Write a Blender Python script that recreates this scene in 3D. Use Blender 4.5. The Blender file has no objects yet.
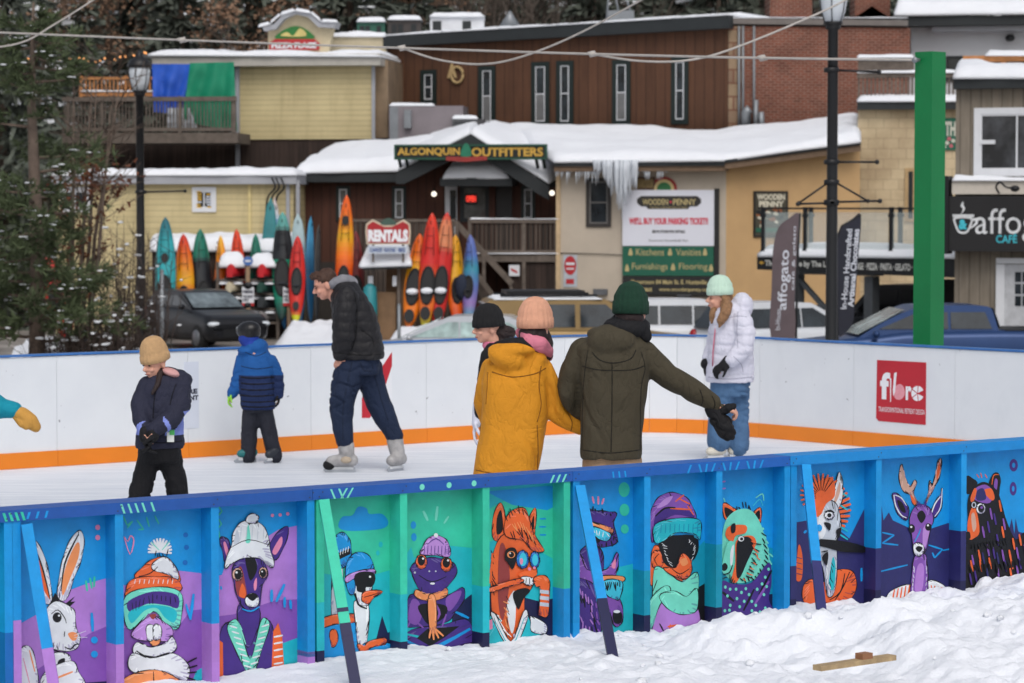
import bpy, bmesh, math, random
from mathutils import Vector, Matrix, noise
from mathutils.geometry import tessellate_polygon
rnd = random.Random(7)
V = Vector
scene = bpy.context.scene
col = scene.collection
# ---------------------------------------------------------------- camera model
FPX = 2800.0; H0 = 2.25; YH = 205.0
TH = math.atan((341.5 - YH) / FPX)
CT, ST = math.cos(TH), math.sin(TH)
EYE = V((0, 0, H0))
def ray(px, py):
    u = (px - 512) / FPX; v = (341.5 - py) / FPX
    return V((u, CT + v * ST, -ST + v * CT))
def at(px, py, Y):
    d = ray(px, py); return EYE + d * (Y / d.y)
def onz(px, py, z=0.0):
    d = ray(px, py); return EYE + d * ((z - H0) / d.z)
def onplane(px, py, p0, n):
    d = ray(px, py); return EYE + d * ((p0 - EYE).dot(n) / d.dot(n))
cam_d = bpy.data.cameras.new('camera'); cam = bpy.data.objects.new('camera', cam_d); col.objects.link(cam)
cam.location = EYE; cam.rotation_euler = (math.pi / 2 - TH, 0, 0)
cam_d.sensor_width = 36; cam_d.lens = FPX / 1024 * 36; cam_d.clip_end = 2000; cam_d.clip_start = 0.1
cam_d.dof.use_dof = True; cam_d.dof.focus_distance = 14.5; cam_d.dof.aperture_fstop = 6.0
scene.camera = cam
# ---------------------------------------------------------------- light
w = bpy.data.worlds.new('World'); scene.world = w; w.use_nodes = True
nt = w.node_tree; bg = nt.nodes['Background']
sky = nt.nodes.new('ShaderNodeTexSky'); sky.sky_type = 'NISHITA'; sky.sun_disc = False
SUN_EL, SUN_AZ = math.radians(52), math.radians(172)
sky.sun_elevation = SUN_EL; sky.sun_rotation = SUN_AZ; sky.dust_density = 4.0; sky.air_density = 1.0; sky.ozone_density = 1.0
hs = nt.nodes.new('ShaderNodeHueSaturation'); hs.inputs['Saturation'].default_value = 0.42
nt.links.new(sky.outputs[0], hs.inputs['Color']); nt.links.new(hs.outputs[0], bg.inputs['Color'])
bg.inputs['Strength'].default_value = 0.125
sd = bpy.data.lights.new('sun', 'SUN'); sd.energy = 0.75; sd.angle = math.radians(35); sd.color = (1.0, 0.97, 0.93)
so = bpy.data.objects.new('sun', sd); col.objects.link(so)
sv = V((math.sin(SUN_AZ) * math.cos(SUN_EL), math.cos(SUN_AZ) * math.cos(SUN_EL), math.sin(SUN_EL)))
so.rotation_euler = sv.to_track_quat('Z', 'Y').to_euler()
scene.view_settings.view_transform = 'Standard'; scene.view_settings.look = 'None'
scene.view_settings.exposure = 0.13; scene.view_settings.gamma = 1.0; scene.view_settings.use_curve_mapping = False
# ---------------------------------------------------------------- colours and materials
def lin(c):
    c /= 255.0
    return c / 12.92 if c <= 0.04045 else ((c + 0.055) / 1.055) ** 2.4
def C3(r, g, b): return (lin(r), lin(g), lin(b), 1.0)
_mats = {}
def _base(name, rough, metal=0.0, spec=0.4):
    m = bpy.data.materials.new(name); m.use_nodes = True
    p = m.node_tree.nodes['Principled BSDF']
    p.inputs['Roughness'].default_value = rough; p.inputs['Metallic'].default_value = metal
    p.inputs['Specular IOR Level'].default_value = spec
    return m, m.node_tree, p
def _noise(nt, scale, detail=4, vec=None, rough=0.6):
    n = nt.nodes.new('ShaderNodeTexNoise'); n.inputs['Scale'].default_value = scale; n.inputs['Detail'].default_value = detail
    n.inputs['Roughness'].default_value = rough
    if vec is None:
        tc = nt.nodes.new('ShaderNodeTexCoord'); vec = tc.outputs['Object']
    nt.links.new(vec, n.inputs['Vector']); return n
def _mix(nt, fac, a, b, mode='MIX'):
    x = nt.nodes.new('ShaderNodeMix'); x.data_type = 'RGBA'; x.blend_type = mode
    if isinstance(fac, (int, float)): x.inputs[0].default_value = fac
    else: nt.links.new(fac, x.inputs[0])
    for i, s in ((6, a), (7, b)):
        if isinstance(s, tuple): x.inputs[i].default_value = s
        else: nt.links.new(s, x.inputs[i])
    return x.outputs[2]
def _ramp(nt, src, lo, hi):
    r = nt.nodes.new('ShaderNodeMapRange'); r.inputs[1].default_value = lo; r.inputs[2].default_value = hi
    nt.links.new(src, r.inputs[0]); return r.outputs[0]
def _bump(nt, p, h, strength, dist=0.02):
    b = nt.nodes.new('ShaderNodeBump'); b.inputs['Strength'].default_value = strength; b.inputs['Distance'].default_value = dist
    nt.links.new(h, b.inputs['Height']); nt.links.new(b.outputs[0], p.inputs['Normal'])
def sc(c, k): return (min(c[0] * k, 1), min(c[1] * k, 1), min(c[2] * k, 1), 1)
def M(name, c=(0.5, 0.5, 0.5, 1), rough=0.6, var=0.18, scale=6.0, bump=0.0, bscale=60.0, metal=0.0, spec=0.4):
    if name in _mats: return _mats[name]
    m, nt, p = _base(name, rough, metal, spec)
    n = _noise(nt, scale)
    nt.links.new(_mix(nt, _ramp(nt, n.outputs[0], .3, .7), sc(c, 1 - var), sc(c, 1 + var * .6)), p.inputs['Base Color'])
    if bump: _bump(nt, p, _noise(nt, bscale).outputs[0], bump)
    _mats[name] = m; return m
def Mcol(name='painted_colours', rough=0.55, var=0.12, scale=14.0, bump=0.1, spec=0.4):
    """uses the colour every face was painted with"""
    if name in _mats: return _mats[name]
    m, nt, p = _base(name, rough, 0, spec)
    a = nt.nodes.new('ShaderNodeAttribute'); a.attribute_name = 'Col'
    n = _noise(nt, scale, 5)
    k = _mix(nt, _ramp(nt, n.outputs[0], .3, .7), (1 - var, 1 - var, 1 - var, 1), (1, 1, 1, 1))
    nt.links.new(_mix(nt, 1.0, a.outputs[0], k, 'MULTIPLY'), p.inputs['Base Color'])
    if bump: _bump(nt, p, _noise(nt, 90).outputs[0], bump, 0.004)
    _mats[name] = m; return m
def Msiding(name, c, period, axis, rough=0.7, groove=0.12, var=0.2, gdark=0.45, grain=1.0):
    """boards: axis 'z' horizontal lap siding, 'x' vertical boards"""
    if name in _mats: return _mats[name]
    m, nt, p = _base(name, rough)
    tc = nt.nodes.new('ShaderNodeTexCoord'); sp = nt.nodes.new('ShaderNodeSeparateXYZ'); nt.links.new(tc.outputs['Object'], sp.inputs[0])
    d = nt.nodes.new('ShaderNodeMath'); d.operation = 'DIVIDE'; d.inputs[1].default_value = period
    nt.links.new(sp.outputs['Z' if axis == 'z' else 'X'], d.inputs[0])
    fr = nt.nodes.new('ShaderNodeMath'); fr.operation = 'FRACT'; nt.links.new(d.outputs[0], fr.inputs[0])
    fl = nt.nodes.new('ShaderNodeMath'); fl.operation = 'FLOOR'; nt.links.new(d.outputs[0], fl.inputs[0])
    wn = nt.nodes.new('ShaderNodeTexWhiteNoise'); wn.noise_dimensions = '1D'; nt.links.new(fl.outputs[0], wn.inputs['W'])
    mp = nt.nodes.new('ShaderNodeMapping'); mp.inputs['Scale'].default_value = (1, 1, 9) if axis == 'z' else (9, 9, 1)
    nt.links.new(tc.outputs['Object'], mp.inputs[0])
    n = _noise(nt, 1.2, 6, mp.outputs[0]); n2 = _noise(nt, 0.6, 5)
    base = _mix(nt, _ramp(nt, n.outputs[0], .3, .72), sc(c, 1 - var * grain), sc(c, 1 + var * .6 * grain))
    base = _mix(nt, wn.outputs[0], base, _mix(nt, 1.0, base, (1 - var, 1 - var, 1 - var, 1), 'MULTIPLY'))
    base = _mix(nt, _ramp(nt, n2.outputs[0], .35, .75), base, _mix(nt, 1.0, base, (.78, .76, .74, 1), 'MULTIPLY'))
    ms_ = nt.nodes.new('ShaderNodeMapping'); ms_.inputs['Scale'].default_value = (3.2, 3.2, .3); nt.links.new(tc.outputs['Object'], ms_.inputs[0]); n4 = _noise(nt, 1.0, 6, ms_.outputs[0], .65)
    base = _mix(nt, _ramp(nt, n4.outputs[0], .52, .8), base, _mix(nt, 1.0, base, (.72, .70, .68, 1), 'MULTIPLY')); base = _mix(nt, _ramp(nt, n4.outputs[0], .42, .2), base, _mix(nt, .5, base, (1.16, 1.14, 1.12, 1), 'MULTIPLY'))
    g = nt.nodes.new('ShaderNodeMath'); g.operation = 'LESS_THAN'; g.inputs[1].default_value = groove; nt.links.new(fr.outputs[0], g.inputs[0])
    nt.links.new(_mix(nt, g.outputs[0], base, _mix(nt, 1.0, base, (gdark, gdark, gdark, 1), 'MULTIPLY')), p.inputs['Base Color'])
    _bump(nt, p, fr.outputs[0] if axis == 'z' else g.outputs[0], 0.5, 0.012 if axis == 'z' else -0.012)
    _mats[name] = m; return m
def Mbrick(name, c1, c2, mortar, bw, bh, ms=0.012):
    if name in _mats: return _mats[name]
    m, nt, p = _base(name, 0.85)
    tc = nt.nodes.new('ShaderNodeTexCoord'); sp = nt.nodes.new('ShaderNodeSeparateXYZ'); nt.links.new(tc.outputs['Object'], sp.inputs[0])
    cb = nt.nodes.new('ShaderNodeCombineXYZ'); nt.links.new(sp.outputs['X'], cb.inputs[0]); nt.links.new(sp.outputs['Z'], cb.inputs[1])
    b = nt.nodes.new('ShaderNodeTexBrick'); nt.links.new(cb.outputs[0], b.inputs['Vector'])
    b.inputs['Scale'].default_value = 1.0; b.inputs['Brick Width'].default_value = bw; b.inputs['Row Height'].default_value = bh
    b.inputs['Mortar Size'].default_value = ms; b.inputs['Color1'].default_value = c1; b.inputs['Color2'].default_value = c2; b.inputs['Mortar'].default_value = mortar
    n = _noise(nt, 0.9, 6)
    nt.links.new(_mix(nt, _ramp(nt, n.outputs[0], .35, .7), b.outputs[0], _mix(nt, 1.0, b.outputs[0], (.66, .62, .6, 1), 'MULTIPLY')), p.inputs['Base Color'])
    _bump(nt, p, b.outputs['Fac'], 0.4, -0.01)
    _mats[name] = m; return m
def Msnow(name='snow', dirt=0.0, c=(0.80, 0.82, 0.86, 1), bs=1.0):
    if name in _mats: return _mats[name]
    m, nt, p = _base(name, 0.75, 0, 0.25)
    n = _noise(nt, 2.2, 7); n2 = _noise(nt, 38, 5)
    basec = _mix(nt, _ramp(nt, n.outputs[0], .3, .7), c, sc(c, 0.955))
    if dirt:
        n3 = _noise(nt, 0.9, 8, None, 0.7)
        basec = _mix(nt, _ramp(nt, n3.outputs[0], .62 - dirt * .25, .75), basec, (.33, .29, .25, 1))
    nt.links.new(basec, p.inputs['Base Color'])
    p.inputs['Subsurface Weight'].default_value = 0.0
    mx = nt.nodes.new('ShaderNodeMath'); mx.operation = 'MULTIPLY_ADD'; mx.inputs[1].default_value = 2.0
    nt.links.new(n.outputs[0], mx.inputs[0]); nt.links.new(n2.outputs[0], mx.inputs[2])
    _bump(nt, p, mx.outputs[0], 0.55 * bs, 0.03)
    _mats[name] = m; return m
def Mglass(name, c=(0.02, 0.025, 0.03, 1), rough=0.06):
    if name in _mats: return _mats[name]
    m, nt, p = _base(name, rough, 0, 0.7)
    n = _noise(nt, 1.8, 3)
    nt.links.new(_mix(nt, _ramp(nt, n.outputs[0], .35, .7), sc(c, .5), sc(c, 1.8)), p.inputs['Base Color'])
    _mats[name] = m; return m
def Mclear(name, tint=(.9, .95, .95, 1), alpha=0.25):
    if name in _mats: return _mats[name]
    m, nt, p = _base(name, 0.05, 0, 0.5)
    p.inputs['Base Color'].default_value = tint; p.inputs['Alpha'].default_value = alpha
    _mats[name] = m; return m
def Memit(name, c, strength):
    if name in _mats: return _mats[name]
    m, nt, p = _base(name, 0.4)
    p.inputs['Base Color'].default_value = c; p.inputs['Emission Color'].default_value = c; p.inputs['Emission Strength'].default_value = strength
    _mats[name] = m; return m
# ---------------------------------------------------------------- objects
def tag(o, label=None, cat=None, group=None, kind=None):
    if label: o['label'] = label
    if cat: o['category'] = cat
    if group: o['group'] = group
    if kind: o['kind'] = kind
    return o
def thing(name, label, cat, loc, group=None, rz=0):
    o = bpy.data.objects.new(name, None); col.objects.link(o); o.empty_display_size = 0.2
    o.location = loc; o.rotation_euler = (0, 0, rz)
    return tag(o, label, cat, group)
def wloc(o):
    l = V((0, 0, 0))
    while o is not None:
        l += V(o.location); o = o.parent
    return l
def copy_tree(o, parent=None):
    c = o.copy(); col.objects.link(c)
    if parent is not None: c.parent = parent
    for ch in list(o.children): copy_tree(ch, c)
    return c
class MB:
    def __init__(s): s.v = []; s.f = []; s.m = []; s.c = []; s.sm = []; s.hascol = False
    def add(s, vs, fs, mi=0, col=None, smooth=False):
        k = len(s.v); s.v.extend([V(x) for x in vs])
        for f in fs:
            s.f.append([i + k for i in f]); s.m.append(mi); s.c.append(col); s.sm.append(smooth)
        if col is not None: s.hascol = True
        return s
    def obox(s, o, ex, ey, ez, mi=0, col=None):
        o, ex, ey, ez = V(o), V(ex), V(ey), V(ez)
        if ex.cross(ey).dot(ez) < 0: ex, ey = ey, ex
        vs = [o, o + ex, o + ex + ey, o + ey, o + ez, o + ex + ez, o + ex + ey + ez, o + ey + ez]
        return s.add(vs, [(3, 2, 1, 0), (4, 5, 6, 7), (0, 1, 5, 4), (1, 2, 6, 5), (2, 3, 7, 6), (3, 0, 4, 7)], mi, col)
    def box(s, a, b, mi=0, col=None):
        a, b = V(a), V(b); d = b - a
        return s.obox(a, (d.x, 0, 0), (0, d.y, 0), (0, 0, d.z), mi, col)
    def bar(s, a, b, w, h, up=(0, 0, 1), mi=0, col=None):
        a, b = V(a), V(b); t = (b - a).normalized(); sd = t.cross(V(up))
        if sd.length < 1e-4: sd = t.cross(V((0, 1, 0)))
        sd.normalize(); u = sd.cross(t).normalized()
        return s.obox(a - sd * w / 2 - u * h / 2, b - a, sd * w, u * h, mi, col)
    def rings(s, rings, mi=0, col=None, caps=True, smooth=True, cols=None):
        n = len(rings[0]); vs = [p for r in rings for p in r]; k = len(s.v); s.v.extend([V(x) for x in vs])
        for i in range(len(rings) - 1):
            for j in range(n):
                a, b = i * n + j, i * n + (j + 1) % n
                s.f.append([k + a, k + b, k + b + n, k + a + n]); s.m.append(mi); s.c.append(cols[i] if cols else col); s.sm.append(smooth)
        if caps:
            s.f.append([k + j for j in range(n)][::-1]); s.f.append([k + (len(rings) - 1) * n + j for j in range(n)])
            s.m += [mi, mi]; s.c += [cols[0] if cols else col, cols[-1] if cols else col]; s.sm += [False, False]
        if col is not None or cols: s.hascol = True
        return s
    def tube(s, pts, r, n=8, mi=0, col=None, caps=True, flat=1.0):
        pts = [V(p) for p in pts]; rr = r if isinstance(r, (list, tuple)) else [r] * len(pts)
        rings = []; prev = None
        for i, p in enumerate(pts):
            t = (pts[min(i + 1, len(pts) - 1)] - pts[max(i - 1, 0)]).normalized()
            if prev is None:
                a = V((0, 0, 1)) if abs(t.z) < .9 else V((1, 0, 0))
            else: a = prev
            x = (a - t * a.dot(t)); x = x.normalized() if x.length > 1e-5 else t.orthogonal().normalized(); prev = x; y = t.cross(x)
            rings.append([p + (x * math.cos(2 * math.pi * j / n) + y * math.sin(2 * math.pi * j / n) * flat) * rr[i] for j in range(n)])
        return s.rings(rings, mi, col, caps)
    def lathe(s, base, prof, n=20, mi=0, col=None, axis=(0, 0, 1)):
        ax = V(axis).normalized(); x = ax.orthogonal().normalized(); y = ax.cross(x); base = V(base)
        return s.rings([[base + ax * z + (x * math.cos(2 * math.pi * j / n) + y * math.sin(2 * math.pi * j / n)) * max(r, 1e-4) for j in range(n)] for r, z in prof], mi, col)
    def ell(s, c, r, mi=0, col=None, rot=None, n=16, k=10):
        R = rot or Matrix.Identity(3); r = (r, r, r) if isinstance(r, (int, float)) else r
        rg = []
        for i in range(k + 1):
            a = -math.pi / 2 + math.pi * (i + (0.02 if i == 0 else -0.02 if i == k else 0)) / k
            rg.append([V(c) + R @ V((math.cos(a) * math.cos(2 * math.pi * j / n) * r[0], math.cos(a) * math.sin(2 * math.pi * j / n) * r[1], math.sin(a) * r[2])) for j in range(n)])
        return s.rings(rg, mi, col)
    def prism(s, pts, ext, mi=0, col=None, smooth=False):
        pts = [V(p) for p in pts]; ext = V(ext); n = len(pts)
        nrm = V((0, 0, 0))
        for i in range(n):
            nrm += (pts[i] - pts[0]).cross(pts[(i + 1) % n] - pts[0])
        if nrm.dot(ext) < 0: pts = pts[::-1]
        tr = tessellate_polygon([pts]); k = []
        back = [(c, b, a) for a, b, c in tr]; fr = [(a + n, b + n, c + n) for a, b, c in tr]
        # orientation of tessellation may vary
        a, b, c = tr[0] if tr else (0, 1, 2)
        if tr and (pts[b] - pts[a]).cross(pts[c] - pts[a]).dot(ext) < 0:
            back = [(a, b, c) for a, b, c in tr]; fr = [(c + n, b + n, a + n) for a, b, c in tr]
        s.add(pts + [p + ext for p in pts], back + fr + [(i, (i + 1) % n, (i + 1) % n + n, i + n) for i in range(n)], mi, col, smooth)
        return s
    def flat(s, pts, mi=0, col=None, nrm=None):
        pts = [V(p) for p in pts]; tr = tessellate_polygon([pts]); out = []
        for a, b, c in tr:
            if nrm is not None and (pts[b] - pts[a]).cross(pts[c] - pts[a]).dot(nrm) < 0: a, c = c, a
            out.append((a, b, c))
        return s.add(pts, out, mi, col)
    def build(s, name, mats, parent=None, local=False, origin=None):
        if not isinstance(mats, (list, tuple)): mats = [mats]
        off = V((0, 0, 0))
        if parent is not None:
            if not local: off = wloc(parent)
        elif not local:
            if origin is None:
                xs = [p.x for p in s.v]; ys = [p.y for p in s.v]; zs = [p.z for p in s.v]
                origin = V(((min(xs) + max(xs)) / 2, (min(ys) + max(ys)) / 2, min(zs)))
            off = V(origin)
        me = bpy.data.meshes.new(name); me.from_pydata([p - off for p in s.v], [], s.f)
        for mt in mats: me.materials.append(mt)
        me.polygons.foreach_set('material_index', s.m); me.polygons.foreach_set('use_smooth', s.sm)
        if s.hascol:
            at_ = me.color_attributes.new('Col', 'FLOAT_COLOR', 'CORNER'); buf = []
            for f, c in zip(s.f, s.c): buf.extend(list(c or (.5, .5, .5, 1)) * len(f))
            at_.data.foreach_set('color', buf)
        me.update()
        o = bpy.data.objects.new(name, me); col.objects.link(o)
        if parent is not None: o.parent = parent
        else: o.location = off
        return o
_txt = {}
def text_geo(body, bold=0.0):
    """flat outline mesh of a line of lettering, normalised to its own box"""
    key = (body, bold)
    if key in _txt: return _txt[key]
    cu = bpy.data.curves.new('lettering', 'FONT'); cu.body = body; cu.size = 1; cu.offset = bold; cu.resolution_u = 3; cu.space_line = .9
    o = bpy.data.objects.new('lettering', cu); col.objects.link(o)
    dg = bpy.context.evaluated_depsgraph_get(); dg.update()
    me = bpy.data.meshes.new_from_object(o.evaluated_get(dg))
    vs = [V(v.co) for v in me.vertices]; fs = [list(p.vertices) for p in me.polygons]
    bpy.data.objects.remove(o); bpy.data.meshes.remove(me)
    x0 = min(v.x for v in vs); x1 = max(v.x for v in vs); y0 = min(v.y for v in vs); y1 = max(v.y for v in vs)
    r = ([((v.x - x0) / (x1 - x0), (v.y - y0) / (y1 - y0)) for v in vs], fs); _txt[key] = r; return r
def add_text(mb, body, o, ex, ey, mi=0, col=None, bold=0.0):
    vs, fs = text_geo(body, bold); o, ex, ey = V(o), V(ex), V(ey)
    mb.add([o + ex * a + ey * b for a, b in vs], fs, mi, col)
class Fac:
    """a vertical plane in the place, with horizontal axis u, height z and outward normal n"""
    def __init__(s, pl, yl, pr, yr, ground=-1.5):
        A = at(pl, YH, yl); B = at(pr, YH, yr); s.o = V((A.x, A.y, 0)); d = V((B.x - A.x, B.y - A.y, 0)); s.len = d.length
        s.u = d.normalized(); s.n = V((s.u.y, -s.u.x, 0)); s.g = ground
    def uz(s, px, py, out=0.0):
        p = onplane(px, py, s.o + s.n * out, s.n); return (p - s.o).dot(s.u), p.z
    def P(s, u, z, out=0.0): return s.o + s.u * u + V((0, 0, z)) + s.n * out
    def at(s, px, py, out=0.0): return onplane(px, py, s.o + s.n * out, s.n)
    def box(s, mb, x0, y0, x1, y1, o0, o1, mi=0, col=None, ground=False):
        u0, z1 = s.uz(x0, y0, o1); u1, z0 = s.uz(x1, y1, o1)
        if ground: z0 = s.g
        return mb.obox(s.P(u0, z0, o0), s.u * (u1 - u0), s.n * (o1 - o0), V((0, 0, z1 - z0)), mi, col)
    def ring(s, mb, x0, y0, x1, y1, w, o0, o1, mi=0, col=None):
        u0, z1 = s.uz(x0, y0, o1); u1, z0 = s.uz(x1, y1, o1); d = s.n * (o1 - o0)
        mb.obox(s.P(u0, z0, o0), s.u * w, d, V((0, 0, z1 - z0)), mi, col); mb.obox(s.P(u1 - w, z0, o0), s.u * w, d, V((0, 0, z1 - z0)), mi, col)
        mb.obox(s.P(u0 + w, z0, o0), s.u * (u1 - u0 - 2 * w), d, V((0, 0, w)), mi, col); mb.obox(s.P(u0 + w, z1 - w, o0), s.u * (u1 - u0 - 2 * w), d, V((0, 0, w)), mi, col)
    def poly(s, mb, pts, o0, o1, mi=0, col=None):
        return mb.prism([s.at(x, y, o1) - s.n * (o1 - o0) for x, y in pts], s.n * (o1 - o0), mi, col)
    def text(s, mb, body, x0, y0, x1, y1, out, mi=0, col=None, bold=0.0):
        a = s.at(x0, y1, out); b = s.at(x1, y1, out); c = s.at(x0, y0, out)
        add_text(mb, body, a, s.u * (b - a).dot(s.u), V((0, 0, c.z - a.z)), mi, col, bold)
def smooth_closed(pts, k=4):
    n = len(pts); out = []
    for i in range(n):
        p0, p1, p2, p3 = pts[i - 1], pts[i], pts[(i + 1) % n], pts[(i + 2) % n]
        for j in range(k):
            t = j / k; out.append(tuple(0.5 * (2 * p1[q] + (p2[q] - p0[q]) * t + (2 * p0[q] - 5 * p1[q] + 4 * p2[q] - p3[q]) * t * t + (3 * p1[q] - p0[q] - 3 * p2[q] + p3[q]) * t ** 3) for q in range(len(p1))))
    return out
def smooth_open(pts, k=4):
    out = []
    n = len(pts)
    for i in range(n - 1):
        p0, p1, p2, p3 = pts[max(i - 1, 0)], pts[i], pts[i + 1], pts[min(i + 2, n - 1)]
        for j in range(k):
            t = j / k; out.append(tuple(0.5 * (2 * p1[q] + (p2[q] - p0[q]) * t + (2 * p0[q] - 5 * p1[q] + 4 * p2[q] - p3[q]) * t * t + (3 * p1[q] - p0[q] - 3 * p2[q] + p3[q]) * t ** 3) for q in range(len(p1))))
    out.append(tuple(pts[-1])); return out
def snow_slab(name, c, thick, parent=None, nu=28, nv=10, lump=0.06, mat=None, seed=0.0, edge=0.14, build=True, mb=None):
    """a lumpy snow blanket over the quad front-left, front-right, back-right, back-left"""
    fl, fr, br, bl = [V(x) for x in c]; own = mb is None
    mb = mb or MB(); top = []; bot = []
    for j in range(nv + 1):
        b = j / nv
        for i in range(nu + 1):
            a = i / nu; p = (fl * (1 - a) + fr * a) * (1 - b) + (bl * (1 - a) + br * a) * b
            e = min(a, 1 - a, b, 1 - b); L = min((fr - fl).length * min(a, 1 - a), (bl - fl).length * min(b, 1 - b))
            k = math.sqrt(max(0.0, 1 - max(0, 1 - L / edge) ** 2)) if edge > 0 else 1
            h = thick * (0.25 + 0.75 * k) + lump * noise.noise(p * 0.9 + V((seed, 0, 0))) * k + lump * .4 * noise.noise(p * 3.1 + V((seed, 5, 0))) * k
            wob = V((0, 0, 0))
            if j == 0: wob = (fl - bl).normalized() * (0.05 * noise.noise(p * 1.7 + V((seed, 9, 2))))
            top.append(p + V((0, 0, max(h, .02))) + wob); bot.append(p + wob)
    n = len(top); W = nu + 1; fs = []
    for j in range(nv):
        for i in range(nu):
            q = j * W + i; fs.append((q, q + 1, q + W + 1, q + W)); fs.append((n + q + W, n + q + W + 1, n + q + 1, n + q))
    for i in range(nu): fs.append((n + i, n + i + 1, i + 1, i)); q = nv * W + i; fs.append((q, q + 1, n + q + 1, n + q))
    for j in range(nv): q = j * W; fs.append((q, q + W, n + q + W, n + q)); q = j * W + nu; fs.append((n + q, n + q + W, q + W, q))
    k0 = len(mb.v); mb.add(top + bot, fs, 0, None, True)
    if own and build: return mb.build(name, mat or Msnow(), parent)
    return mb
SNOW = Msnow()
G = -1.5
# ================================================================ the rink
def fac2(A, B, g=0.0):
    f = Fac.__new__(Fac); f.o = V((A.x, A.y, 0)); d = V((B.x - A.x, B.y - A.y, 0)); f.len = d.length; f.u = d.normalized(); f.n = V((f.u.y, -f.u.x, 0)); f.g = g; return f
RT = 1.0
WA, WB = onz(0, 511, RT), onz(1024, 440, RT)
NW = fac2(WA, WB)
PAL = dict(B=(14, 150, 222), b=(18, 108, 190), U=(178, 126, 208), L=(190, 142, 216), D=(70, 44, 132), T=(28, 184, 198), t=(8, 150, 180), M=(116, 220, 196), G=(52, 198, 165), N=(26, 28, 72),
           n=(44, 44, 104), O=(238, 104, 48), o=(242, 150, 92), W=(228, 232, 236), g=(196, 204, 214), K=(10, 10, 16), P=(232, 140, 176), C=(62, 196, 222), q=(134, 84, 176), r=(150, 62, 60), R=(96, 24, 60), y=(200, 205, 225), s=(214, 170, 150))
PAL = {k: C3(*v) for k, v in PAL.items()}
# every panel: crop origin x, y, scale, then background bands and shapes.  F fill, O fill with a dark contour, S stroke, E ellipse
def F(c, *p): return ('F', c, p, 0)
def O(c, *p): return ('F', c, p, 5)
def Q(c, *p): return ('Q', c, p, 0)          # straight-edged fill
def S(c, wd, *p): return ('S', c, p, wd)
def E(c, x, y, rx, ry=None, rot=0, ol=0):
    ry = ry or rx; a = math.radians(rot)
    return ('F', c, [(x + rx * math.cos(t) * math.cos(a) - ry * math.sin(t) * math.sin(a), y + rx * math.cos(t) * math.sin(a) + ry * math.sin(t) * math.cos(a)) for t in [i * math.pi / 5 for i in range(10)]], ol)
def Bg(c, *p): return ('Q', c, tuple(p) + ((480, 760), (-60, 760)), 0)
def spray(c, wd, *segs): return [S(c, wd, (a, b), (x, y)) for a, b, x, y in segs]
def fur(c, wd, pts, dx, dy, seed=1, jit=6):
    r = random.Random(seed); return [S(c, wd, (x, y), (x + dx * r.uniform(.6, 1.2) + r.uniform(-jit, jit), y + dy * r.uniform(.6, 1.2) + r.uniform(-jit, jit))) for x, y in pts]
def along(p, n):
    out = []; L = len(p) - 1
    for i in range(n):
        t = i / max(n - 1, 1) * L; k = min(int(t), L - 1); f = t - k
        out.append((p[k][0] * (1 - f) + p[k + 1][0] * f, p[k][1] * (1 - f) + p[k + 1][1] * f))
    return out
MUR = []
# rabbit
MUR.append(('white long-eared rabbit on blue and purple', 0, 500, 3.732, 'B', [
    Bg('U', (-60, 390), (60, 470), (150, 420), (250, 340), (330, 310), (480, 270)), Bg('q', (250, 560), (330, 500), (400, 470), (480, 480)), Bg('N', (-60, 560), (30, 580), (60, 683), (300, 683), (480, 670)),
    *spray('G', 9, (20, 190, 60, 170), (25, 250, 75, 230), (25, 290, 70, 275), (320, 300, 325, 340), (335, 290, 342, 330), (352, 285, 350, 325)), E('P', 364, 102, 9, 10), E('P', 364, 140, 9, 10),
    O('W', (108, 150), (130, 150), (160, 200), (180, 270), (192, 370), (170, 385), (150, 330), (128, 230)), F('O', (118, 172), (135, 200), (158, 260), (180, 340), (186, 372), (160, 330), (138, 250)), S('K', 6, (122, 160), (150, 230), (170, 300), (186, 370)),
    O('W', (215, 360), (222, 280), (240, 200), (268, 140), (298, 115), (312, 150), (302, 220), (275, 290), (245, 370)), F('o', (230, 345), (236, 280), (258, 210), (285, 160), (297, 170), (290, 220), (262, 290), (238, 350)), S('K', 7, (226, 340), (240, 240), (270, 170), (292, 128)),
    Q('K', (185, 385), (205, 345), (220, 370), (215, 390)), Q('K', (245, 385), (280, 358), (262, 380), (280, 378), (255, 402)),
    O('W', (178, 400), (210, 378), (255, 395), (278, 420), (280, 470), (296, 510), (290, 545), (262, 562), (225, 560), (190, 548), (172, 500), (166, 440)),
    E('K', 212, 438, 17, 19), E('W', 219, 431, 4), S('K', 4, (190, 425), (215, 410), (240, 440), (246, 460)), F('o', (252, 500), (270, 492), (288, 500), (283, 520), (268, 524)), S('K', 4, (240, 490), (238, 510)), S('K', 6, (240, 548), (262, 556), (278, 540), (292, 538)), S('W', 2, (275, 505), (320, 488)), S('W', 2, (275, 512), (325, 512)),
    S('K', 5, (182, 550), (200, 560), (240, 570)), O('W', (195, 575), (235, 570), (262, 590), (250, 630), (210, 640), (190, 610)), F('K', (215, 600), (240, 590), (235, 620), (215, 628)),
    O('W', (170, 640), (262, 600), (290, 640), (310, 700), (160, 700)), S('o', 8, (200, 668), (270, 640)), O('W', (72, 570), (105, 545), (130, 600), (135, 700), (60, 700)), S('P', 4, (85, 590), (110, 690)), S('o', 6, (108, 560), (128, 640)),
    S('B', 13, (340, 420), (344, 490)), E('B', 350, 522, 13), E('B', 350, 575, 13)]))
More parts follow.
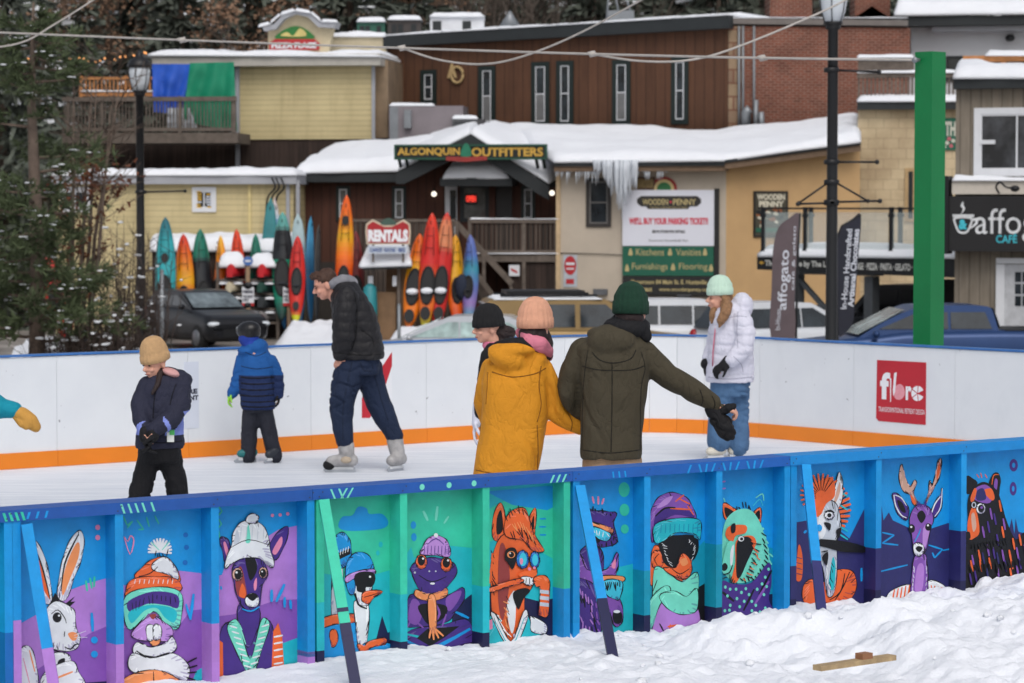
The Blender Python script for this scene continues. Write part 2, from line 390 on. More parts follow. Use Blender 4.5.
# beaver in goggles
MUR.append(('bobble-hatted beaver in ski goggles', 105, 495, 3.633, 'B', [
    Bg('U', (-60, 340), (40, 280), (70, 330), (150, 290), (270, 275), (480, 300)), Bg('q', (-60, 500), (40, 480), (250, 500), (310, 420), (480, 400)), Bg('T', (310, 700), (330, 640), (400, 600), (480, 590)), Q('N', (-10, 700), (0, 660), (12, 680), (25, 650), (40, 690)),
    *spray('G', 6, (65, 75, 80, 110), (80, 110, 100, 95), (100, 95, 80, 120), (115, 90, 140, 125), (140, 125, 120, 125), (150, 80, 160, 115), (180, 75, 195, 105)), S('P', 5, (68, 150), (90, 215), (104, 165), (92, 148), (82, 168), (68, 150)), S('P', 5, (42, 180), (62, 178)), S('P', 5, (40, 200), (60, 196)),
    E('b', 292, 145, 9), E('b', 295, 190, 9), E('b', 290, 245, 9), *[S('W', 10, (198, 205), (198 + 44 * math.cos(a), 200 + 44 * math.sin(a))) for a in [math.radians(x) for x in range(170, 375, 17)]], *spray('M', 4, (165, 170, 195, 200), (235, 165, 205, 200)), *fur('K', 4, [(180, 222), (190, 226), (200, 228), (212, 224), (222, 220)], 0, -16),
    O('O', (108, 300), (135, 262), (175, 232), (225, 228), (258, 270), (268, 315), (190, 320)), O('W', (168, 255), (200, 228), (228, 232), (258, 272), (262, 305), (222, 285), (180, 275)), S('K', 4, (120, 295), (160, 285), (190, 260)),
    O('O', (75, 345), (95, 308), (170, 296), (255, 305), (272, 345), (180, 345), (82, 368)), *[S('W', 3, (x, 306), (x - 3, 322)) for x in range(108, 260, 17)],
    O('M', (75, 365), (170, 335), (268, 350), (276, 420), (262, 482), (222, 478), (185, 425), (150, 432), (90, 488), (68, 440)), F('D', (82, 385), (170, 350), (258, 362), (262, 410), (220, 400), (150, 395), (90, 425)), F('T', (84, 425), (150, 400), (225, 405), (258, 425), (248, 462), (215, 445), (185, 410), (140, 420), (95, 465)), *fur('K', 3, along([(95, 390), (170, 360), (250, 370)], 11), 0, 32),
    O('L', (95, 500), (160, 440), (212, 462), (242, 490), (235, 525), (205, 530), (150, 528), (112, 522)), F('r', (158, 436), (182, 432), (172, 452)), O('o', (158, 520), (195, 520), (190, 542), (168, 545)), O('W', (148, 478), (172, 474), (174, 522), (152, 524)), O('W', (174, 474), (198, 476), (198, 518), (174, 522)),
    O('W', (100, 570), (112, 535), (160, 552), (215, 540), (240, 515), (255, 555), (205, 585), (140, 580)), O('W', (82, 620), (96, 575), (160, 590), (245, 575), (300, 620), (292, 672), (240, 650), (170, 635), (110, 645)), *spray('K', 7, (292, 610, 330, 590), (298, 628, 332, 618), (296, 645, 330, 642), (292, 662, 325, 672)), S('K', 6, (110, 565), (160, 590), (230, 575)),
    O('o', (70, 690), (85, 655), (180, 635), (255, 665), (275, 700)), S('K', 4, (172, 640), (174, 700)), S('B', 12, (318, 358), (306, 452)), S('B', 9, (290, 395), (306, 450))]))
# fawn in beanie
MUR.append(('purple fawn in a pale knitted hat', 205, 490, 3.539, 'B', [
    Bg('U', (-60, 330), (60, 300), (80, 240), (180, 190), (260, 140), (400, 110), (480, 110)), Bg('q', (-60, 460), (100, 440), (250, 390), (480, 380)), Bg('T', (-60, 620), (60, 605), (280, 540), (390, 500), (480, 500)),
    *spray('G', 6, (45, 55, 60, 75), (60, 75, 42, 95), (42, 95, 58, 120), (58, 120, 40, 140), (46, 140, 52, 170)), E('P', 238, 90, 6), E('P', 265, 88, 6), E('P', 292, 84, 6), S('B', 8, (55, 340), (58, 352)),
    O('D', (60, 205), (52, 180), (62, 165), (85, 185), (92, 240), (72, 255)), F('P', (64, 190), (72, 185), (84, 225), (76, 235)), O('D', (222, 230), (240, 170), (292, 128), (282, 190), (250, 245)), F('P', (238, 215), (268, 165), (272, 190), (250, 228)),
    O('D', (118, 470), (122, 400), (185, 410), (190, 470), (165, 560), (150, 560)), O('D', (48, 700), (52, 510), (100, 470), (150, 560), (195, 480), (235, 480), (245, 700)), Q('O', (42, 700), (48, 530), (62, 540), (64, 700)), Q('O', (232, 690), (240, 500), (258, 470), (272, 520), (282, 690)), *[S('W', 7, (242, y), (274, y - 6)) for y in range(520, 690, 24)],
    O('M', (78, 490), (102, 458), (120, 480), (158, 600), (195, 470), (212, 455), (226, 480), (200, 560), (165, 660), (150, 650), (110, 570)), *[S('W', 6, (x - 12, y), (x + 14, y + 8)) for x, y in along([(98, 480), (155, 640)], 9)], *[S('W', 6, (x - 12, y + 8), (x + 14, y)) for x, y in along([(165, 630), (210, 475)], 8)],
    O('D', (95, 290), (110, 250), (160, 225), (205, 255), (218, 300), (196, 345), (190, 410), (150, 425), (118, 390), (104, 340)), F('r', (105, 300), (125, 270), (140, 330), (145, 380), (112, 370)), F('O', (128, 330), (140, 350), (140, 380), (118, 372)), F('K', (140, 235), (170, 235), (182, 280), (160, 320), (148, 290)), F('P', (170, 330), (180, 310), (180, 345), (172, 355)),
    E('s', 112, 298, 17, 22, 0, 4), E('K', 114, 298, 13, 18), E('W', 109, 291, 4), E('s', 203, 292, 14, 19, 0, 4), E('K', 202, 293, 11, 15), E('W', 199, 288, 3), O('W', (140, 385), (160, 365), (186, 380), (182, 408), (160, 412), (145, 405)), F('K', (145, 375), (165, 365), (182, 376), (165, 392)), S('B', 6, (128, 420), (160, 428), (190, 412)),
    O('W', (68, 275), (75, 235), (92, 195), (98, 150), (125, 115), (165, 108), (200, 125), (220, 165), (226, 210), (240, 255), (232, 272), (190, 240), (130, 240), (90, 260)), F('g', (98, 190), (110, 140), (120, 180)), F('M', (150, 120), (158, 180), (140, 182)), S('K', 3, (85, 205), (150, 175), (225, 195)), *[S('g', 3, (x, 130), (x - 3, 175)) for x in (125, 145, 165, 185, 205)], O('W', (142, 110), (150, 90), (172, 84), (186, 98), (176, 116), (158, 116)),
    S('B', 12, (232, 352), (232, 395)), S('B', 12, (278, 332), (248, 395)), S('B', 11, (278, 378), (278, 415)), S('B', 11, (298, 388), (300, 420))]))
# two geese
MUR.append(('two white geese in blue helmets and orange scarves', 300, 480, 3.539, 'G', [
    Bg('T', (-60, 360), (80, 330), (200, 350), (280, 330), (350, 310), (480, 330)), Bg('N', (260, 700), (270, 560), (290, 480), (310, 540), (400, 510), (480, 520)), Bg('T', (-60, 700), (60, 640), (250, 690)),
    F('B', (135, 160), (150, 130), (185, 125), (205, 95), (235, 100), (245, 120), (290, 120), (312, 150), (290, 172), (200, 180), (150, 176)), *spray('G', 9, (90, 60, 100, 75), (105, 75, 118, 55)), E('T', 285, 228, 7, 10), E('T', 275, 258, 6, 9),
    O('g', (118, 300), (150, 310), (140, 480), (112, 480)), O('B', (118, 215), (135, 190), (160, 190), (178, 225), (178, 270), (158, 305), (130, 308), (115, 260)), Q('K', (126, 262), (178, 240), (178, 262), (130, 285)), *[S('W', 3, (x, 270 - (x - 130) * .4), (x + 3, 250 - (x - 130) * .4)) for x in range(132, 176, 9)], F('O', (66, 325), (80, 318), (80, 345), (70, 360)),
    O('B', (60, 690), (66, 520), (110, 500), (190, 490), (205, 600), (220, 680)), O('O', (60, 530), (62, 500), (130, 475), (200, 478), (200, 500), (110, 512)), O('O', (58, 690), (58, 560), (70, 560), (66, 690)), O('O', (105, 540), (125, 530), (132, 570), (112, 590)),
    O('W', (192, 430), (240, 440), (236, 560), (228, 600), (205, 580), (196, 500)), O('B', (205, 690), (215, 590), (270, 575), (330, 590), (340, 690)), O('O', (205, 580), (225, 590), (245, 570), (300, 560), (298, 580), (250, 592), (225, 610), (205, 596)), O('O', (210, 620), (245, 625), (248, 655), (225, 655)), S('K', 3, (215, 625), (245, 655)),
    O('W', (192, 370), (215, 330), (248, 340), (250, 400), (240, 440), (210, 440), (194, 410)), O('B', (160, 340), (168, 285), (205, 255), (245, 272), (258, 320), (220, 325), (195, 345), (190, 400), (170, 395)), O('L', (160, 345), (195, 325), (258, 316), (258, 332), (196, 345), (165, 362)), O('K', (196, 335), (256, 328), (256, 372), (232, 376), (226, 396), (206, 392), (198, 370)), E('W', 246, 342, 4), O('O', (218, 405), (240, 392), (290, 394), (262, 412), (240, 436), (220, 428)), S('K', 3, (225, 415), (285, 397)), S('K', 7, (194, 400), (205, 440), (235, 455))]))
# frog
MUR.append(('purple frog in a pink hat and orange scarf', 395, 480, 3.732, 'G', [
    Bg('T', (-60, 330), (40, 280), (60, 250), (70, 290), (200, 245), (300, 255), (345, 220), (480, 230)), Bg('N', (200, 700), (215, 480), (280, 430), (345, 390), (480, 380)), *spray('M', 11, (105, 115, 122, 152), (158, 98, 152, 152)), *spray('M', 8, (200, 135, 182, 162)), E('B', 68, 168, 10, 14), E('B', 70, 213, 10, 15),
    O('D', (38, 600), (60, 560), (180, 540), (260, 520), (290, 560), (270, 620), (120, 660), (38, 650)), S('B', 15, (42, 600), (120, 632), (190, 605), (280, 555)), S('B', 11, (225, 492), (275, 515)), S('T', 9, (42, 575), (110, 590)), Q('K', (80, 590), (120, 555), (240, 545), (180, 590), (130, 620)),
    O('D', (40, 540), (46, 450), (75, 425), (150, 440), (200, 430), (250, 402), (258, 440), (225, 490), (190, 530), (110, 545)), F('q', (48, 520), (60, 450), (85, 450), (100, 500), (80, 540)), F('q', (190, 440), (245, 412), (235, 450), (200, 490)), F('K', (85, 470), (130, 460), (190, 470), (185, 510), (130, 540), (100, 510)), S('q', 9, (150, 460), (165, 500), (140, 540)), *spray('q', 7, (60, 520, 45, 550), (80, 530, 105, 552), (190, 500, 175, 545)),
    O('D', (62, 345), (58, 325), (90, 300), (150, 290), (215, 310), (228, 345), (190, 400), (130, 435), (90, 410)), E('O', 97, 305, 20, 26, 0, 5), E('K', 97, 300, 14, 19), E('W', 103, 293, 4), E('O', 190, 315, 20, 26, 0, 5), E('K', 190, 308, 14, 19), E('W', 196, 300, 4), S('K', 4, (88, 355), (135, 380), (190, 360)), E('W', 138, 386, 9, 4), E('g', 126, 340, 3), E('g', 150, 340, 3), E('g', 72, 345, 4),
    O('L', (95, 275), (102, 250), (125, 215), (160, 208), (190, 225), (202, 255), (200, 285), (150, 280)), *[S('D', 3, (x, 245), (x - 2, 280)) for x in range(108, 202, 13)], S('D', 4, (118, 240), (150, 218), (180, 240)), E('W', 150, 206, 8),
    O('o', (72, 430), (78, 408), (110, 425), (160, 420), (190, 405), (190, 430), (150, 448), (100, 446)), O('o', (122, 440), (148, 440), (150, 560), (128, 560)), *spray('o', 8, (130, 560, 125, 590), (138, 560, 142, 596), (146, 558, 160, 590), (148, 555, 178, 582))]))
# orange horse
MUR.append(('orange horse in round blue glasses gripping a hockey stick', 480, 470, 3.732, 'T', [
    Bg('G', (-60, 200), (60, 130), (100, 110), (250, 130), (480, 120)), Bg('T', (-60, 300), (60, 260), (200, 290), (270, 330), (480, 320)), Q('B', (25, 80), (240, 60), (330, 60), (330, 110), (250, 150), (120, 130), (60, 100)), Bg('N', (-60, 480), (30, 440), (220, 490), (320, 470), (480, 520)), *spray('B', 7, (222, 182, 246, 182), (220, 212, 246, 212), (222, 242, 246, 242)),
    O('O', (52, 260), (48, 180), (75, 122), (92, 170), (100, 250)), F('K', (62, 240), (62, 180), (78, 150), (85, 220)), O('O', (178, 200), (205, 140), (206, 210), (196, 250)), F('K', (188, 210), (200, 170), (200, 220)),
    O('O', (45, 540), (40, 400), (52, 300), (90, 240), (160, 235), (195, 300), (210, 370), (205, 400), (185, 450), (165, 470), (160, 600), (110, 650), (60, 560)), *fur('K', 4, along([(40, 300), (38, 380), (45, 430)], 7), 16, 34, 3), F('r', (70, 300), (90, 280), (110, 400), (85, 560), (66, 480)), *fur('O', 7, along([(44, 310), (42, 400)], 7), -4, 30, 5),
    F('W', (98, 500), (130, 450), (130, 560), (118, 610), (105, 570)), *fur('K', 3, along([(95, 470), (100, 600)], 8), 10, 26, 8), *fur('o', 5, along([(85, 490), (95, 600)], 6), 12, 22, 2), F('K', (120, 460), (160, 440), (185, 450), (160, 480), (140, 520)),
    O('O', (95, 245), (92, 190), (120, 150), (165, 145), (185, 200), (210, 260), (236, 300), (195, 300), (160, 262)), *fur('K', 4, along([(100, 190), (130, 160), (175, 170)], 7), -8, -26, 4), *fur('K', 4, along([(110, 230), (150, 215), (190, 250)], 9), 16, 36, 9), *fur('o', 4, along([(115, 200), (150, 190), (190, 240)], 8), 14, 32, 6),
    F('K', (88, 330), (95, 295), (125, 290), (135, 320), (118, 370), (100, 345)), E('o', 112, 315, 15, 13), E('K', 113, 315, 10, 11), E('W', 108, 310, 3), E('b', 155, 333, 22, 33, 0, 5), E('C', 156, 333, 14, 25), E('P', 150, 340, 6, 12), E('b', 200, 334, 17, 30, 0, 5), E('C', 201, 334, 11, 22), S('K', 4, (176, 325), (185, 322)),
    F('O', (140, 385), (190, 372), (208, 385), (190, 405), (150, 400)), E('P', 180, 368, 6), E('P', 198, 364, 5), O('W', (150, 400), (192, 402), (190, 428), (165, 424)), S('K', 3, (168, 402), (166, 424)), S('K', 3, (180, 402), (180, 426)), O('O', (32, 440), (90, 418), (150, 405), (150, 420), (90, 436), (38, 454)),
    O('O', (195, 405), (225, 392), (250, 405), (254, 440), (248, 540), (222, 542), (216, 530), (222, 440), (205, 432)), *[Q('g', (218, y), (252, y + 4), (252, y + 18), (218, y + 14)) for y in (445, 468, 492)],
    O('T', (28, 700), (30, 560), (52, 545), (110, 655), (165, 530), (180, 560), (235, 640), (240, 700)), O('W', (40, 548), (50, 535), (110, 640), (158, 528), (172, 535), (165, 570), (112, 668)), S('T', 4, (50, 560), (110, 655), (160, 550)), O('W', (185, 565), (186, 545), (240, 575), (236, 610), (188, 600)), Q('P', (28, 560), (40, 555), (42, 590), (30, 596))]))
# raccoon and fox with goggles
MUR.append(('purple raccoon above a fox, both in ski goggles', 560, 465, 3.252, 'B', [
    Bg('T', (-60, 360), (120, 340), (200, 330), (280, 310), (480, 300)), Bg('N', (-60, 500), (30, 470), (45, 560), (140, 560), (200, 545), (280, 560), (480, 540)), *spray('P', 7, (105, 102, 110, 125), (124, 102, 124, 128), (142, 108, 136, 128)), E('G', 208, 80, 18, 24), E('G', 209, 146, 16, 20), E('G', 210, 208, 13, 15),
    O('D', (60, 300), (85, 260), (110, 250), (140, 300), (130, 380), (80, 360)), O('D', (78, 180), (82, 140), (105, 148), (150, 152), (182, 158), (172, 195), (186, 245), (150, 265), (110, 258), (90, 230)), *fur('K', 5, along([(160, 200), (180, 240), (120, 262)], 9), 4, 14, 4), *fur('K', 5, along([(85, 150), (120, 150), (165, 165)], 8), 0, -10, 5), O('o', (92, 185), (165, 205), (160, 222), (95, 200)), O('C', (98, 200), (160, 222), (150, 246), (112, 232)), *fur('W', 3, along([(105, 208), (150, 222)], 5), 4, 14), F('K', (100, 230), (120, 236), (128, 250), (108, 252)),
    O('q', (45, 330), (60, 285), (85, 340), (150, 340), (184, 285), (186, 330), (178, 365), (185, 420), (202, 470), (196, 515), (172, 515), (130, 400), (70, 380)), F('P', (165, 330), (178, 305), (178, 335)), O('o', (132, 362), (200, 362), (200, 378), (134, 378)), O('C', (140, 378), (198, 378), (192, 430), (180, 436), (150, 420)), *fur('K', 4, along([(145, 380), (192, 380)], 8), 0, 26), F('K', (170, 480), (198, 480), (196, 512), (174, 512)), E('W', 182, 476, 11, 5),
    O('D', (42, 560), (45, 400), (70, 370), (120, 410), (130, 520), (125, 575), (80, 580)), *fur('K', 5, along([(52, 420), (90, 430), (110, 520), (60, 540)], 16), 6, 30, 2), *fur('U', 5, along([(60, 400), (100, 440), (90, 540), (55, 480)], 14), 4, 26, 12), *fur('q', 6, along([(110, 420), (120, 560)], 6), 8, 20, 3)]))
# duck in hat
MUR.append(('duck in a purple stocking hat with black goggles and mint scarf', 635, 460, 3.732, 'B', [
    Bg('t', (-60, 400), (50, 380), (200, 360), (260, 300), (310, 270), (480, 270)), Bg('K', (225, 700), (228, 480), (260, 460), (320, 450), (480, 450)), *spray('b', 6, (42, 95, 55, 93), (42, 118, 56, 116)),
    O('q', (62, 300), (56, 230), (65, 175), (95, 135), (140, 122), (190, 140), (218, 185), (222, 225), (150, 222), (90, 240), (68, 300)), F('D', (70, 250), (80, 200), (130, 180), (200, 190), (220, 215), (150, 205), (90, 235)), S('O', 6, (150, 155), (182, 130)), S('O', 6, (165, 145), (205, 165)), S('O', 7, (130, 180), (210, 185)), S('O', 5, (195, 170), (218, 205)), S('K', 7, (75, 210), (110, 180), (150, 178)), F('L', (80, 180), (110, 145), (140, 135), (120, 165)),
    O('O', (62, 470), (56, 410), (66, 330), (95, 320), (200, 330), (205, 420), (185, 450), (150, 440), (100, 400)), O('O', (60, 370), (70, 340), (100, 345), (105, 380), (90, 405), (68, 400)), S('K', 4, (88, 350), (72, 370), (82, 392)),
    O('M', (70, 560), (70, 410), (110, 410), (170, 455), (230, 420), (230, 500), (180, 520), (100, 480)), O('U', (45, 700), (55, 600), (85, 520), (150, 560), (228, 540), (230, 700)), O('M', (48, 620), (52, 530), (110, 470), (130, 490), (90, 540), (60, 630)), O('M', (90, 510), (140, 488), (190, 510), (230, 480), (228, 560), (180, 575), (130, 560)), S('O', 8, (120, 622), (160, 615)), S('O', 5, (130, 612), (128, 630)), S('K', 6, (90, 610), (106, 640)),
    O('K', (92, 330), (95, 300), (150, 282), (228, 290), (230, 340), (215, 370), (185, 350), (160, 395), (115, 390), (102, 360)), *fur('W', 2, along([(98, 310), (110, 350), (125, 385)], 10), 12, 6, 5), *fur('W', 2, along([(200, 295), (225, 320), (215, 360)], 10), -6, 10, 8), O('O', (105, 405), (150, 400), (172, 350), (200, 368), (208, 410), (190, 440), (150, 435)), S('K', 4, (135, 405), (165, 425), (200, 405)), F('o', (165, 375), (185, 365), (195, 385), (175, 395)),
    O('T', (68, 290), (74, 240), (150, 218), (232, 222), (243, 250), (238, 295), (220, 275), (150, 270), (85, 310)), *[S('t', 4, (x, 238), (x - 2, 272)) for x in range(95, 235, 17)]]))
# wolf / bear in polka dots
MUR.append(('mint and orange wolf in a spotted purple coat', 710, 455, 3.732, 'B', [
    Bg('t', (-60, 310), (40, 270), (60, 300), (240, 350), (300, 330), (480, 300)), Bg('N', (-60, 480), (40, 470), (220, 520), (290, 510), (480, 500)), *spray('U', 6, (46, 100, 58, 98), (46, 126, 58, 124)), S('M', 4, (50, 160), (56, 175)), S('M', 5, (170, 160), (195, 145), (200, 170)), S('C', 4, (160, 190), (185, 165), (196, 190)),
    O('O', (58, 240), (48, 182), (75, 190), (100, 215)), F('K', (62, 235), (54, 195), (90, 215)), O('O', (155, 230), (185, 195), (190, 235), (180, 255)), F('K', (160, 232), (183, 205), (184, 240)),
    F('M', (45, 300), (60, 240), (100, 205), (150, 205), (185, 250), (205, 310), (220, 370), (215, 430), (150, 470), (90, 475), (45, 430), (40, 380)), *fur('K', 5, along([(100, 205), (130, 195), (150, 205)], 6), -2, -18, 3), *fur('M', 7, along([(195, 270), (222, 380), (180, 460)], 10), 12, 16, 4), *fur('K', 5, along([(190, 290), (205, 380), (170, 450), (110, 460)], 14), 14, 18, 6),
    F('O', (55, 300), (70, 265), (130, 262), (130, 290), (95, 300), (80, 325)), F('O', (95, 320), (150, 300), (170, 330), (140, 380), (100, 470), (78, 465), (92, 400)), F('K', (100, 320), (140, 305), (160, 340), (135, 400), (110, 455), (96, 450), (95, 380)), *fur('K', 5, along([(160, 330), (150, 400), (130, 450)], 9), 20, 14, 2), *fur('O', 4, along([(150, 320), (170, 380), (120, 460)], 9), 16, 14, 12), E('W', 112, 312, 11, 10, 0, 3), E('K', 114, 313, 6), F('K', (75, 262), (90, 255), (90, 285), (76, 290)),
    F('M', (40, 430), (60, 330), (88, 330), (82, 400), (70, 440)), F('W', (72, 360), (84, 335), (80, 400), (72, 410)), F('K', (40, 412), (52, 402), (62, 415), (55, 430), (42, 430)), S('K', 5, (45, 445), (68, 438), (80, 410)), S('K', 4, (42, 460), (60, 455)), *fur('K', 4, along([(70, 445), (95, 475)], 5), -6, 20),
    F('D', (38, 610), (38, 475), (80, 480), (150, 475), (215, 400), (225, 470), (215, 540), (235, 590), (150, 600)), S('K', 11, (40, 510), (85, 545)), S('K', 10, (225, 430), (180, 520), (200, 500)), S('K', 9, (120, 580), (160, 500)), S('q', 10, (160, 560), (215, 470)), *[E('M', x, y, 5, 6) for x, y in ((52, 492), (70, 500), (60, 525), (92, 500), (112, 512), (95, 535), (70, 560), (50, 580), (128, 498), (140, 520), (122, 545), (105, 565), (88, 590), (150, 545), (165, 560), (170, 500), (188, 480), (200, 455), (205, 490), (195, 520), (180, 585), (200, 570), (150, 580), (212, 425), (66, 578))]]))
# horse / donkey
MUR.append(('white horse with a spiky orange mane and dark stick', 785, 450, 3.732, 'B', [
    Bg('n', (-60, 300), (40, 270), (100, 260), (180, 280), (240, 330), (280, 250), (295, 220), (300, 280), (345, 260), (480, 270)), Bg('B', (-60, 760), (-30, 560), (25, 560), (40, 760)), *spray('B', 10, (285, 440, 285, 490), (312, 435, 314, 490), (80, 300, 70, 310), (95, 490, 150, 492)),
    F('O', (40, 480), (45, 390), (52, 352), (62, 380), (66, 430), (60, 484)), *[S('n', 3, (42, y), (64, y + 6)) for y in range(400, 480, 20)],
    O('O', (65, 550), (72, 500), (110, 480), (160, 490), (190, 450), (245, 450), (265, 490), (255, 540), (215, 570), (120, 580), (80, 575)), S('K', 5, (185, 560), (210, 520), (222, 460)), S('K', 5, (165, 560), (205, 530), (240, 455)),
    *[S('O', 12, (150 + 30 * math.cos(math.radians(a)), 230 + 60 * math.sin(math.radians(a))), (165 + 80 * math.cos(math.radians(a)), 215 + 100 * math.sin(math.radians(a)))) for a in range(-60, 75, 13)], *[S('K', 4, (155 + 30 * math.cos(math.radians(a)), 230 + 60 * math.sin(math.radians(a))), (165 + 76 * math.cos(math.radians(a)), 215 + 96 * math.sin(math.radians(a)))) for a in range(-54, 75, 13)], *[S('T', 7, (195, y), (232, y + 24)) for y in (150, 200, 280, 310)],
    O('W', (92, 200), (75, 130), (85, 95), (105, 140), (110, 190)), F('g', (88, 170), (84, 120), (98, 150)), O('W', (160, 230), (185, 140), (200, 82), (212, 130), (208, 190), (180, 240)), F('s', (180, 190), (200, 120), (204, 150), (190, 190)),
    O('g', (105, 300), (110, 240), (150, 190), (190, 205), (205, 280), (190, 330), (190, 440), (180, 530), (155, 540), (140, 440), (110, 380)), F('W', (120, 270), (140, 220), (150, 300), (130, 330)), F('T', (160, 500), (175, 400), (186, 440), (178, 520)), *fur('K', 3, along([(170, 420), (160, 520)], 8), 8, 20), *fur('W', 5, along([(150, 420), (160, 520)], 6), 4, 20),
    F('O', (90, 220), (98, 150), (135, 110), (175, 105), (182, 170), (150, 200), (130, 240), (105, 250)), *[S('O', 9, (130, 170), (130 + 78 * math.cos(math.radians(a)), 165 + 78 * math.sin(math.radians(a)))) for a in range(150, 325, 14)], *[S('K', 3, (130 + 20 * math.cos(math.radians(a)), 170 + 20 * math.sin(math.radians(a))), (130 + 70 * math.cos(math.radians(a)), 165 + 70 * math.sin(math.radians(a)))) for a in range(157, 325, 14)],
    E('W', 160, 243, 17, 15, 0, 4), E('K', 160, 243, 8), F('K', (140, 270), (165, 275), (160, 300)), F('K', (140, 230), (165, 222), (180, 235), (160, 230)), E('B', 122, 290, 11, 13), F('K', (185, 300), (205, 290), (195, 330)), O('K', (118, 340), (160, 335), (290, 360), (282, 380), (200, 374), (125, 354)), S('K', 5, (130, 380), (155, 375)), F('K', (132, 400), (155, 380), (150, 430))]))
# deer
MUR.append(('purple deer with tall antlers', 870, 440, 3.732, 'B', [
    Bg('n', (-60, 330), (30, 290), (42, 240), (50, 300), (70, 270), (85, 300), (150, 330), (230, 330), (290, 310), (350, 320), (480, 330)), *spray('B', 7, (45, 345, 90, 355), (90, 355, 45, 385), (45, 385, 105, 392), (0, 500, 40, 490), (40, 490, 140, 466), (218, 392, 270, 408), (270, 408, 240, 440), (240, 440, 232, 420), (270, 412, 360, 395)),
    O('s', (162, 240), (150, 205), (120, 185), (108, 130), (118, 92), (128, 140), (150, 175), (165, 150), (172, 165), (160, 195), (178, 240)), F('O', (158, 235), (150, 205), (166, 222), (170, 240)), F('s', (114, 120), (120, 100), (122, 140)), O('s', (205, 240), (218, 195), (222, 150), (228, 175), (242, 140), (252, 85), (264, 70), (262, 120), (245, 165), (222, 205)), F('O', (248, 120), (258, 80), (260, 115), (248, 150)),
    O('D', (138, 295), (110, 285), (90, 240), (84, 200), (105, 205), (140, 250)), S('W', 5, (88, 205), (95, 245), (115, 280), (135, 290)), S('W', 4, (90, 205), (115, 215), (135, 245)), F('K', (100, 225), (120, 235), (132, 270), (112, 262)), O('D', (222, 285), (240, 235), (262, 205), (268, 180), (264, 250), (245, 285)), S('W', 5, (225, 285), (240, 240), (262, 210)), S('W', 4, (268, 180), (262, 250), (240, 285)),
    O('W', (68, 600), (75, 565), (150, 540), (150, 600)), *[S('O', 6, (x, 560 - (x - 80) * .3), (x - 8, 598)) for x in range(90, 150, 14)], O('W', (212, 580), (216, 525), (270, 540), (284, 575)), *[S('O', 6, (x, 540 + (x - 220) * .2), (x + 4, 574)) for x in range(226, 280, 13)],
    O('q', (150, 590), (155, 500), (168, 430), (205, 430), (212, 500), (212, 570), (180, 588)), F('U', (165, 560), (175, 470), (198, 470), (192, 560)), *fur('W', 3, along([(160, 470), (155, 580)], 8), 2, 14, 5, 3), *fur('g', 3, along([(208, 470), (208, 570)], 6), -2, 14, 5, 3),
    O('q', (145, 300), (160, 255), (190, 240), (222, 260), (232, 300), (218, 340), (208, 400), (190, 425), (168, 425), (158, 390), (152, 340)), F('K', (172, 280), (190, 262), (205, 285), (188, 310)), F('L', (195, 330), (222, 310), (212, 370), (196, 410)), *fur('D', 4, along([(172, 250), (205, 250)], 6), 0, -18), E('K', 152, 330, 12, 16), E('W', 150, 324, 4), E('K', 214, 324, 12, 14), E('W', 212, 318, 4), S('B', 5, (185, 330), (178, 350), (162, 380)), O('W', (158, 400), (165, 385), (192, 390), (196, 415), (180, 432), (164, 425)), F('K', (166, 405), (176, 395), (192, 402), (180, 418))]))
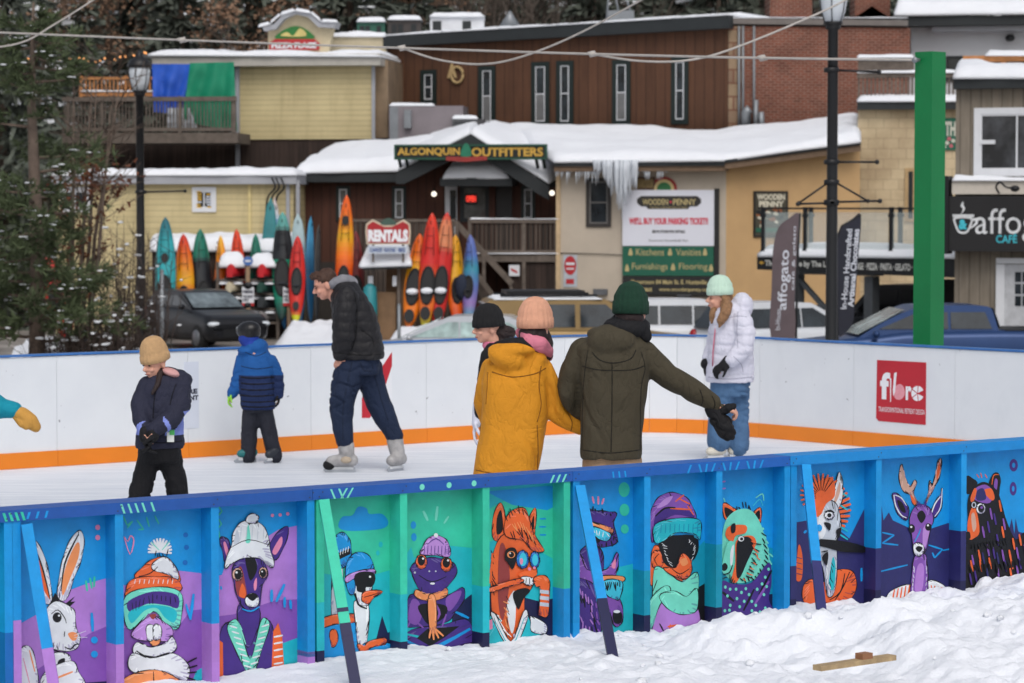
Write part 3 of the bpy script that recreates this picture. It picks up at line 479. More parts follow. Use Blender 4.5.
# bear
MUR.append(('dark purple and orange bear', 940, 435, 3.837, 'B', [
    Bg('n', (-60, 400), (100, 380), (200, 400), (260, 380), (275, 320), (285, 380), (290, 320), (300, 370), (330, 380), (480, 350)), *spray('B', 10, (0, 470, 60, 440), (60, 440, 110, 420)), E('D', 282, 116, 16, 24), E('B', 282, 116, 6, 10), E('D', 280, 206, 13, 26), E('B', 280, 206, 5, 11), *spray('O', 4, (140, 150, 150, 165), (155, 145, 160, 165), (172, 150, 180, 165)),
    O('K', (105, 225), (98, 165), (120, 165), (140, 190)), O('K', (190, 200), (200, 155), (225, 150), (228, 190), (220, 230)), S('O', 4, (198, 190), (205, 155), (225, 152)), F('q', (206, 200), (210, 168), (220, 175), (216, 210)),
    F('K', (95, 590), (98, 440), (105, 330), (105, 250), (130, 200), (170, 180), (215, 210), (235, 260), (255, 330), (290, 400), (330, 370), (400, 400), (400, 600)), F('q', (130, 210), (170, 190), (200, 215), (190, 260), (135, 250)), F('O', (115, 245), (130, 205), (140, 215), (125, 260)), F('O', (165, 215), (195, 205), (208, 240), (195, 250)), F('n', (140, 215), (165, 205), (175, 245), (140, 250)),
    F('O', (105, 330), (120, 280), (138, 290), (150, 370), (130, 395), (112, 400), (104, 370)), F('s', (118, 310), (130, 300), (138, 350), (125, 370)), F('K', (96, 375), (112, 372), (115, 395), (100, 402)), E('W', 155, 282, 17, 20, 0, 5), E('K', 156, 282, 12, 15), E('q', 158, 278, 5), E('g', 128, 268, 9, 12, 0, 4), E('K', 128, 268, 5, 8), *[S(c, 8, (x, y), (x + 8, y + 44)) for c, x, y in (('q', 190, 280), ('D', 205, 300), ('O', 225, 250), ('q', 240, 320), ('D', 180, 330), ('q', 160, 350), ('O', 235, 350), ('D', 215, 380), ('O', 145, 440), ('n', 160, 450), ('O', 150, 480), ('q', 120, 460), ('O', 115, 480), ('q', 178, 420), ('D', 200, 430), ('O', 185, 470), ('n', 215, 450), ('q', 235, 440), ('O', 262, 440), ('O', 268, 470), ('D', 245, 480), ('q', 215, 500), ('D', 130, 520), ('n', 175, 510), ('O', 265, 510), ('q', 290, 430), ('D', 300, 470), ('q', 320, 420), ('D', 330, 490), ('O', 275, 395), ('O', 300, 380), ('D', 110, 530), ('q', 290, 500), ('n', 330, 540))], *fur('K', 7, along([(120, 420), (250, 400)], 12), 10, 26, 4), *fur('K', 7, along([(110, 500), (300, 480)], 14), 10, 30, 5)]))
# --- studs: px of the left edge of the front face, top colour, bottom colour, colour-change fraction
STUD = [(5, 'B', 'b', .5), (13, 'B', 'U', .45), (116, 'B', 'U', .6), (212, 'B', 'U', .55), (308, 'B', 'U', .75), (317.5, 'G', 'T', .5), (401, 'G', 'T', .5), (483.5, 'G', 'T', .5), (564.5, 'G', 'B', .55), (574, 'B', 'B', .5), (645, 'B', 't', .5), (717, 'B', 't', .4), (785, 'B', 'B', .5), (791.5, 'B', 'n', .55), (876.5, 'B', 'n', .5), (961.5, 'B', 'n', .45)]
PANEL_EDGES = [(24, 116), (122, 212), (219, 308), (325, 401), (407, 483.5), (490, 564.5), (581, 645), (651, 717), (722, 785), (798, 876.5), (883, 961.5), (967, 1046)]
def wall_u(px, py=560, out=0.0): return NW.uz(px, py, out)[0]
PAINT = Mcol('mural_spray_paint', 0.5, 0.24, 7, 0.25)
RAILM = Mcol('painted_lumber', 0.5, 0.16, 16, 0.2)
NEARW = thing('mural_rink_wall', 'near rink wall painted blue and purple with twelve animal murals and leaning braces', 'rink wall', NW.P(NW.len / 2, 0.0, -0.07))
SP = 0.0945
# studs
su = []
for px, ct, cb, fr in STUD:
    u = wall_u(px); su.append(u); mb = MB(); zc = 0.0 + 0.95 * (1 - fr) + 0.02
    for z0, z1, c in ((-0.02, .28, 'N' if cb in 'TtGn' else cb), (.28, zc, cb), (zc, .952, ct)):
        k = rnd.uniform(.9, 1.05)
        if z1 > z0: mb.obox(NW.P(u, z0, -SP), NW.u * 0.038, NW.n * (SP - 0.006), V((0, 0, z1 - z0)), 0, sc(PAL[c], k))
    mb.build('stud', RAILM, NEARW)
for u in (NW.len + .42, NW.len + .86, NW.len + 1.3, NW.len + 1.75, NW.len + 2.2, -0.42, -.84):
    mb = MB(); mb.obox(NW.P(u, -.02, -SP), NW.u * 0.038, NW.n * (SP - 0.006), V((0, 0, .972)), 0, PAL['B']); mb.build('stud', RAILM, NEARW)
# panels with their paintings
def stroke_poly(pts, wd, taper=True):
    pts = smooth_open(pts, 3) if len(pts) > 2 else [pts[0], tuple((pts[0][q] * .5 + pts[1][q] * .5) for q in (0, 1)), pts[1]]
    n = len(pts); L = []; R = []
    for i, p in enumerate(pts):
        a = pts[max(i - 1, 0)]; b = pts[min(i + 1, n - 1)]; dx, dy = b[0] - a[0], b[1] - a[1]; l = math.hypot(dx, dy) or 1
        k = wd / 2 * (0.45 + 0.55 * math.sin(math.pi * min(max(i / (n - 1), .12), .88)))
        L.append((p[0] - dy / l * k, p[1] + dx / l * k)); R.append((p[0] + dy / l * k, p[1] - dx / l * k))
    return L + R[::-1]
def clip(poly, u0, u1, z0, z1):
    def cut(ps, f, inter):
        o = []
        for i in range(len(ps)):
            a, b = ps[i - 1], ps[i]
            if f(b):
                if not f(a): o.append(inter(a, b))
                o.append(b)
            elif f(a): o.append(inter(a, b))
        return o
    for k, lim, sg in ((0, u0, 1), (0, u1, -1), (1, z0, 1), (1, z1, -1)):
        if not poly: return poly
        def inter(a, b, k=k, lim=lim):
            t = (lim - a[k]) / (b[k] - a[k]); return (a[0] + (b[0] - a[0]) * t, a[1] + (b[1] - a[1]) * t)
        poly = cut(poly, lambda p, k=k, lim=lim, sg=sg: (p[k] - lim) * sg >= 0, inter)
    return poly
def panel(k):
    lab, cx, cy, s, bgc, shapes = MUR[k]; e0, e1 = PANEL_EDGES[k]
    u0, u1 = wall_u(e0) , wall_u(e1)
    u0 -= 0.012; u1 += 0.03
    mb = MB(); mb.obox(NW.P(u0, 0.0, -SP - .012), NW.u * (u1 - u0), NW.n * 0.012, V((0, 0, .951)), 0, PAL[bgc])
    lay = 1
    def put(pts, c, dst):
        uz = clip([NW.uz(cx + x / s, cy + y / s, -SP) for x, y in pts], u0, u1, 0.002, .95)
        if len(uz) >= 3: mb.flat([NW.P(u, z, -SP + dst) for u, z in uz], 0, c, NW.n)
    for kind, c, pts, ol in shapes:
        c = PAL[c]; lay += 1; d = 0.0006 + lay * 0.00012
        if kind == 'Q': put(pts, c, d)
        elif kind == 'S': put(stroke_poly(list(pts), ol), c, d)
        else:
            sp = smooth_closed(list(pts), 4)
            if ol:
                cxm = sum(p[0] for p in sp) / len(sp); n = len(sp); out = []
                area = sum(sp[i - 1][0] * sp[i][1] - sp[i][0] * sp[i - 1][1] for i in range(n)); sg = 1 if area > 0 else -1
                for i in range(n):
                    a, b = sp[i - 1], sp[(i + 1) % n]; dx, dy = b[0] - a[0], b[1] - a[1]; l = math.hypot(dx, dy) or 1
                    q = ol * (0.55 + 0.3 * math.sin(i * 1.3)); out.append((sp[i][0] + dy / l * q * sg, sp[i][1] - dx / l * q * sg))
                put(out, PAL['K'], d - 0.00006)
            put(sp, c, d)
            xs_ = [p_[0] for p_ in sp]; ys_ = [p_[1] for p_ in sp]; W_, H_ = max(xs_) - min(xs_), max(ys_) - min(ys_)
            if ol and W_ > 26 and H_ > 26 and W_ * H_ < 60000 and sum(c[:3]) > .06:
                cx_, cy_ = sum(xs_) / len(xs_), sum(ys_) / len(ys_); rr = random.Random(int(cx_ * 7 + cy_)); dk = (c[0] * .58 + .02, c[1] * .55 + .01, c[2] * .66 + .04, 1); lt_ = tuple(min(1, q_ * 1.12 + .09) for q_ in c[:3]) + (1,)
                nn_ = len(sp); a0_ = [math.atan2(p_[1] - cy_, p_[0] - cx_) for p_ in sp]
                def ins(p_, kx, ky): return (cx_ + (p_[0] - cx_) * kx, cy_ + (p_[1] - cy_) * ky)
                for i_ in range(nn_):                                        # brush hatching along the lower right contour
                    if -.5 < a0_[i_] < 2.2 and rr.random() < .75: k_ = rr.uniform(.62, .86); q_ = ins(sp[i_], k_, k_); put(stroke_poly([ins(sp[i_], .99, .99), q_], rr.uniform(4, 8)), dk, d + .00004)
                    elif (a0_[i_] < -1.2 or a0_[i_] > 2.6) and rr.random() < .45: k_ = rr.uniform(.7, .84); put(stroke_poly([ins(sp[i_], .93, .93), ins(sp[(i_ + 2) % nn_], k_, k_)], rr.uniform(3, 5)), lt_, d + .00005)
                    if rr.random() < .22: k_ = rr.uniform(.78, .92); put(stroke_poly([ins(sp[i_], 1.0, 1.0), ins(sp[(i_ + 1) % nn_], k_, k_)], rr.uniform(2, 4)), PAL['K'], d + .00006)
    o = mb.build('panel', PAINT, NEARW); o['label'] = 'panel painted with a ' + lab if not lab.startswith('two') else 'panel painted with ' + lab
for k in range(12): panel(k)
mb = MB()
for a, b, c in ((-1.2, wall_u(21) , 'G'), (wall_u(1046) + .03, NW.len + 2.3, 'B')): mb.obox(NW.P(a, 0, -SP - .012), NW.u * (b - a), NW.n * .012, V((0, 0, .951)), 0, PAL[c])
mb.build('plain_panel', PAINT, NEARW)
# inner white lining and orange kick board of this wall
mb = MB(); mb.obox(NW.P(-1.2, .2, -.145), NW.u * (NW.len + 3.5), NW.n * .03, V((0, 0, .74)), 0, C3(225, 228, 232)); mb.obox(NW.P(-1.2, 0.0, -.15), NW.u * (NW.len + 3.5), NW.n * .035, V((0, 0, .2)), 0, C3(225, 130, 35))
mb.build('inner_lining', Mcol('board_plastic', .35, .04, 5, 0), NEARW)
# rail, sprayed with marks
mb = MB(); jo = wall_u(573); j2 = wall_u(790)
for a, b, c in ((-1.2, wall_u(313) - .002, (30, 84, 164)), (wall_u(313), jo - .002, (28, 86, 168)), (jo, j2 - .002, (24, 94, 178)), (j2, NW.len + 2.3, (14, 136, 210))):
    mb.obox(NW.P(a, .9525, -.15), NW.u * (b - a), NW.n * .15, V((0, 0, .0475)), 0, C3(*c))
def rail_mark(px, dy0, dy1, slant, wd, c):
    u = wall_u(px, 480); mb.flat([NW.P(u + a, z, .0008) for a, z in ((0, .995 - dy0), (wd, .995 - dy0), (wd + slant, .995 - dy1), (slant, .995 - dy1))], 0, PAL[c], NW.n)
for px in (2, 8, 14, 20): rail_mark(px, .005, .04, .012, .012, 'G')
for px in (28, 37, 46): rail_mark(px, .008, .036, -.01, .011, 'B')
for px in (120, 127, 134, 141, 150): rail_mark(px, .002, .042, .015, .01, 'M')
for px in (330, 338, 346, 352): rail_mark(px, .0, .044, rnd.choice((-.03, .02)), .01, 'M')
for px in (422, 449, 474):
    u = wall_u(px, 485); mb.flat([NW.P(u + .014 * math.cos(t), .976 + .014 * math.sin(t), .0008) for t in [i * .523 for i in range(12)]], 0, PAL['M'], NW.n)
for px in (553, 559, 565): rail_mark(px, .006, .042, -.02, .012, 'M')
for px in (612, 618, 624): rail_mark(px, .01, .04, .005, .01, 'B')
for i, px in enumerate(range(690, 765, 8)): rail_mark(px, .004, .044, (-.02, .015, -.008)[i % 3], .012, 'B')
for u in su:
    for du, dz in ((.01, .965), (.028, .985)): mb.flat([NW.P(u + du + .0035 * math.cos(t), dz + .0035 * math.sin(t), .001) for t in [i * .785 for i in range(8)]], 0, C3(60, 62, 70), NW.n)
mb.build('top_rail', RAILM, NEARW)
# leaning braces
BR = [((24, 524), (56, 700), .22, 'B', 'U'), ((321, 501), (357, 694), .2, 'G', 'N'), ((577, 487), (615, 668), .2, 'B', 'N'), ((803, 466), (822, 617), .3, 'B', 'n')]
for (tx, ty), (bx, by), bz, c1, c2 in BR:
    T = NW.at(tx + 3, ty, 0.01); Bm = onz(bx, by, bz); d = (Bm - T).normalized(); Bm = Bm + d * .3; brace_up = NW.u * .85 + NW.n * .5; mb = MB(); cut = T + (Bm - T) * .5; side = NW.n
    for i in range(2):
        a, b = ((T, cut), (cut, Bm))[i]; mb.bar(a, b, 0.026, 0.046, brace_up, 0, PAL[(c1, c2)[i]])
    for q in ((.44, .54) if c1 == 'G' else ()):
        m_ = T + (Bm - T) * q; mb.bar(m_ , m_ + (Bm - T).normalized() * rnd.uniform(.012, .03), 0.0272, 0.0472, brace_up, 0, PAL['N'])
    mb.build('brace', RAILM, NEARW)
# ---------------------------------------------------------------- far boards
pl = onz(0, 470); pc1 = onz(500, 438); pe1 = onz(770, 438.5); pe2 = onz(960, 455)
d1 = (pc1 - pl).normalized(); d2 = (pe2 - pe1).normalized()
# corner of both lines
den = d1.x * d2.y - d1.y * d2.x; t = ((pe1.x - pl.x) * d2.y - (pe1.y - pl.y) * d2.x) / den; CR = pl + d1 * t
R_ = 1.5
path = [pl - d1 * 6.0]; L1 = (CR - d1 * R_ - path[0]).length
n = int(L1 / 1.22); path += [path[0] + d1 * (L1 * i / n) for i in range(1, n + 1)]
P0, P2 = CR - d1 * R_, CR + d2 * R_
for i in range(1, 8):
    t = i / 8; path.append(P0 * (1 - t) ** 2 + CR * 2 * t * (1 - t) + P2 * t * t)
path.append(P2); path += [P2 + d2 * 1.22 * i for i in range(1, 9)]
BH = 0.97
def out_n(i):
    a = path[max(i - 1, 0)]; b = path[min(i + 1, len(path) - 1)]; d = (b - a).normalized(); return V((-d.y, d.x, 0))
FARW = thing('rink_boards', 'far white rink boards with orange kick strip and blue cap around the ice', 'rink boards', path[len(path) // 2])
def Mboard():
    m, nt, p = _base('board_white', .4); n = _noise(nt, 2.2, 6); mp = nt.nodes.new('ShaderNodeMapping'); tc = nt.nodes.new('ShaderNodeTexCoord'); mp.inputs['Scale'].default_value = (2, 2, .7); nt.links.new(tc.outputs['Object'], mp.inputs[0]); n2 = _noise(nt, 1.2, 4, mp.outputs[0]); n3 = _noise(nt, 13, 2)
    c = _mix(nt, _ramp(nt, n.outputs[0], .35, .7), C3(220, 224, 228), C3(214, 218, 223)); c = _mix(nt, _ramp(nt, n2.outputs[0], .56, .8), c, C3(207, 212, 217)); c = _mix(nt, _ramp(nt, n3.outputs[0], .73, .78), c, C3(150, 152, 158)); nt.links.new(c, p.inputs['Base Color']); return m
WHITE = Mboard(); ORANGE = M('kick_orange', C3(226, 128, 30), .4, .06, 2); ORANGE2 = M('kick_tan', C3(214, 160, 78), .4, .06, 2); CAPB = M('cap_blue', C3(58, 110, 176), .4, .15, 6)
nseg = len(path) - 1
def ribbon(mb, i0, i1, z0, z1, o0, o1, mi=0):
    for i in range(i0, i1):
        a, b = path[i], path[i + 1]; na, nb = out_n(i), out_n(i + 1)
        q = [a + na * o0, b + nb * o0, b + nb * o1, a + na * o1]; g = 0.003
        dd = (b - a).normalized() * g; q[1] -= dd; q[2] -= dd
        mb.add([p + V((0, 0, z0)) for p in q] + [p + V((0, 0, z1)) for p in q], [(3, 2, 1, 0), (4, 5, 6, 7), (0, 1, 5, 4), (1, 2, 6, 5), (2, 3, 7, 6), (3, 0, 4, 7)], mi)
nstart = n; 
groups = [(i, i + 1) for i in range(0, n)] + [(n, n + 4), (n + 4, n + 8)] + [(i, i + 1) for i in range(n + 8, nseg)]
for i0, i1 in groups:
    mb = MB(); ribbon(mb, i0, i1, .0, BH - .02, 0, .03); mb.build('board', WHITE, FARW)
mb = MB(); ribbon(mb, 0, nseg, .002, .138, -.012, 0)
mb.build('kick_strip', ORANGE, FARW)
mb = MB(); ribbon(mb, 0, nseg, BH - .014, BH + .003, -.012, .09)
mb.build('cap_rail', CAPB, FARW)
mb = MB(); 
for i in range(0, nseg, 1):
    nn = out_n(i); d = V((nn.y, -nn.x, 0)); mb.obox(path[i] + nn * .0315 - V((0, 0, 1.5)), d * .05, nn * .06, V((0, 0, 1.5 + BH - .025)))
mb.build('board_frame', M('frame_grey', C3(120, 124, 128), .5), FARW)
# adverts on the boards
EN = fac2(P2, P2 + d2); LN = fac2(pl, pc1)
RED = M('advert_red', C3(184, 36, 50), .45, .06, 3); WPRT = M('print_white', C3(232, 232, 236), .5, .03, 4); PINK = M('print_pink', C3(222, 150, 160), .5, .08, 30); INK = M('print_ink', C3(38, 40, 60), .5, .05, 4)
def advert(fac, name, lab, fn):
    o = fn(); o['label'] = lab; return o
def fibre():
    mb = MB(); EN.poly(mb, [(877, 360), (926, 362.5), (925.5, 425), (878.5, 421), (876, 418)], .0, .004, 0)
    EN.text(mb, 'f', 880, 372, 890, 399, .006, 1, bold=.04); EN.poly(mb, [(890, 378.5), (891.2, 378.5), (890.8, 402), (890.2, 402)], .004, .006, 1)
    EN.poly(mb, smooth_closed([(894, 395), (895.5, 387), (900, 384), (904, 388), (904.5, 395), (900.5, 399.5), (896, 399)]), .004, .006, 2); EN.poly(mb, [(894.2, 373), (896.6, 372.2), (896.2, 376), (895, 392), (893.2, 396), (892.8, 390)], .004, .007, 1)
    EN.text(mb, 'r', 905.6, 386, 911.5, 400, .006, 1, bold=.04)
    cx, cy, r = 917.5, 393.5, 7.6
    for k in range(5):
        a0 = math.radians(20 + k * 64 + 4); a1 = math.radians(20 + k * 64 + 60); ps = [(cx + .8 * math.cos((a0 + a1) / 2), cy + .8 * math.sin((a0 + a1) / 2))] + [(cx + r * .82 * math.cos(a0 + (a1 - a0) * q / 4), cy + r * math.sin(a0 + (a1 - a0) * q / 4)) for q in range(5)]
        EN.poly(mb, ps, .004, .006, 1)
    EN.text(mb, 'TRANSFORMATIONAL RETREAT DESIGN', 878.5, 406.5, 924.5, 411.5, .006, 1)
    o = mb.build('advert', [RED, WPRT, PINK], FARW); o['label'] = 'red square fibre advert'
fibre()
mb = MB(); LN.box(mb, 184, 362, 199, 428, .0, .003, 0); LN.text(mb, 'HERE', 178, 389.5, 197.5, 394.5, .005, 1, bold=.05); LN.text(mb, 'WANT', 178, 396, 198.5, 401, .005, 1, bold=.05); o = mb.build('advert', [M('poster_pale', C3(206, 212, 224), .5, .03), INK], FARW); o['label'] = 'pale poster with dark lettering behind the girl'
mb = MB(); LN.box(mb, 362, 352, 392, 418, .0, .003, 0); LN.poly(mb, [(370, 418), (362, 418), (362, 398), (372, 382), (392, 352), (392, 366), (384, 390)], .003, .005, 1); o = mb.build('advert', [M('poster_white', C3(224, 226, 230), .5, .03), RED], FARW); o['label'] = 'red and white poster behind the man in black'
mb = MB(); LN.box(mb, 546, 352, 572, 400, .0, .003, 0); LN.text(mb, 'O', 553, 368, 566, 384, .005, 1, bold=.02); o = mb.build('advert', [M('poster_lilac', C3(214, 216, 232), .5, .03), M('print_blue', C3(60, 96, 196), .5)], FARW); o['label'] = 'pale poster with a blue ring'
# ---------------------------------------------------------------- ice
mb = MB(); inner = [p - out_n(i) * .0 for i, p in enumerate(path)]
pts = inner + [NW.P(NW.len + 2.3, 0, -.13), NW.P(-1.2, 0, -.13)]
mb.flat(pts, 0, None, V((0, 0, 1)))
def Mice():
    m, nt, p = _base('ice_scraped', 0.32, 0, 0.5); n = _noise(nt, .8, 6); mp = nt.nodes.new('ShaderNodeMapping'); tc = nt.nodes.new('ShaderNodeTexCoord'); mp.inputs['Scale'].default_value = (1.2, 14, 1); mp.inputs['Rotation'].default_value = (0, 0, -.6); nt.links.new(tc.outputs['Object'], mp.inputs[0])
    n2 = _noise(nt, 1.5, 7, mp.outputs[0], .7)
    c = _mix(nt, _ramp(nt, n.outputs[0], .3, .7), C3(222, 226, 232), C3(204, 210, 220)); c = _mix(nt, _ramp(nt, n2.outputs[0], .52, .72), c, C3(232, 234, 238))
    for rz, sx in ((.5, 30), (1.4, 26), (-1.1, 34), (2.2, 22)):
        mq = nt.nodes.new('ShaderNodeMapping'); mq.inputs['Scale'].default_value = (.5, sx, 1); mq.inputs['Rotation'].default_value = (0, 0, rz); nt.links.new(tc.outputs['Object'], mq.inputs[0]); nq = _noise(nt, 1.0, 2, mq.outputs[0], .4)
        c = _mix(nt, _ramp(nt, nq.outputs[0], .66, .70), c, C3(240, 242, 246)); c = _mix(nt, _ramp(nt, nq.outputs[0], .34, .31), c, C3(188, 196, 208))
    nt.links.new(c, p.inputs['Base Color']); nt.links.new(_ramp(nt, n2.outputs[0], -.2, 1.0), p.inputs['Roughness']); _bump(nt, p, n2.outputs[0], .25, .01); return m
ice = mb.build('ice', Mice()); tag(ice, kind='structure')
# ---------------------------------------------------------------- foreground snow bank
WS = [(wall_u(px, py), NW.uz(px, py)[1]) for px, py in ((-40, 700), (100, 690), (213, 682), (308, 664), (400, 652), (490, 646), (573, 638), (650, 634), (720, 626), (790, 610), (880, 604), (966, 592), (1024, 576), (1120, 560))]
def wall_snow(u):
    for (a, za), (b_, zb) in zip(WS[:-1], WS[1:]):
        if u <= b_: return za + (zb - za) * max(0, (u - a) / (b_ - a))
    return WS[-1][1]
print('WS', WS)
def snow_z(x, y):
    u = (V((x, y, 0)) - NW.o).dot(NW.u); o = (V((x, y, 0)) - NW.o).dot(NW.n)
    b = wall_snow(u) + .035 * noise.noise(V((x * .9, y * .9, 3))) * min(1, .3 + max(o, 0) * 2)
    near = max(0, 1 - abs(o - .02) / .35)
    b += .02 * near * noise.noise(V((u * 3.1, 0, 7)))                       # drift against the wall
    for cx_, cy_, r_, h_ in ((1.75, 12.75, .75, .22), (2.35, 12.9, .7, .2), (1.25, 12.9, .5, .15), (2.0, 12.1, .6, .16), (.95, 12.9, .35, .08), (2.7, 12.3, .8, .22)):
        d = math.hypot(x - cx_, y - cy_) / r_
        if d < 1: b += .75 * h_ * min(1, max(o, 0) / .3) * (1 - d * d) ** 2 * (1 + .6 * noise.noise(V((x * 3, y * 3, cx_))))
    k = .25 + .75 * max(0, min(1, (u - 1.6) / 2))
    lumps = noise.fractal(V((x * 5.5, y * 5.5, 1.7)), 0.9, 2.1, 5)
    b += .030 * k * lumps + .011 * (.3 + k) * noise.fractal(V((x * 19, y * 19, 4.2)), 0.75, 2.1, 4) + .012 * k * max(0, abs(noise.noise(V((x * 13, y * 13, 31)))) - .12)
    c = noise.noise(V((x * 9, y * 9, 9))); b += .06 * k * max(0, c - .15) + .05 * k * max(0, noise.noise(V((x * 4, y * 4, 19))) - .05)            # broken clods
    if o < -.09: b = min(b, .2)
    return b
mb = MB(); U0, U1, NU, O0, O1, NO = -1.0, NW.len + 1.6, 400, -.085, 3.0, 190
vs = []
for j in range(NO + 1):
    t = j / NO; o = O0 + (O1 - O0) * (t ** 1.15)
    for i in range(NU + 1):
        p = NW.P(U0 + (U1 - U0) * i / NU, 0, o); p.z = snow_z(p.x, p.y); vs.append(p)
Wd = NU + 1
mb.add(vs, [(j * Wd + i, (j + 1) * Wd + i, (j + 1) * Wd + i + 1, j * Wd + i + 1) for j in range(NO) for i in range(NU)], 0, None, True)
fs_ = mb.build('snow_bank', Msnow('snow_near', 0.0, (0.79, 0.815, 0.87, 1), .6)); tag(fs_, kind='structure')
# loose clods lying on the bank
cl = MB()
for i in range(90):
    u = rnd.uniform(2.0, NW.len + .6); o = rnd.uniform(.05, 1.9); p = NW.P(u, 0, o); r = rnd.choice((.006, .008, .011, .015, .02)) * rnd.uniform(.6, 1.2); p.z = snow_z(p.x, p.y) + r * .3
    k0 = len(cl.v); cl.ell(p, (r, r * rnd.uniform(.7, 1.2), r * .7), 0, None, Matrix.Rotation(rnd.random() * 6, 3, 'Z'), 10, 7)
    for q in range(k0, len(cl.v)): cl.v[q] = cl.v[q] + V((noise.noise(cl.v[q] * 70), noise.noise(cl.v[q] * 70 + V((9, 0, 0))), noise.noise(cl.v[q] * 70 + V((0, 9, 0))))) * .45 * r
tag(cl.build('snow_clods', SNOW), 'loose lumps of snow scattered over the foreground snow bank', 'snow', kind='stuff')
# the broken plank
WOODN = M('raw_plank', C3(172, 148, 112), .8, .35, 14, .3)
a_, b_ = onz(817, 669, .3), onz(892, 658, .3)
def on_snow(px, py):
    z = .25
    for _ in range(12):
        p = onz(px, py, z); z = snow_z(p.x, p.y)
    return onz(px, py, z)
a_, b_ = on_snow(817, 668), on_snow(892, 658)
zz = max(snow_z(*(a_ + (b_ - a_) * q / 12).xy) for q in range(13)); a_, b_ = onz(817, 668, zz - .012), onz(892, 657, zz - .012)
pk = thing('broken_plank', 'short raw wood plank with a nailed block lying on the snow', 'plank', (a_ + b_) / 2)
mb = MB(); mb.bar(a_, b_, .05, .022); mb.build('board', WOODN, pk)
mb = MB(); c_ = a_ + (b_ - a_) * .62 + V((0, .0, .018)); d_ = (b_ - a_).normalized(); mb.bar(c_ - d_ * .03, c_ + d_ * .03, .045, .034); mb.build('block', M('old_block', C3(150, 104, 74), .7, .2, 9), pk)
# ================================================================ ground
def smoothstep(a, b, x):
    t = max(0, min(1, (x - a) / (b - a))); return t * t * (3 - 2 * t)
def ground_z(x, y):
    d = (V((x, y, 0)) - pl); t = d.dot(V((-d1.y, d1.x, 0))); t2 = d.dot(V((d1.x, d1.y, 0))) - (CR - pl).length
    o = max(t, t2)
    z = -.06 + (G + .06) * smoothstep(.8, 7, o)
    if (V((x, y, 0)) - NW.o).dot(NW.n) > -.05: z = .0
    z += max(0, y - 104) * 0.32 + 1.2 * noise.noise(V((x * .04, y * .04, 0))) * smoothstep(104, 130, y)
    return z
mb = MB(); ys = [-8 + i * .9 for i in range(0, 62)] + [48 + i * 3 for i in range(0, 70)] + [260 + i * 20 for i in range(12)]
xs = [-400, -250, -150, -100, -70] + [-50 + i * 2 for i in range(51)] + [70, 100, 150, 250, 400]
mb.add([(x, y, ground_z(x, y)) for y in ys for x in xs], [(j * len(xs) + i, j * len(xs) + i + 1, (j + 1) * len(xs) + i + 1, (j + 1) * len(xs) + i) for j in range(len(ys) - 1) for i in range(len(xs) - 1)], 0, None, True)
tag(mb.build('ground', Msnow('snow_ground', .35)), kind='structure')
mb = MB(); mb.flat([(-45, 44, G + .004), (45, 44, G + .004), (45, 86, G + .004), (-45, 86, G + .004)], 0, None, V((0, 0, 1)))
def Masph():
    m, nt, p = _base('wet_asphalt', .5, 0, .5); n = _noise(nt, .35, 7, None, .65)
    nt.links.new(_mix(nt, _ramp(nt, n.outputs[0], .42, .62), C3(92, 86, 80), C3(176, 170, 164)), p.inputs['Base Color']); _bump(nt, p, _noise(nt, 12).outputs[0], .3); return m
tag(mb.build('parking_lot', Masph()), kind='structure')
# ================================================================ buildings behind the rink
BROWN = Msiding('brown_board_siding', C3(94, 62, 43), .30, 'x', .75, .09, .16, .5)
BROWN2 = Msiding('brown_porch_siding', C3(84, 50, 38), .26, 'x', .75, .1, .16, .5)
YEL = Msiding('yellow_lap_siding', C3(212, 196, 150), .17, 'z', .6, .14, .08, .72, .6)
CREAM = M('cream_stucco', C3(186, 174, 158), .85, .1, 1.2, .2, 30)
TAN = M('tan_stucco', C3(188, 154, 110), .85, .1, 1.0, .15, 30)
BLOCK = Mbrick('cream_painted_block', C3(208, 190, 156), C3(200, 181, 148), C3(176, 158, 130), .44, .30, .01)
BRICK = Mbrick('red_brick', C3(130, 72, 54), C3(106, 58, 44), C3(142, 114, 100), .24, .085, .014)
STONE = Mbrick('quoin_stone', C3(160, 140, 112), C3(136, 112, 92), C3(120, 84, 66), .5, .42, .03)
GREYS = Msiding('grey_board_siding', C3(142, 132, 118), .21, 'x', .75, .1, .2, .55)
WOODG = Msiding('weathered_boards', C3(96, 84, 76), .14, 'x', .85, .14, .3, .4)
WOODD = Msiding('dark_boards', C3(66, 52, 46), .16, 'x', .85, .12, .35, .5)
TIMB = M('grey_timber', C3(104, 94, 86), .85, .3, 5, .2)
NEWW = M('new_timber', C3(190, 130, 80), .75, .25, 6, .2)
TRIMG = M('dark_green_trim', C3(24, 36, 34), .5, .1, 4)
FASC = M('dark_fascia', C3(40, 44, 46), .55, .12, 3)
WHT = M('white_trim', C3(214, 216, 220), .5, .06, 3)
GREYT = M('grey_trim', C3(160, 162, 168), .55, .1, 3)
BLK = M('black_metal', C3(20, 21, 24), .45, .1, 6)
GALV = M('galvanised', C3(132, 136, 140), .45, .12, 4, 0, 60, .4)
HVAC = M('grey_sheet_metal', C3(128, 120, 124), .5, .12, 1.5)
CONC = M('dark_base', C3(58, 54, 52), .9, .2, 2)
GL = Mglass('window_glass'); GLP = Mglass('pale_window_glass', C3(92, 92, 90))
ICE_M = M('icicle', C3(224, 230, 238), .15, .06, 4, .3, 12, 0, .5); ICE_M.node_tree.nodes['Principled BSDF'].inputs['Alpha'].default_value = .62
def part(name, mat, parent, fn, lab=None):
    mb = MB(); fn(mb); o = mb.build(name, mat, parent)
    if lab: o['label'] = lab
    return o
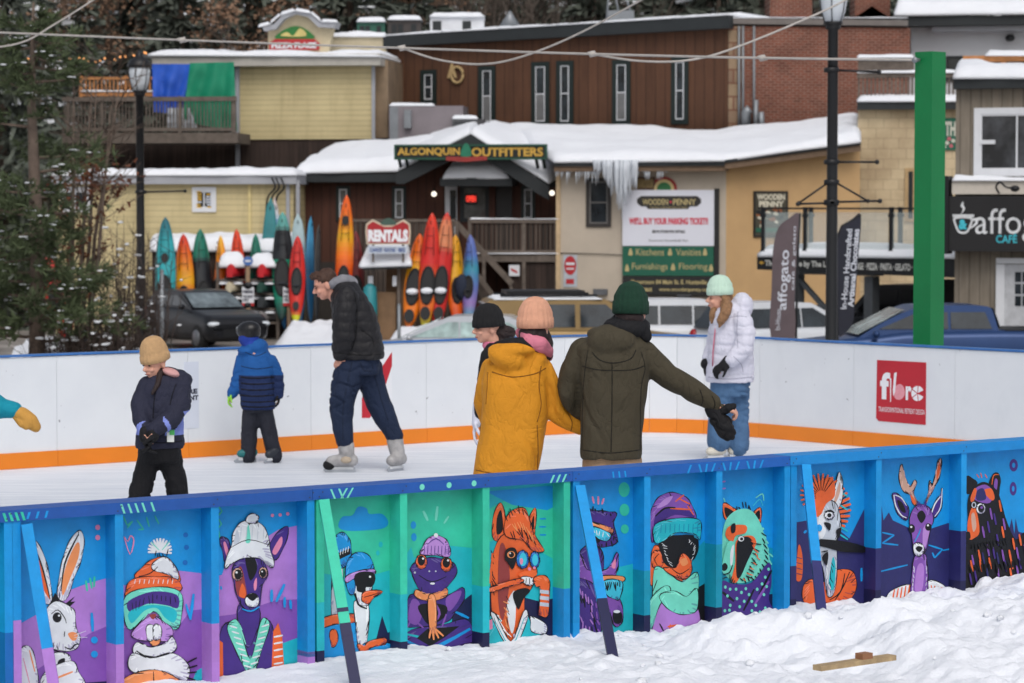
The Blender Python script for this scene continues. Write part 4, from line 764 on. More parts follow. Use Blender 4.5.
def window(fac, parent, x0, y0, x1, y1, trim=TRIMG, sash=WHT, tw=.12, mid=True, glass=GL, vbar=0, off=0.0, blind=False):
    mb = MB(); fac.ring(mb, x0, y0, x1, y1, tw, -.05, .05 + off, 0)
    u0, z1 = fac.uz(x0, y0, .03); u1, z0 = fac.uz(x1, y1, .03); s = .035
    a0, a1, b0, b1 = u0 + tw, u1 - tw, z0 + tw, z1 - tw
    for (p, q, r, t) in ((a0, b0, s, b1 - b0), (a1 - s, b0, s, b1 - b0), (a0 + s, b0, a1 - a0 - 2 * s, s), (a0 + s, b1 - s, a1 - a0 - 2 * s, s)) + (((a0 + s, (b0 + b1) / 2 - s / 2, a1 - a0 - 2 * s, s),) if mid else ()):
        mb.obox(fac.P(p, q, .005), fac.u * r, fac.n * .03, V((0, 0, t)), 1)
    for k in range(vbar): mb.obox(fac.P(a0 + (a1 - a0) * (k + 1) / (vbar + 1) - s / 2, b0 + s, .004), fac.u * s, fac.n * .028, V((0, 0, b1 - b0 - 2 * s)), 1)
    w_ = mb.build('window', [trim, sash], parent)
    m2 = MB(); m2.obox(fac.P(a0 + .003, b0 + .003, .002), fac.u * (a1 - a0 - .006), fac.n * .012, V((0, 0, b1 - b0 - .006)))
    m2.build('pane', glass, w_)
    if blind:
        m2 = MB(); m2.obox(fac.P(a0 + s, b0 + s, .015), fac.u * (a1 - a0 - 2 * s), fac.n * .006, V((0, 0, (b1 - b0) * (.5 if blind is True else blind) - 1.5 * s))); m2.build('insect_screen', M('screen_grey', C3(112, 112, 112), .5, .25, 3), w_)
    return w_
def slabq(fac, parent, name, x0, y0, x1, y1, o0, o1, mat): return part(name, mat, parent, lambda mb: fac.box(mb, x0, y0, x1, y1, o0, o1))
# ---------------------------------------------------------------- A  tall brown building with brick end
FU = Fac(384, 94, 728, 88); FB = Fac(728.5, 88, 908, 89)
BU = thing('brown_building', 'tall brown board-sided building with five narrow upper windows and dark roof edge', 'building', FU.P(FU.len / 2, G, 0))
part('wall', BROWN, BU, lambda mb: (FU.poly(mb, [(384, 47), (728, 20), (728, 345), (384, 345)], -7, 0)))
part('fascia', FASC, BU, lambda mb: FU.poly(mb, [(383, 36), (729, 15), (729, 28), (383, 47)], .003, .35))
mb = MB()
for k in range(6):
    a, b = 383 + (729 - 383) * k / 6, 383 + (729 - 383) * (k + 1) / 6
    ya, yb = 36 - 21 * k / 6, 36 - 21 * (k + 1) / 6
    snow_slab('x', (FU.at(a, ya, .38), FU.at(b, yb, .38), FU.at(b, yb, .38) - FU.n * 7, FU.at(a, ya, .38) - FU.n * 7), .16, None, 10, 6, .05, None, k, .02, False, mb)
mb.build('roof_snow', SNOW, BU)
for x0, y0, x1, y1, gl in ((420, 70, 436, 104, GL), (478, 66, 495, 126, GLP), (531, 62, 549, 126, GL), (556, 61, 573, 126, GL), (612, 60, 630, 125, GL), (671, 57, 688, 124, GL)): window(FU, BU, x0, y0, x1, y1, glass=GL, tw=.15, blind=(x0 in (478, 531, 612)))
def emblem(mb):
    FU.text(mb, 'A', 447, 63, 457, 78, .08, 0, bold=.06)
    u, z = FU.uz(458, 75); mb.tube([FU.P(u + .22 * math.cos(a), z + .26 * math.sin(a), .06) for a in [i * .35 for i in range(19)]], .05, 6)
tag(part('rope_emblem', M('rope_tan', C3(176, 150, 106), .8, .2, 20), None, emblem), 'rope coloured letter A and ring hung on the brown upper wall', 'sign')
# cone roof ventilators and roof boxes
for i, (x0, y0, x1, y1, dep, c, lab) in enumerate(((388, 20, 421, 34, 1.4, (74, 68, 66), 'dark boxy roof unit under snow behind the brown roof edge'), (430, 17, 484, 32, 1.8, (214, 216, 220), 'long white roof unit under snow on the brown building'), (357, 22, 385, 36, 1.2, (52, 100, 84), 'green roof unit beside the pizza parapet'))):
    fz = Fac(x0, 96.5, x1, 96.5); r_ = thing('roof_unit', lab, 'roof unit', fz.P(fz.len / 2, fz.at(x0, y1)[2], 0), 'roof units on the flat roofs')
    part('casing', M('unit_%d' % i, C3(*c), .6, .15, 2), r_, lambda mb: fz.box(mb, x0, y0, x1, y1 + 12, -dep, 0))
    [part('louvre', FASC, r_, lambda mb: fz.box(mb, x0 + (x1 - x0) * q, y0 + 4, x0 + (x1 - x0) * (q + .16), y1 - 1, .0, .03)) for q in ((.1, .3, .7) if i != 1 else (.05, .6))]
    snow_slab('snow_cap', (fz.at(x0 - .5, y0, .1), fz.at(x1 + .5, y0, .1), fz.at(x1 + .5, y0, .1) - fz.n * dep, fz.at(x0 - .5, y0, .1) - fz.n * dep), .18, r_, 12, 6, .06, None, i, .15)
fz = Fac(500, 95, 520, 95); mb = MB(); b_ = fz.at(510, 33); mb.lathe(b_, [(.34, -.4), (.34, .18), (.40, .19), (.04, .72), (.0, .75)], 12); tag(mb.build('roof_vent', GALV), 'grey cone-topped roof vent behind the brown roof edge', 'roof vent')
fz = Fac(600, 95, 640, 95)
mb = MB(); [mb.tube([fz.at(x, 28), fz.at(x2, -20)], .035, 6) for x, x2 in ((606, 610), (622, 612), (636, 620))]; mb.bar(fz.at(608, 18), fz.at(634, 18), .1, .5); tag(mb.build('antenna_mast', GALV), 'grey lattice antenna mast standing on the roof snow', 'mast')
# brick wing
BB = thing('brick_building', 'long red brick building with pale stone corner column and grey coping', 'building', FB.P(FB.len / 2, G, 0))
part('wall', BRICK, BB, lambda mb: FB.box(mb, 742, 26, 908, 345, -9, 0))
part('corner_column', STONE, BB, lambda mb: FB.box(mb, 728.8, 26, 741.6, 345, -9, .06))
part('coping', M('grey_coping', C3(112, 106, 102), .8, .15, 2), BB, lambda mb: (FB.box(mb, 729.5, 18, 908, 25.8, -9, .12)))
snow_slab('coping_snow', (FB.at(729.5, 18, .12), FB.at(908, 18, .12), FB.at(908, 18, .12) - FB.n * 9, FB.at(729.5, 18, .12) - FB.n * 9), .1, BB, 40, 6, .05, None, 3, .03)
part('pipe', GALV, BB, lambda mb: [mb.tube([FB.at(x, 26, .15), FB.at(x, 150, .15)], .04, 6) for x in (739, 743, 754)])
part('vent_pipe', GALV, BB, lambda mb: (mb.tube([FB.at(746, 134, .3), FB.at(746, 112, .3), FB.at(750, 109, .35)], [.16, .16, .16], 8), mb.tube([FB.at(755, 134, .3), FB.at(756, 100, .3)], .08, 6), mb.tube([FB.at(762, 134, .3), FB.at(761, 112, .3)], .1, 6)))
# brick chimneys and rooftop bits on the skyline
fz = Fac(800, 97, 900, 97)
mb = MB(); fz.box(mb, 855, -14, 890, 20, -1.5, 0); fz.box(mb, 853, -16, 892, -13.9, -1.6, .1); tag(mb.build('brick_chimney', BRICK), 'broad brick chimney block beyond the brick building roof', 'chimney')
mb = MB(); mb.prism([fz.at(848, 22), fz.at(872, 6), fz.at(896, 22)], -fz.n * 3); tag(mb.build('roof_gable', M('pale_gable', C3(176, 182, 188), .6, .1)), 'pale grey gable peak rising over the brick roof', 'gable')
mb = MB(); fz.box(mb, 770, -6, 812, 20, -2, 0); tag(mb.build('roof_housing', BRICK), 'brick stair housing left of the street lamp on the brick roof', 'roof housing')
# ---------------------------------------------------------------- B  low brown shop with porch
FA = Fac(296, 83.4, 557, 82.5)
SH = thing('outfitter_shop', 'low dark brown shop with snowy gabled porch and raised wooden entrance deck', 'building', FA.P(FA.len / 2, G, 0))
part('wall', BROWN2, SH, lambda mb: (FA.poly(mb, [(300, 172), (410, 172), (470, 135), (546, 172), (557, 172), (557, 345), (300, 345)], -4, 0)))
part('base', CONC, SH, lambda mb: FA.box(mb, 300, 262, 470, 345, .003, .04))
for k, x in enumerate((337, 393, 522)): window(FA, SH, x - 1, 186, x + 13, 221, tw=.09, glass=GLP if k < 2 else GL)
# entry: door, side panels, glazed window with sign
dr = part('door', M('dark_door', C3(44, 40, 40), .5, .1), SH, lambda mb: FA.box(mb, 496, 184, 512, 256, .0, .04))
dl = part('glazed_door', WHT, SH, lambda mb: FA.box(mb, 445, 186, 457, 256, .0, .05), 'pale glazed side door')
part('pane', GL, dl, lambda mb: FA.box(mb, 450, 190, 456, 220, .052, .06))
window(FA, SH, 460, 184, 489, 222, trim=FASC, sash=FASC, tw=.08, mid=False, glass=GLP)
tag(part('open_sign', [BLK, Memit('red_glow', (1, .05, .03, 1), .9)], None, lambda mb: (FA.box(mb, 465, 193.5, 477, 204, .06, .10, 0), FA.text(mb, 'OPEN', 466, 195.5, 476, 202, .104, 1, bold=.06))), 'small red lit OPEN sign in the shop porch window', 'sign')
for x, y, lab in ((434, 194, 'lit round wall lamp left of the shop porch'), (552, 193, 'lit round wall lamp right of the shop porch')):
    p_ = FA.at(x, y, .18); lt = thing('wall_lamp', lab, 'lamp', p_, 'wall lamps of the shop'); part('bulb', Memit('warm_bulb', (1, .92, .78, 1), 1.6), lt, lambda mb: mb.ell(p_, .075)); part('bracket', BLK, lt, lambda mb: mb.tube([p_ + FA.u * .0 + V((0, 0, .1)), FA.at(x, y - 5, .0)], .03, 6))
# roofs
def P3(x, y, Y): return at(x, y, Y)
part('roof_edge', FASC, SH, lambda mb: FA.box(mb, 295, 174, 402, 182, -.3, .55)); part('roof_edge', FASC, SH, lambda mb: FA.box(mb, 541, 178, 558, 187, -.3, .5))
mb = MB(); snow_slab('x', (FA.at(294, 174, .6), FA.at(408, 172, .6), P3(440, 142, 88), P3(332, 152, 89)), .34, None, 30, 12, .1, None, 11, .25, False, mb)
pk0, pk1 = FA.at(471, 133, 1.6), P3(485, 128, 90)
snow_slab('x', (FA.at(398, 171, 1.6), FA.at(471, 134, 1.62), P3(480, 128, 90), P3(430, 140, 90)), .28, None, 20, 12, .06, None, 12, .2, False, mb)
snow_slab('x', (FA.at(470, 134, 1.6), FA.at(549, 184, 1.6), P3(600, 150, 88), P3(488, 128, 90)), .3, None, 24, 14, .08, None, 13, .25, False, mb)
snow_slab('x', (FA.at(535, 177, .6), FA.at(560, 171, .5), P3(585, 140, 89.5), P3(486, 128, 90)), .3, None, 20, 14, .06, None, 14, .1, False, mb)
mb.build('roof_snow', SNOW, SH)
part('gable_fascia', FASC, SH, lambda mb: (FA.poly(mb, [(396, 172), (471, 134), (549, 186), (549, 200), (538, 194), (471, 150), (404, 184), (396, 184)], 1.5, 1.62)))
part('gable_infill', TRIMG, SH, lambda mb: FA.poly(mb, [(448, 148), (471, 137), (492, 148)], 1.35, 1.5))
part('porch_fascia', FASC, SH, lambda mb: (FA.box(mb, 440, 178, 512, 186, .04, 1.3)))
snow_slab('porch_snow', (FA.at(443, 179, 1.32), FA.at(509, 179, 1.32), FA.at(497, 163, .05), FA.at(455, 163, .05)), .3, SH, 22, 10, .05, None, 15, .35)
part('porch_post', BROWN2, SH, lambda mb: FA.box(mb, 489, 186, 495, 256, .04, .16))
# big name sign on the porch gable
FS = Fac(392, 81.2, 548, 80.6); GOLD = M('sign_gold', C3(206, 164, 72), .5, .12, 8); SGR = M('sign_green', C3(34, 74, 58), .5, .12, 5)
sg = thing('shop_sign', 'long dark green sign reading ALGONQUIN OUTFITTERS in gold across the porch', 'sign', FS.P(FS.len / 2, FS.at(470, 160)[2], 0))
part('board', [M('sign_dark', C3(30, 34, 32), .5, .1), GOLD], sg, lambda mb: (FS.box(mb, 396, 146, 545, 158, -.06, 0), FS.text(mb, 'ALGONQUIN', 397.5, 147.5, 460, 156.5, .012, 1, bold=.035), FS.text(mb, 'OUTFITTERS', 471.5, 147.5, 543, 156.5, .012, 1, bold=.035)))
part('frame', SGR, sg, lambda mb: FS.ring(mb, 394, 144.5, 547, 159.5, .06, -.09, .05))
part('emblem', M('pine_green', C3(40, 120, 92), .5), sg, lambda mb: FS.poly(mb, smooth_closed([(461, 156), (462, 148), (466, 143), (470, 148), (471, 156)]), .05, .09))
part('ribbon', M('sign_red', C3(150, 54, 50), .6, .15), sg, lambda mb: FS.poly(mb, [(446, 156.5), (466, 157), (487, 156), (487, 160), (466, 162), (446, 160.5)], .06, .1))
[part('bracket', TRIMG, sg, lambda mb: mb.bar(FS.at(x, 158, -.05), FS.at(x + 2, 168, -.3), .08, .08)) for x in (399, 406, 536, 543)]
# deck, railing, stair
FD = Fac(466, 80.4, 560, 80.0)
DK = thing('entrance_deck', 'raised weathered wooden entrance deck with snow-topped railing and stair', 'deck', FD.P(FD.len / 2, G, 0))
part('floor', TIMB, DK, lambda mb: FD.box(mb, 466, 254, 560, 262, -2.3, 0))
part('skirt', WOODD, DK, lambda mb: FD.box(mb, 512, 262.5, 559, 345, -2, -.08))
part('top_rail', TIMB, DK, lambda mb: (FD.box(mb, 470, 219.5, 559, 223, -.1, .04), FD.box(mb, 470, 250, 559, 253, -.06, .0)))
part('balustrade', Msiding('balusters', C3(88, 76, 68), .14, 'x', .85, .3, .25, .2), DK, lambda mb: [FD.box(mb, x, 223.2, x + 2.6, 249.8, -.05, -.01) for x in [470 + 3.6 * i for i in range(25)]])
[part('rail_post', TIMB, DK, lambda mb: FD.box(mb, x, 218, x + 3.5, 345, -.12, .01)) for x in (468, 522, 555)]
snow_slab('rail_snow', (FD.at(470, 219.4, .06), FD.at(559, 219.4, .06), FD.at(559, 219.4, -.12), FD.at(470, 219.4, -.12)), .04, DK, 50, 3, .03, None, 3, .05)
snow_slab('floor_snow', (FD.at(466, 254, .05), FD.at(560, 254, .05), FD.at(560, 254, -.6), FD.at(466, 254, -.6)), .05, DK, 50, 3, .06, None, 4, .1)
part('stair', TIMB, DK, lambda mb: ([mb.bar(FD.at(x0, 262, o), FD.at(x0 + 52, 335, o + .1), .08, .26) for x0, o in ((455, .25), (462, 1.2))], [mb.bar(FD.at(455 + 52 * q, 262 + 72 * q, .2), FD.at(455 + 52 * q, 262 + 72 * q, 1.3), .26, .04) for q in (.1, .25, .4, .55, .7, .85)]))
part('stair_rail', TIMB, DK, lambda mb: (mb.bar(FD.at(455, 222, .9), FD.at(512, 284, 1.0), .08, .16), mb.bar(FD.at(478, 275, 1.5), FD.at(505, 312, 1.5), .08, .12), [mb.bar(FD.at(x, y, .95), FD.at(x, 330, .95), .09, .09) for x, y in ((457, 222), (484, 252), (511, 282))]))
part('notice', [WHT, M('print_red', C3(190, 60, 60), .5)], DK, lambda mb: (FD.box(mb, 509, 265, 519.5, 276, .0, .02, 0), FD.poly(mb, [(511, 268), (517, 271), (517.5, 273.5), (511, 270.5)], .02, .024, 1)), 'small white notice with a red mark')
# grey fence/deck left of the porch
FF = Fac(352, 80.9, 452, 80.4)
fn_ = thing('slat_fence', 'weathered grey slat fence behind the rentals hut', 'fence', FF.P(FF.len / 2, G, 0))
part('slats', WOODG, fn_, lambda mb: [FF.box(mb, x, 220 + rnd.uniform(0, 1.5), x + 4.4, 330, -.04, 0) for x in [353 + 5.1 * i for i in range(20)]])
part('rail', TIMB, fn_, lambda mb: (FF.box(mb, 352, 219, 455, 222, -.12, .03), FF.box(mb, 352, 268, 455, 272, -.12, -.05)))
# ---------------------------------------------------------------- C  cream and tan building
FC = Fac(556.5, 80, 725.5, 79); FT = Fac(726, 79, 862, 80.5)
CB = thing('cream_building', 'long low cream stucco building with tan right half and thick roof snow', 'building', FC.P(FC.len, G, 0))
part('wall', CREAM, CB, lambda mb: (FC.box(mb, 556.5, 170, 725.5, 345, -5, 0), FC.box(mb, 556.5, 308, 725, 310, .002, .02)), 'cream stucco wall')
part('wall', TAN, CB, lambda mb: FT.poly(mb, [(726, 166), (860, 150), (860, 345), (726, 345)], -5, 0), 'tan stucco wall')
part('corner_trim', M('corner_tan', C3(196, 170, 134), .8), CB, lambda mb: (FC.box(mb, 556, 172, 560, 345, .002, .05)))
part('eave', M('eave_brown', C3(112, 92, 74), .8, .2), CB, lambda mb: (FC.box(mb, 554, 166, 726, 171, -.2, .5), FT.poly(mb, [(725, 163), (861, 145), (861, 151), (725, 169)], -.2, .5)))
part('eave_edge', FASC, CB, lambda mb: (FC.box(mb, 554, 162, 726, 165.8, -.2, .55), FT.poly(mb, [(725, 160), (861, 142), (861, 144.8), (725, 162.8)], -.2, .55)))
def snow_sheet(mb, front, back, thick, lump, seed, nu=110, nv=22, edge=.3):
    def pl_(ps, t):
        t *= len(ps) - 1; i = min(int(t), len(ps) - 2); return ps[i] + (ps[i + 1] - ps[i]) * (t - i)
    top, bot = [], []
    for j in range(nv + 1):
        b = j / nv
        for i in range(nu + 1):
            a = i / nu; F0, B0 = pl_(front, a), pl_(back, a); p = F0 + (B0 - F0) * b; L = min((front[-1] - front[0]).length * min(a, 1 - a), (B0 - F0).length * b)
            k = math.sqrt(max(0, 1 - max(0, 1 - L / edge) ** 2)); q = p + (F0 - B0).normalized() * (.07 * noise.noise(p * 1.4 + V((seed, 0, 0))) if j == 0 else 0)
            h = thick * (.3 + .7 * k) + k * (lump * noise.noise(p * .45 + V((seed, 3, 0))) + lump * .35 * noise.noise(p * 1.7 + V((seed, 7, 0))))
            top.append(q + V((0, 0, max(.03, h)))); bot.append(q)
    n = len(top); W_ = nu + 1; fs = []
    for j in range(nv):
        for i in range(nu): q = j * W_ + i; fs += [(q, q + 1, q + W_ + 1, q + W_), (n + q + W_, n + q + W_ + 1, n + q + 1, n + q)]
    for i in range(nu): fs.append((n + i, n + i + 1, i + 1, i))
    for j in range(nv): q = j * W_; fs.append((q, q + W_, n + q + W_, n + q)); q += nu; fs.append((n + q, n + q + W_, q + W_, q))
    mb.add(top + bot, fs, 0, None, True)
mb = MB(); snow_sheet(mb, [FC.at(554, 163, .6), FC.at(640, 162.5, .6), FC.at(725.5, 161.5, .6), FT.at(793, 151.5, .6), FT.at(861, 143, .6)], [P3(505, 131, 89.5), P3(600, 133, 89), P3(715, 138, 87.4), P3(790, 130, 87.4), P3(861, 121, 87.4)], .26, .13, 21)
mb.build('roof_snow', SNOW, CB)
window(FC, CB, 586, 178, 611, 227, trim=M('window_brown', C3(52, 48, 46), .6), sash=M('sash_grey', C3(110, 108, 106), .5), tw=.1, mid=True, glass=GL)
part('cable', BLK, CB, lambda mb: mb.tube([FC.at(560, 253, .03), FC.at(600, 254, .04), FC.at(640, 256, .03)], .012, 5))
[part('vent_box', M('vent_grey', C3(92, 94, 98), .6), CB, lambda mb: FC.box(mb, x, y, x + w_, y + h_, 0, .12)) for x, y, w_, h_ in ((677, 291, 14, 11), (593, 289, 14, 6))]
# icicles
ic = thing('icicles', 'fringe of icicles and one great ice column hanging from the cream building eave', 'icicles', FC.at(600, 170, .5)); mb = MB()
for i in range(60):
    if i == 38: mb.build('icicle_fringe', ICE_M, ic); mb = MB()
    x = rnd.uniform(556, 600) if i < 38 else rnd.uniform(637, 668); L = rnd.uniform(.12, .5) if i < 38 else rnd.uniform(.1, .35); a = FC.at(x, 168, .45); mb.tube([a, a - V((0, 0, L * .5)), a - V((0, 0, L))], [rnd.uniform(.02, .045), .022, .003], 6)
mb.build('icicle_fringe', ICE_M, ic); mb = MB()
for i in range(46):
    x = 595 + 40 * i / 45 + rnd.uniform(-1, 1); cen = 1 - abs(x - 622) / 28; L = (.35 + 1.35 * max(0, cen) ** 1.6) * rnd.uniform(.6, 1.05); a = FC.at(x, 160, rnd.uniform(.45, .7)); r0 = rnd.uniform(.04, .08); mb.tube([a, a - V((0, 0, L * .3)), a - V((0, 0, L * .65)), a - V((rnd.uniform(-.03, .03), 0, L))], [r0, r0 * .95, r0 * .6, .01], 8)
mb.build('ice_column', ICE_M, ic)
# billboard
BWH = M('bill_white', C3(216, 218, 228), .6, .03, 1.5); BGR = M('bill_green', C3(28, 92, 72), .6, .08, 3); BBK = M('bill_black', C3(34, 34, 34), .6, .08, 3); BTX = M('bill_tan_text', C3(188, 172, 122), .6); BRD = M('bill_red_text', C3(206, 52, 76), .6)
bb = thing('billboard', 'big white, green and black billboard advertising kitchens and flooring on cream wall', 'billboard', FC.at(669, 295, .12))
BPAN = lambda mb: (FC.box(mb, 622.5, 190, 714, 246, .03, .12, 0), FC.box(mb, 622.5, 246.2, 713.5, 276, .03, .12, 1), FC.box(mb, 622.5, 276.2, 713, 295, .03, .12, 2))
part('frame', BBK, bb, lambda mb: (FC.box(mb, 714.3, 188.5, 718.5, 296, .0, .14), FC.box(mb, 620, 295.3, 714, 297, .0, .14)))
def billtext(mb):
    FC.poly(mb, [(637, 199), (641, 196), (697, 196), (701, 199), (701, 203), (697, 206.5), (690, 206.5), (688, 209), (648, 209), (646, 206.5), (641, 206.5), (637, 203)], .122, .126, 3)
    FC.text(mb, 'WOODEN', 642.5, 199, 668, 205, .13, 4, bold=.02); FC.text(mb, 'PENNY', 673, 199, 696, 205, .13, 4, bold=.02); FC.poly(mb, [(669.3, 202), (670.6, 200.4), (672, 202), (670.6, 203.6)], .126, .13, 5)
    FC.text(mb, 'KITCHEN AND FURNISHING SHOP', 650, 206.8, 687, 208.4, .13, 4)
    FC.text(mb, "WE'LL BUY YOUR PARKING TICKET!!", 629, 217.5, 708, 224.5, .126, 5, bold=.05); FC.text(mb, 'SEE IN STORE FOR DETAILS', 652, 230, 685, 233, .126, 3, bold=.04); FC.text(mb, 'Downtown Huntsville 84 Main', 649, 239.3, 688, 241.5, .126, 3)
    FC.text(mb, 'Kitchens', 636, 248.5, 664, 255.5, .126, 4); FC.text(mb, 'Vanities', 676, 248.5, 701, 255.5, .126, 4); FC.text(mb, 'Furnishings', 632, 263, 667.5, 271.5, .126, 4); FC.text(mb, 'Flooring', 679, 263, 707.5, 271.5, .126, 4)
    for x, y in ((630.5, 252), (670, 252), (705, 252), (627, 268), (673, 267), (711, 268)): FC.poly(mb, smooth_closed([(x - 2, y + 3), (x - 1.5, y - 1), (x, y - 4), (x + 1.5, y - 1), (x + 2, y + 3)], 3), .122, .126, 4)
    FC.text(mb, 'Showroom 84 Main St. E. Huntsville', 631, 279.5, 707, 284, .126, 4, bold=.02); FC.text(mb, '705-789-2868', 625, 287.5, 652, 291.5, .126, 4, bold=.02); FC.text(mb, 'www.woodenpenny.com', 659, 287.5, 711, 292, .126, 4, bold=.02)
part('panel', [BWH, BGR, BBK, M('bill_ink', C3(48, 46, 44), .6), BTX, BRD], bb, lambda mb: (BPAN(mb), billtext(mb)))
tag(part('round_crest', [M('crest_red', C3(150, 50, 46), .6), M('crest_tan', C3(206, 184, 130), .6), M('crest_green', C3(52, 110, 66), .6)], None, lambda mb: [FC.poly(mb, smooth_closed([(664 + r * math.cos(a), 189 + r * .95 * math.sin(a)) for a in [i * .6283 for i in range(10)]], 3), .02 + k * .02, .04 + k * .02, k) for k, r in enumerate((13, 10, 7))]), 'round red and green crest sign peeping above the billboard', 'sign')
tag(part('wall_picture', [M('pic_brown', C3(84, 58, 44), .6), M('pic_tan', C3(130, 110, 70), .6, .4, 9)], None, lambda mb: (FC.box(mb, 635, 177, 655, 190, .0, .05, 0), FC.box(mb, 637, 179, 653, 188, .05, .055, 1))), 'small brown framed picture beside the round crest', 'picture')
tag(part('warning_sign', [M('plate_grey', C3(176, 182, 190), .5), M('sign_red2', C3(176, 40, 48), .5), WHT], None, lambda mb: (FC.box(mb, 563.5, 255, 577, 287, .0, .03, 0), FC.poly(mb, smooth_closed([(570.2 + 6 * math.cos(a), 265.5 + 9.5 * math.sin(a)) for a in [i * .6283 for i in range(10)]], 3), .03, .036, 1), FC.box(mb, 566, 262.5, 574.5, 265, .036, .04, 2), FC.box(mb, 566.5, 268, 574, 269.5, .036, .04, 2), FC.box(mb, 566, 279, 574, 284, .03, .034, 1))), 'red oval warning sign on a grey plate at the cream wall corner', 'sign')
def smallsign(mb):
    FT.box(mb, 754, 191, 788, 237, .0, .05, 0); FT.box(mb, 755.5, 192.5, 786.5, 235.5, .05, .055, 1); FT.text(mb, 'WOODEN', 757, 194, 785, 200, .06, 2, bold=.05); FT.text(mb, 'PENNY', 759, 201, 784, 207, .06, 2, bold=.05)
    for k in range(22): x, y = rnd.uniform(757, 783), rnd.uniform(209, 226); FT.poly(mb, smooth_closed([(x - rnd.uniform(1, 4), y), (x, y - rnd.uniform(1, 3)), (x + rnd.uniform(1, 4), y + 1), (x, y + rnd.uniform(1, 3))], 2), .056, .058 + k * .0005, rnd.choice((0, 0, 2, 4)))
    FT.box(mb, 756, 228, 786, 232, .056, .07, 3)
tag(part('painted_sign', [BLK, M('sgn_olive', C3(66, 62, 50), .6, .2, 5), M('sgn_bone', C3(206, 200, 180), .6), BGR, M('sgn_rust', C3(140, 84, 50), .6)], None, smallsign), 'small dark sign lettered WOODEN PENNY with figures on the tan wall', 'sign')
# ---------------------------------------------------------------- D  pizza building, left
FP = Fac(60, 92, 388, 90.5)
PZ = thing('pizza_building', 'yellow lap-sided upper storey with snow roof and curved pizza parapet', 'building', FP.P(FP.len * .7, G, 0))
part('wall', YEL, PZ, lambda mb: FP.box(mb, 239, 62, 373, 139, -7, 0), 'yellow lap siding')
part('wall', WOODD, PZ, lambda mb: FP.box(mb, 60, 138.8, 388, 345, -7, -.05), 'dark stained board wall below the deck')
part('side_wall', M('side_shaded', C3(142, 122, 100), .8, .25, 1.5), PZ, lambda mb: FP.box(mb, 373.3, 60, 388, 139, -7, -.4))  # the shade on this side return is painted into its duller colour
part('corner_trim', GREYT, PZ, lambda mb: (FP.box(mb, 235, 62, 239.5, 178, .01, .12), FP.box(mb, 371.5, 62, 375, 139, .01, .08)))
part('fascia', M('pale_fascia', C3(176, 172, 164), .6, .08), PZ, lambda mb: (FP.box(mb, 152, 55, 380, 65, -7, .5)))
snow_slab('roof_snow', (FP.at(148, 56, .6), FP.at(380, 57, .6), FP.at(380, 57, .6) - FP.n * 7, FP.at(148, 56, .6) - FP.n * 7), .24, PZ, 60, 12, .1, None, 31, .3)
cr = part('parapet', M('parapet_cream', C3(204, 190, 158), .7, .12, 3), PZ, lambda mb: FP.poly(mb, [(268, 55), (268, 27), (276, 26), (283, 18), (295, 13), (308, 15), (318, 24), (334, 24), (328, 55)], -2.3, -2.0))
part('parapet_cap', GREYT, cr, lambda mb: (FP.poly(mb, [(262, 27), (274, 24), (282, 15), (295, 10), (309, 12), (319, 21), (336, 22), (334, 28), (318, 27), (308, 17), (295, 14), (284, 19), (276, 29), (264, 31)], -2.5, -1.7)))
mb = MB(); cp = [(258, 24), (270, 21), (280, 12), (295, 7.5), (311, 10), (321, 18.5), (338, 19)]
for a, b in zip(cp[:-1], cp[1:]): snow_slab('x', (FP.at(a[0], a[1] + 3.5, -1.65), FP.at(b[0], b[1] + 3.5, -1.65), FP.at(b[0], b[1] + 3.5, -2.55), FP.at(a[0], a[1] + 3.5, -2.55)), .1, None, 8, 4, .02, None, a[0], .03, False, mb)
mb.build('parapet_snow', SNOW, cr)
part('side_parapet', M('parapet_side', C3(190, 178, 150), .7, .12, 3), PZ, lambda mb: FP.box(mb, 330, 37, 386, 55, -3.4, -3.1))
snow_slab('parapet_top_snow', (FP.at(328, 37, -3.0), FP.at(387, 37, -3.0), FP.at(387, 37, -3.6), FP.at(328, 37, -3.6)), .16, PZ, 30, 4, .1, None, 5, .1)
def pzs(mb):
    FP.poly(mb, [(269, 50), (269, 43), (275, 39), (314, 39), (319, 43), (319, 50)], -1.98, -1.9, 0); FP.poly(mb, smooth_closed([(276, 39), (282, 31), (295, 26), (307, 30), (313, 39)], 3), -1.98, -1.92, 1); FP.poly(mb, smooth_closed([(281, 36), (287, 32), (293, 36), (300, 28), (306, 36)], 3), -1.92, -1.88, 3); FP.text(mb, 'PIZZA PLACE', 271.5, 42.5, 316.5, 48.5, -1.885, 2, bold=.06)
tag(part('pizza_sign', [M('pz_red', C3(176, 48, 50), .6), M('pz_green', C3(52, 120, 60), .6), WHT, M('pz_tan', C3(206, 190, 120), .6)], None, pzs), 'red and green pizza sign set in the curved rooftop parapet', 'sign')
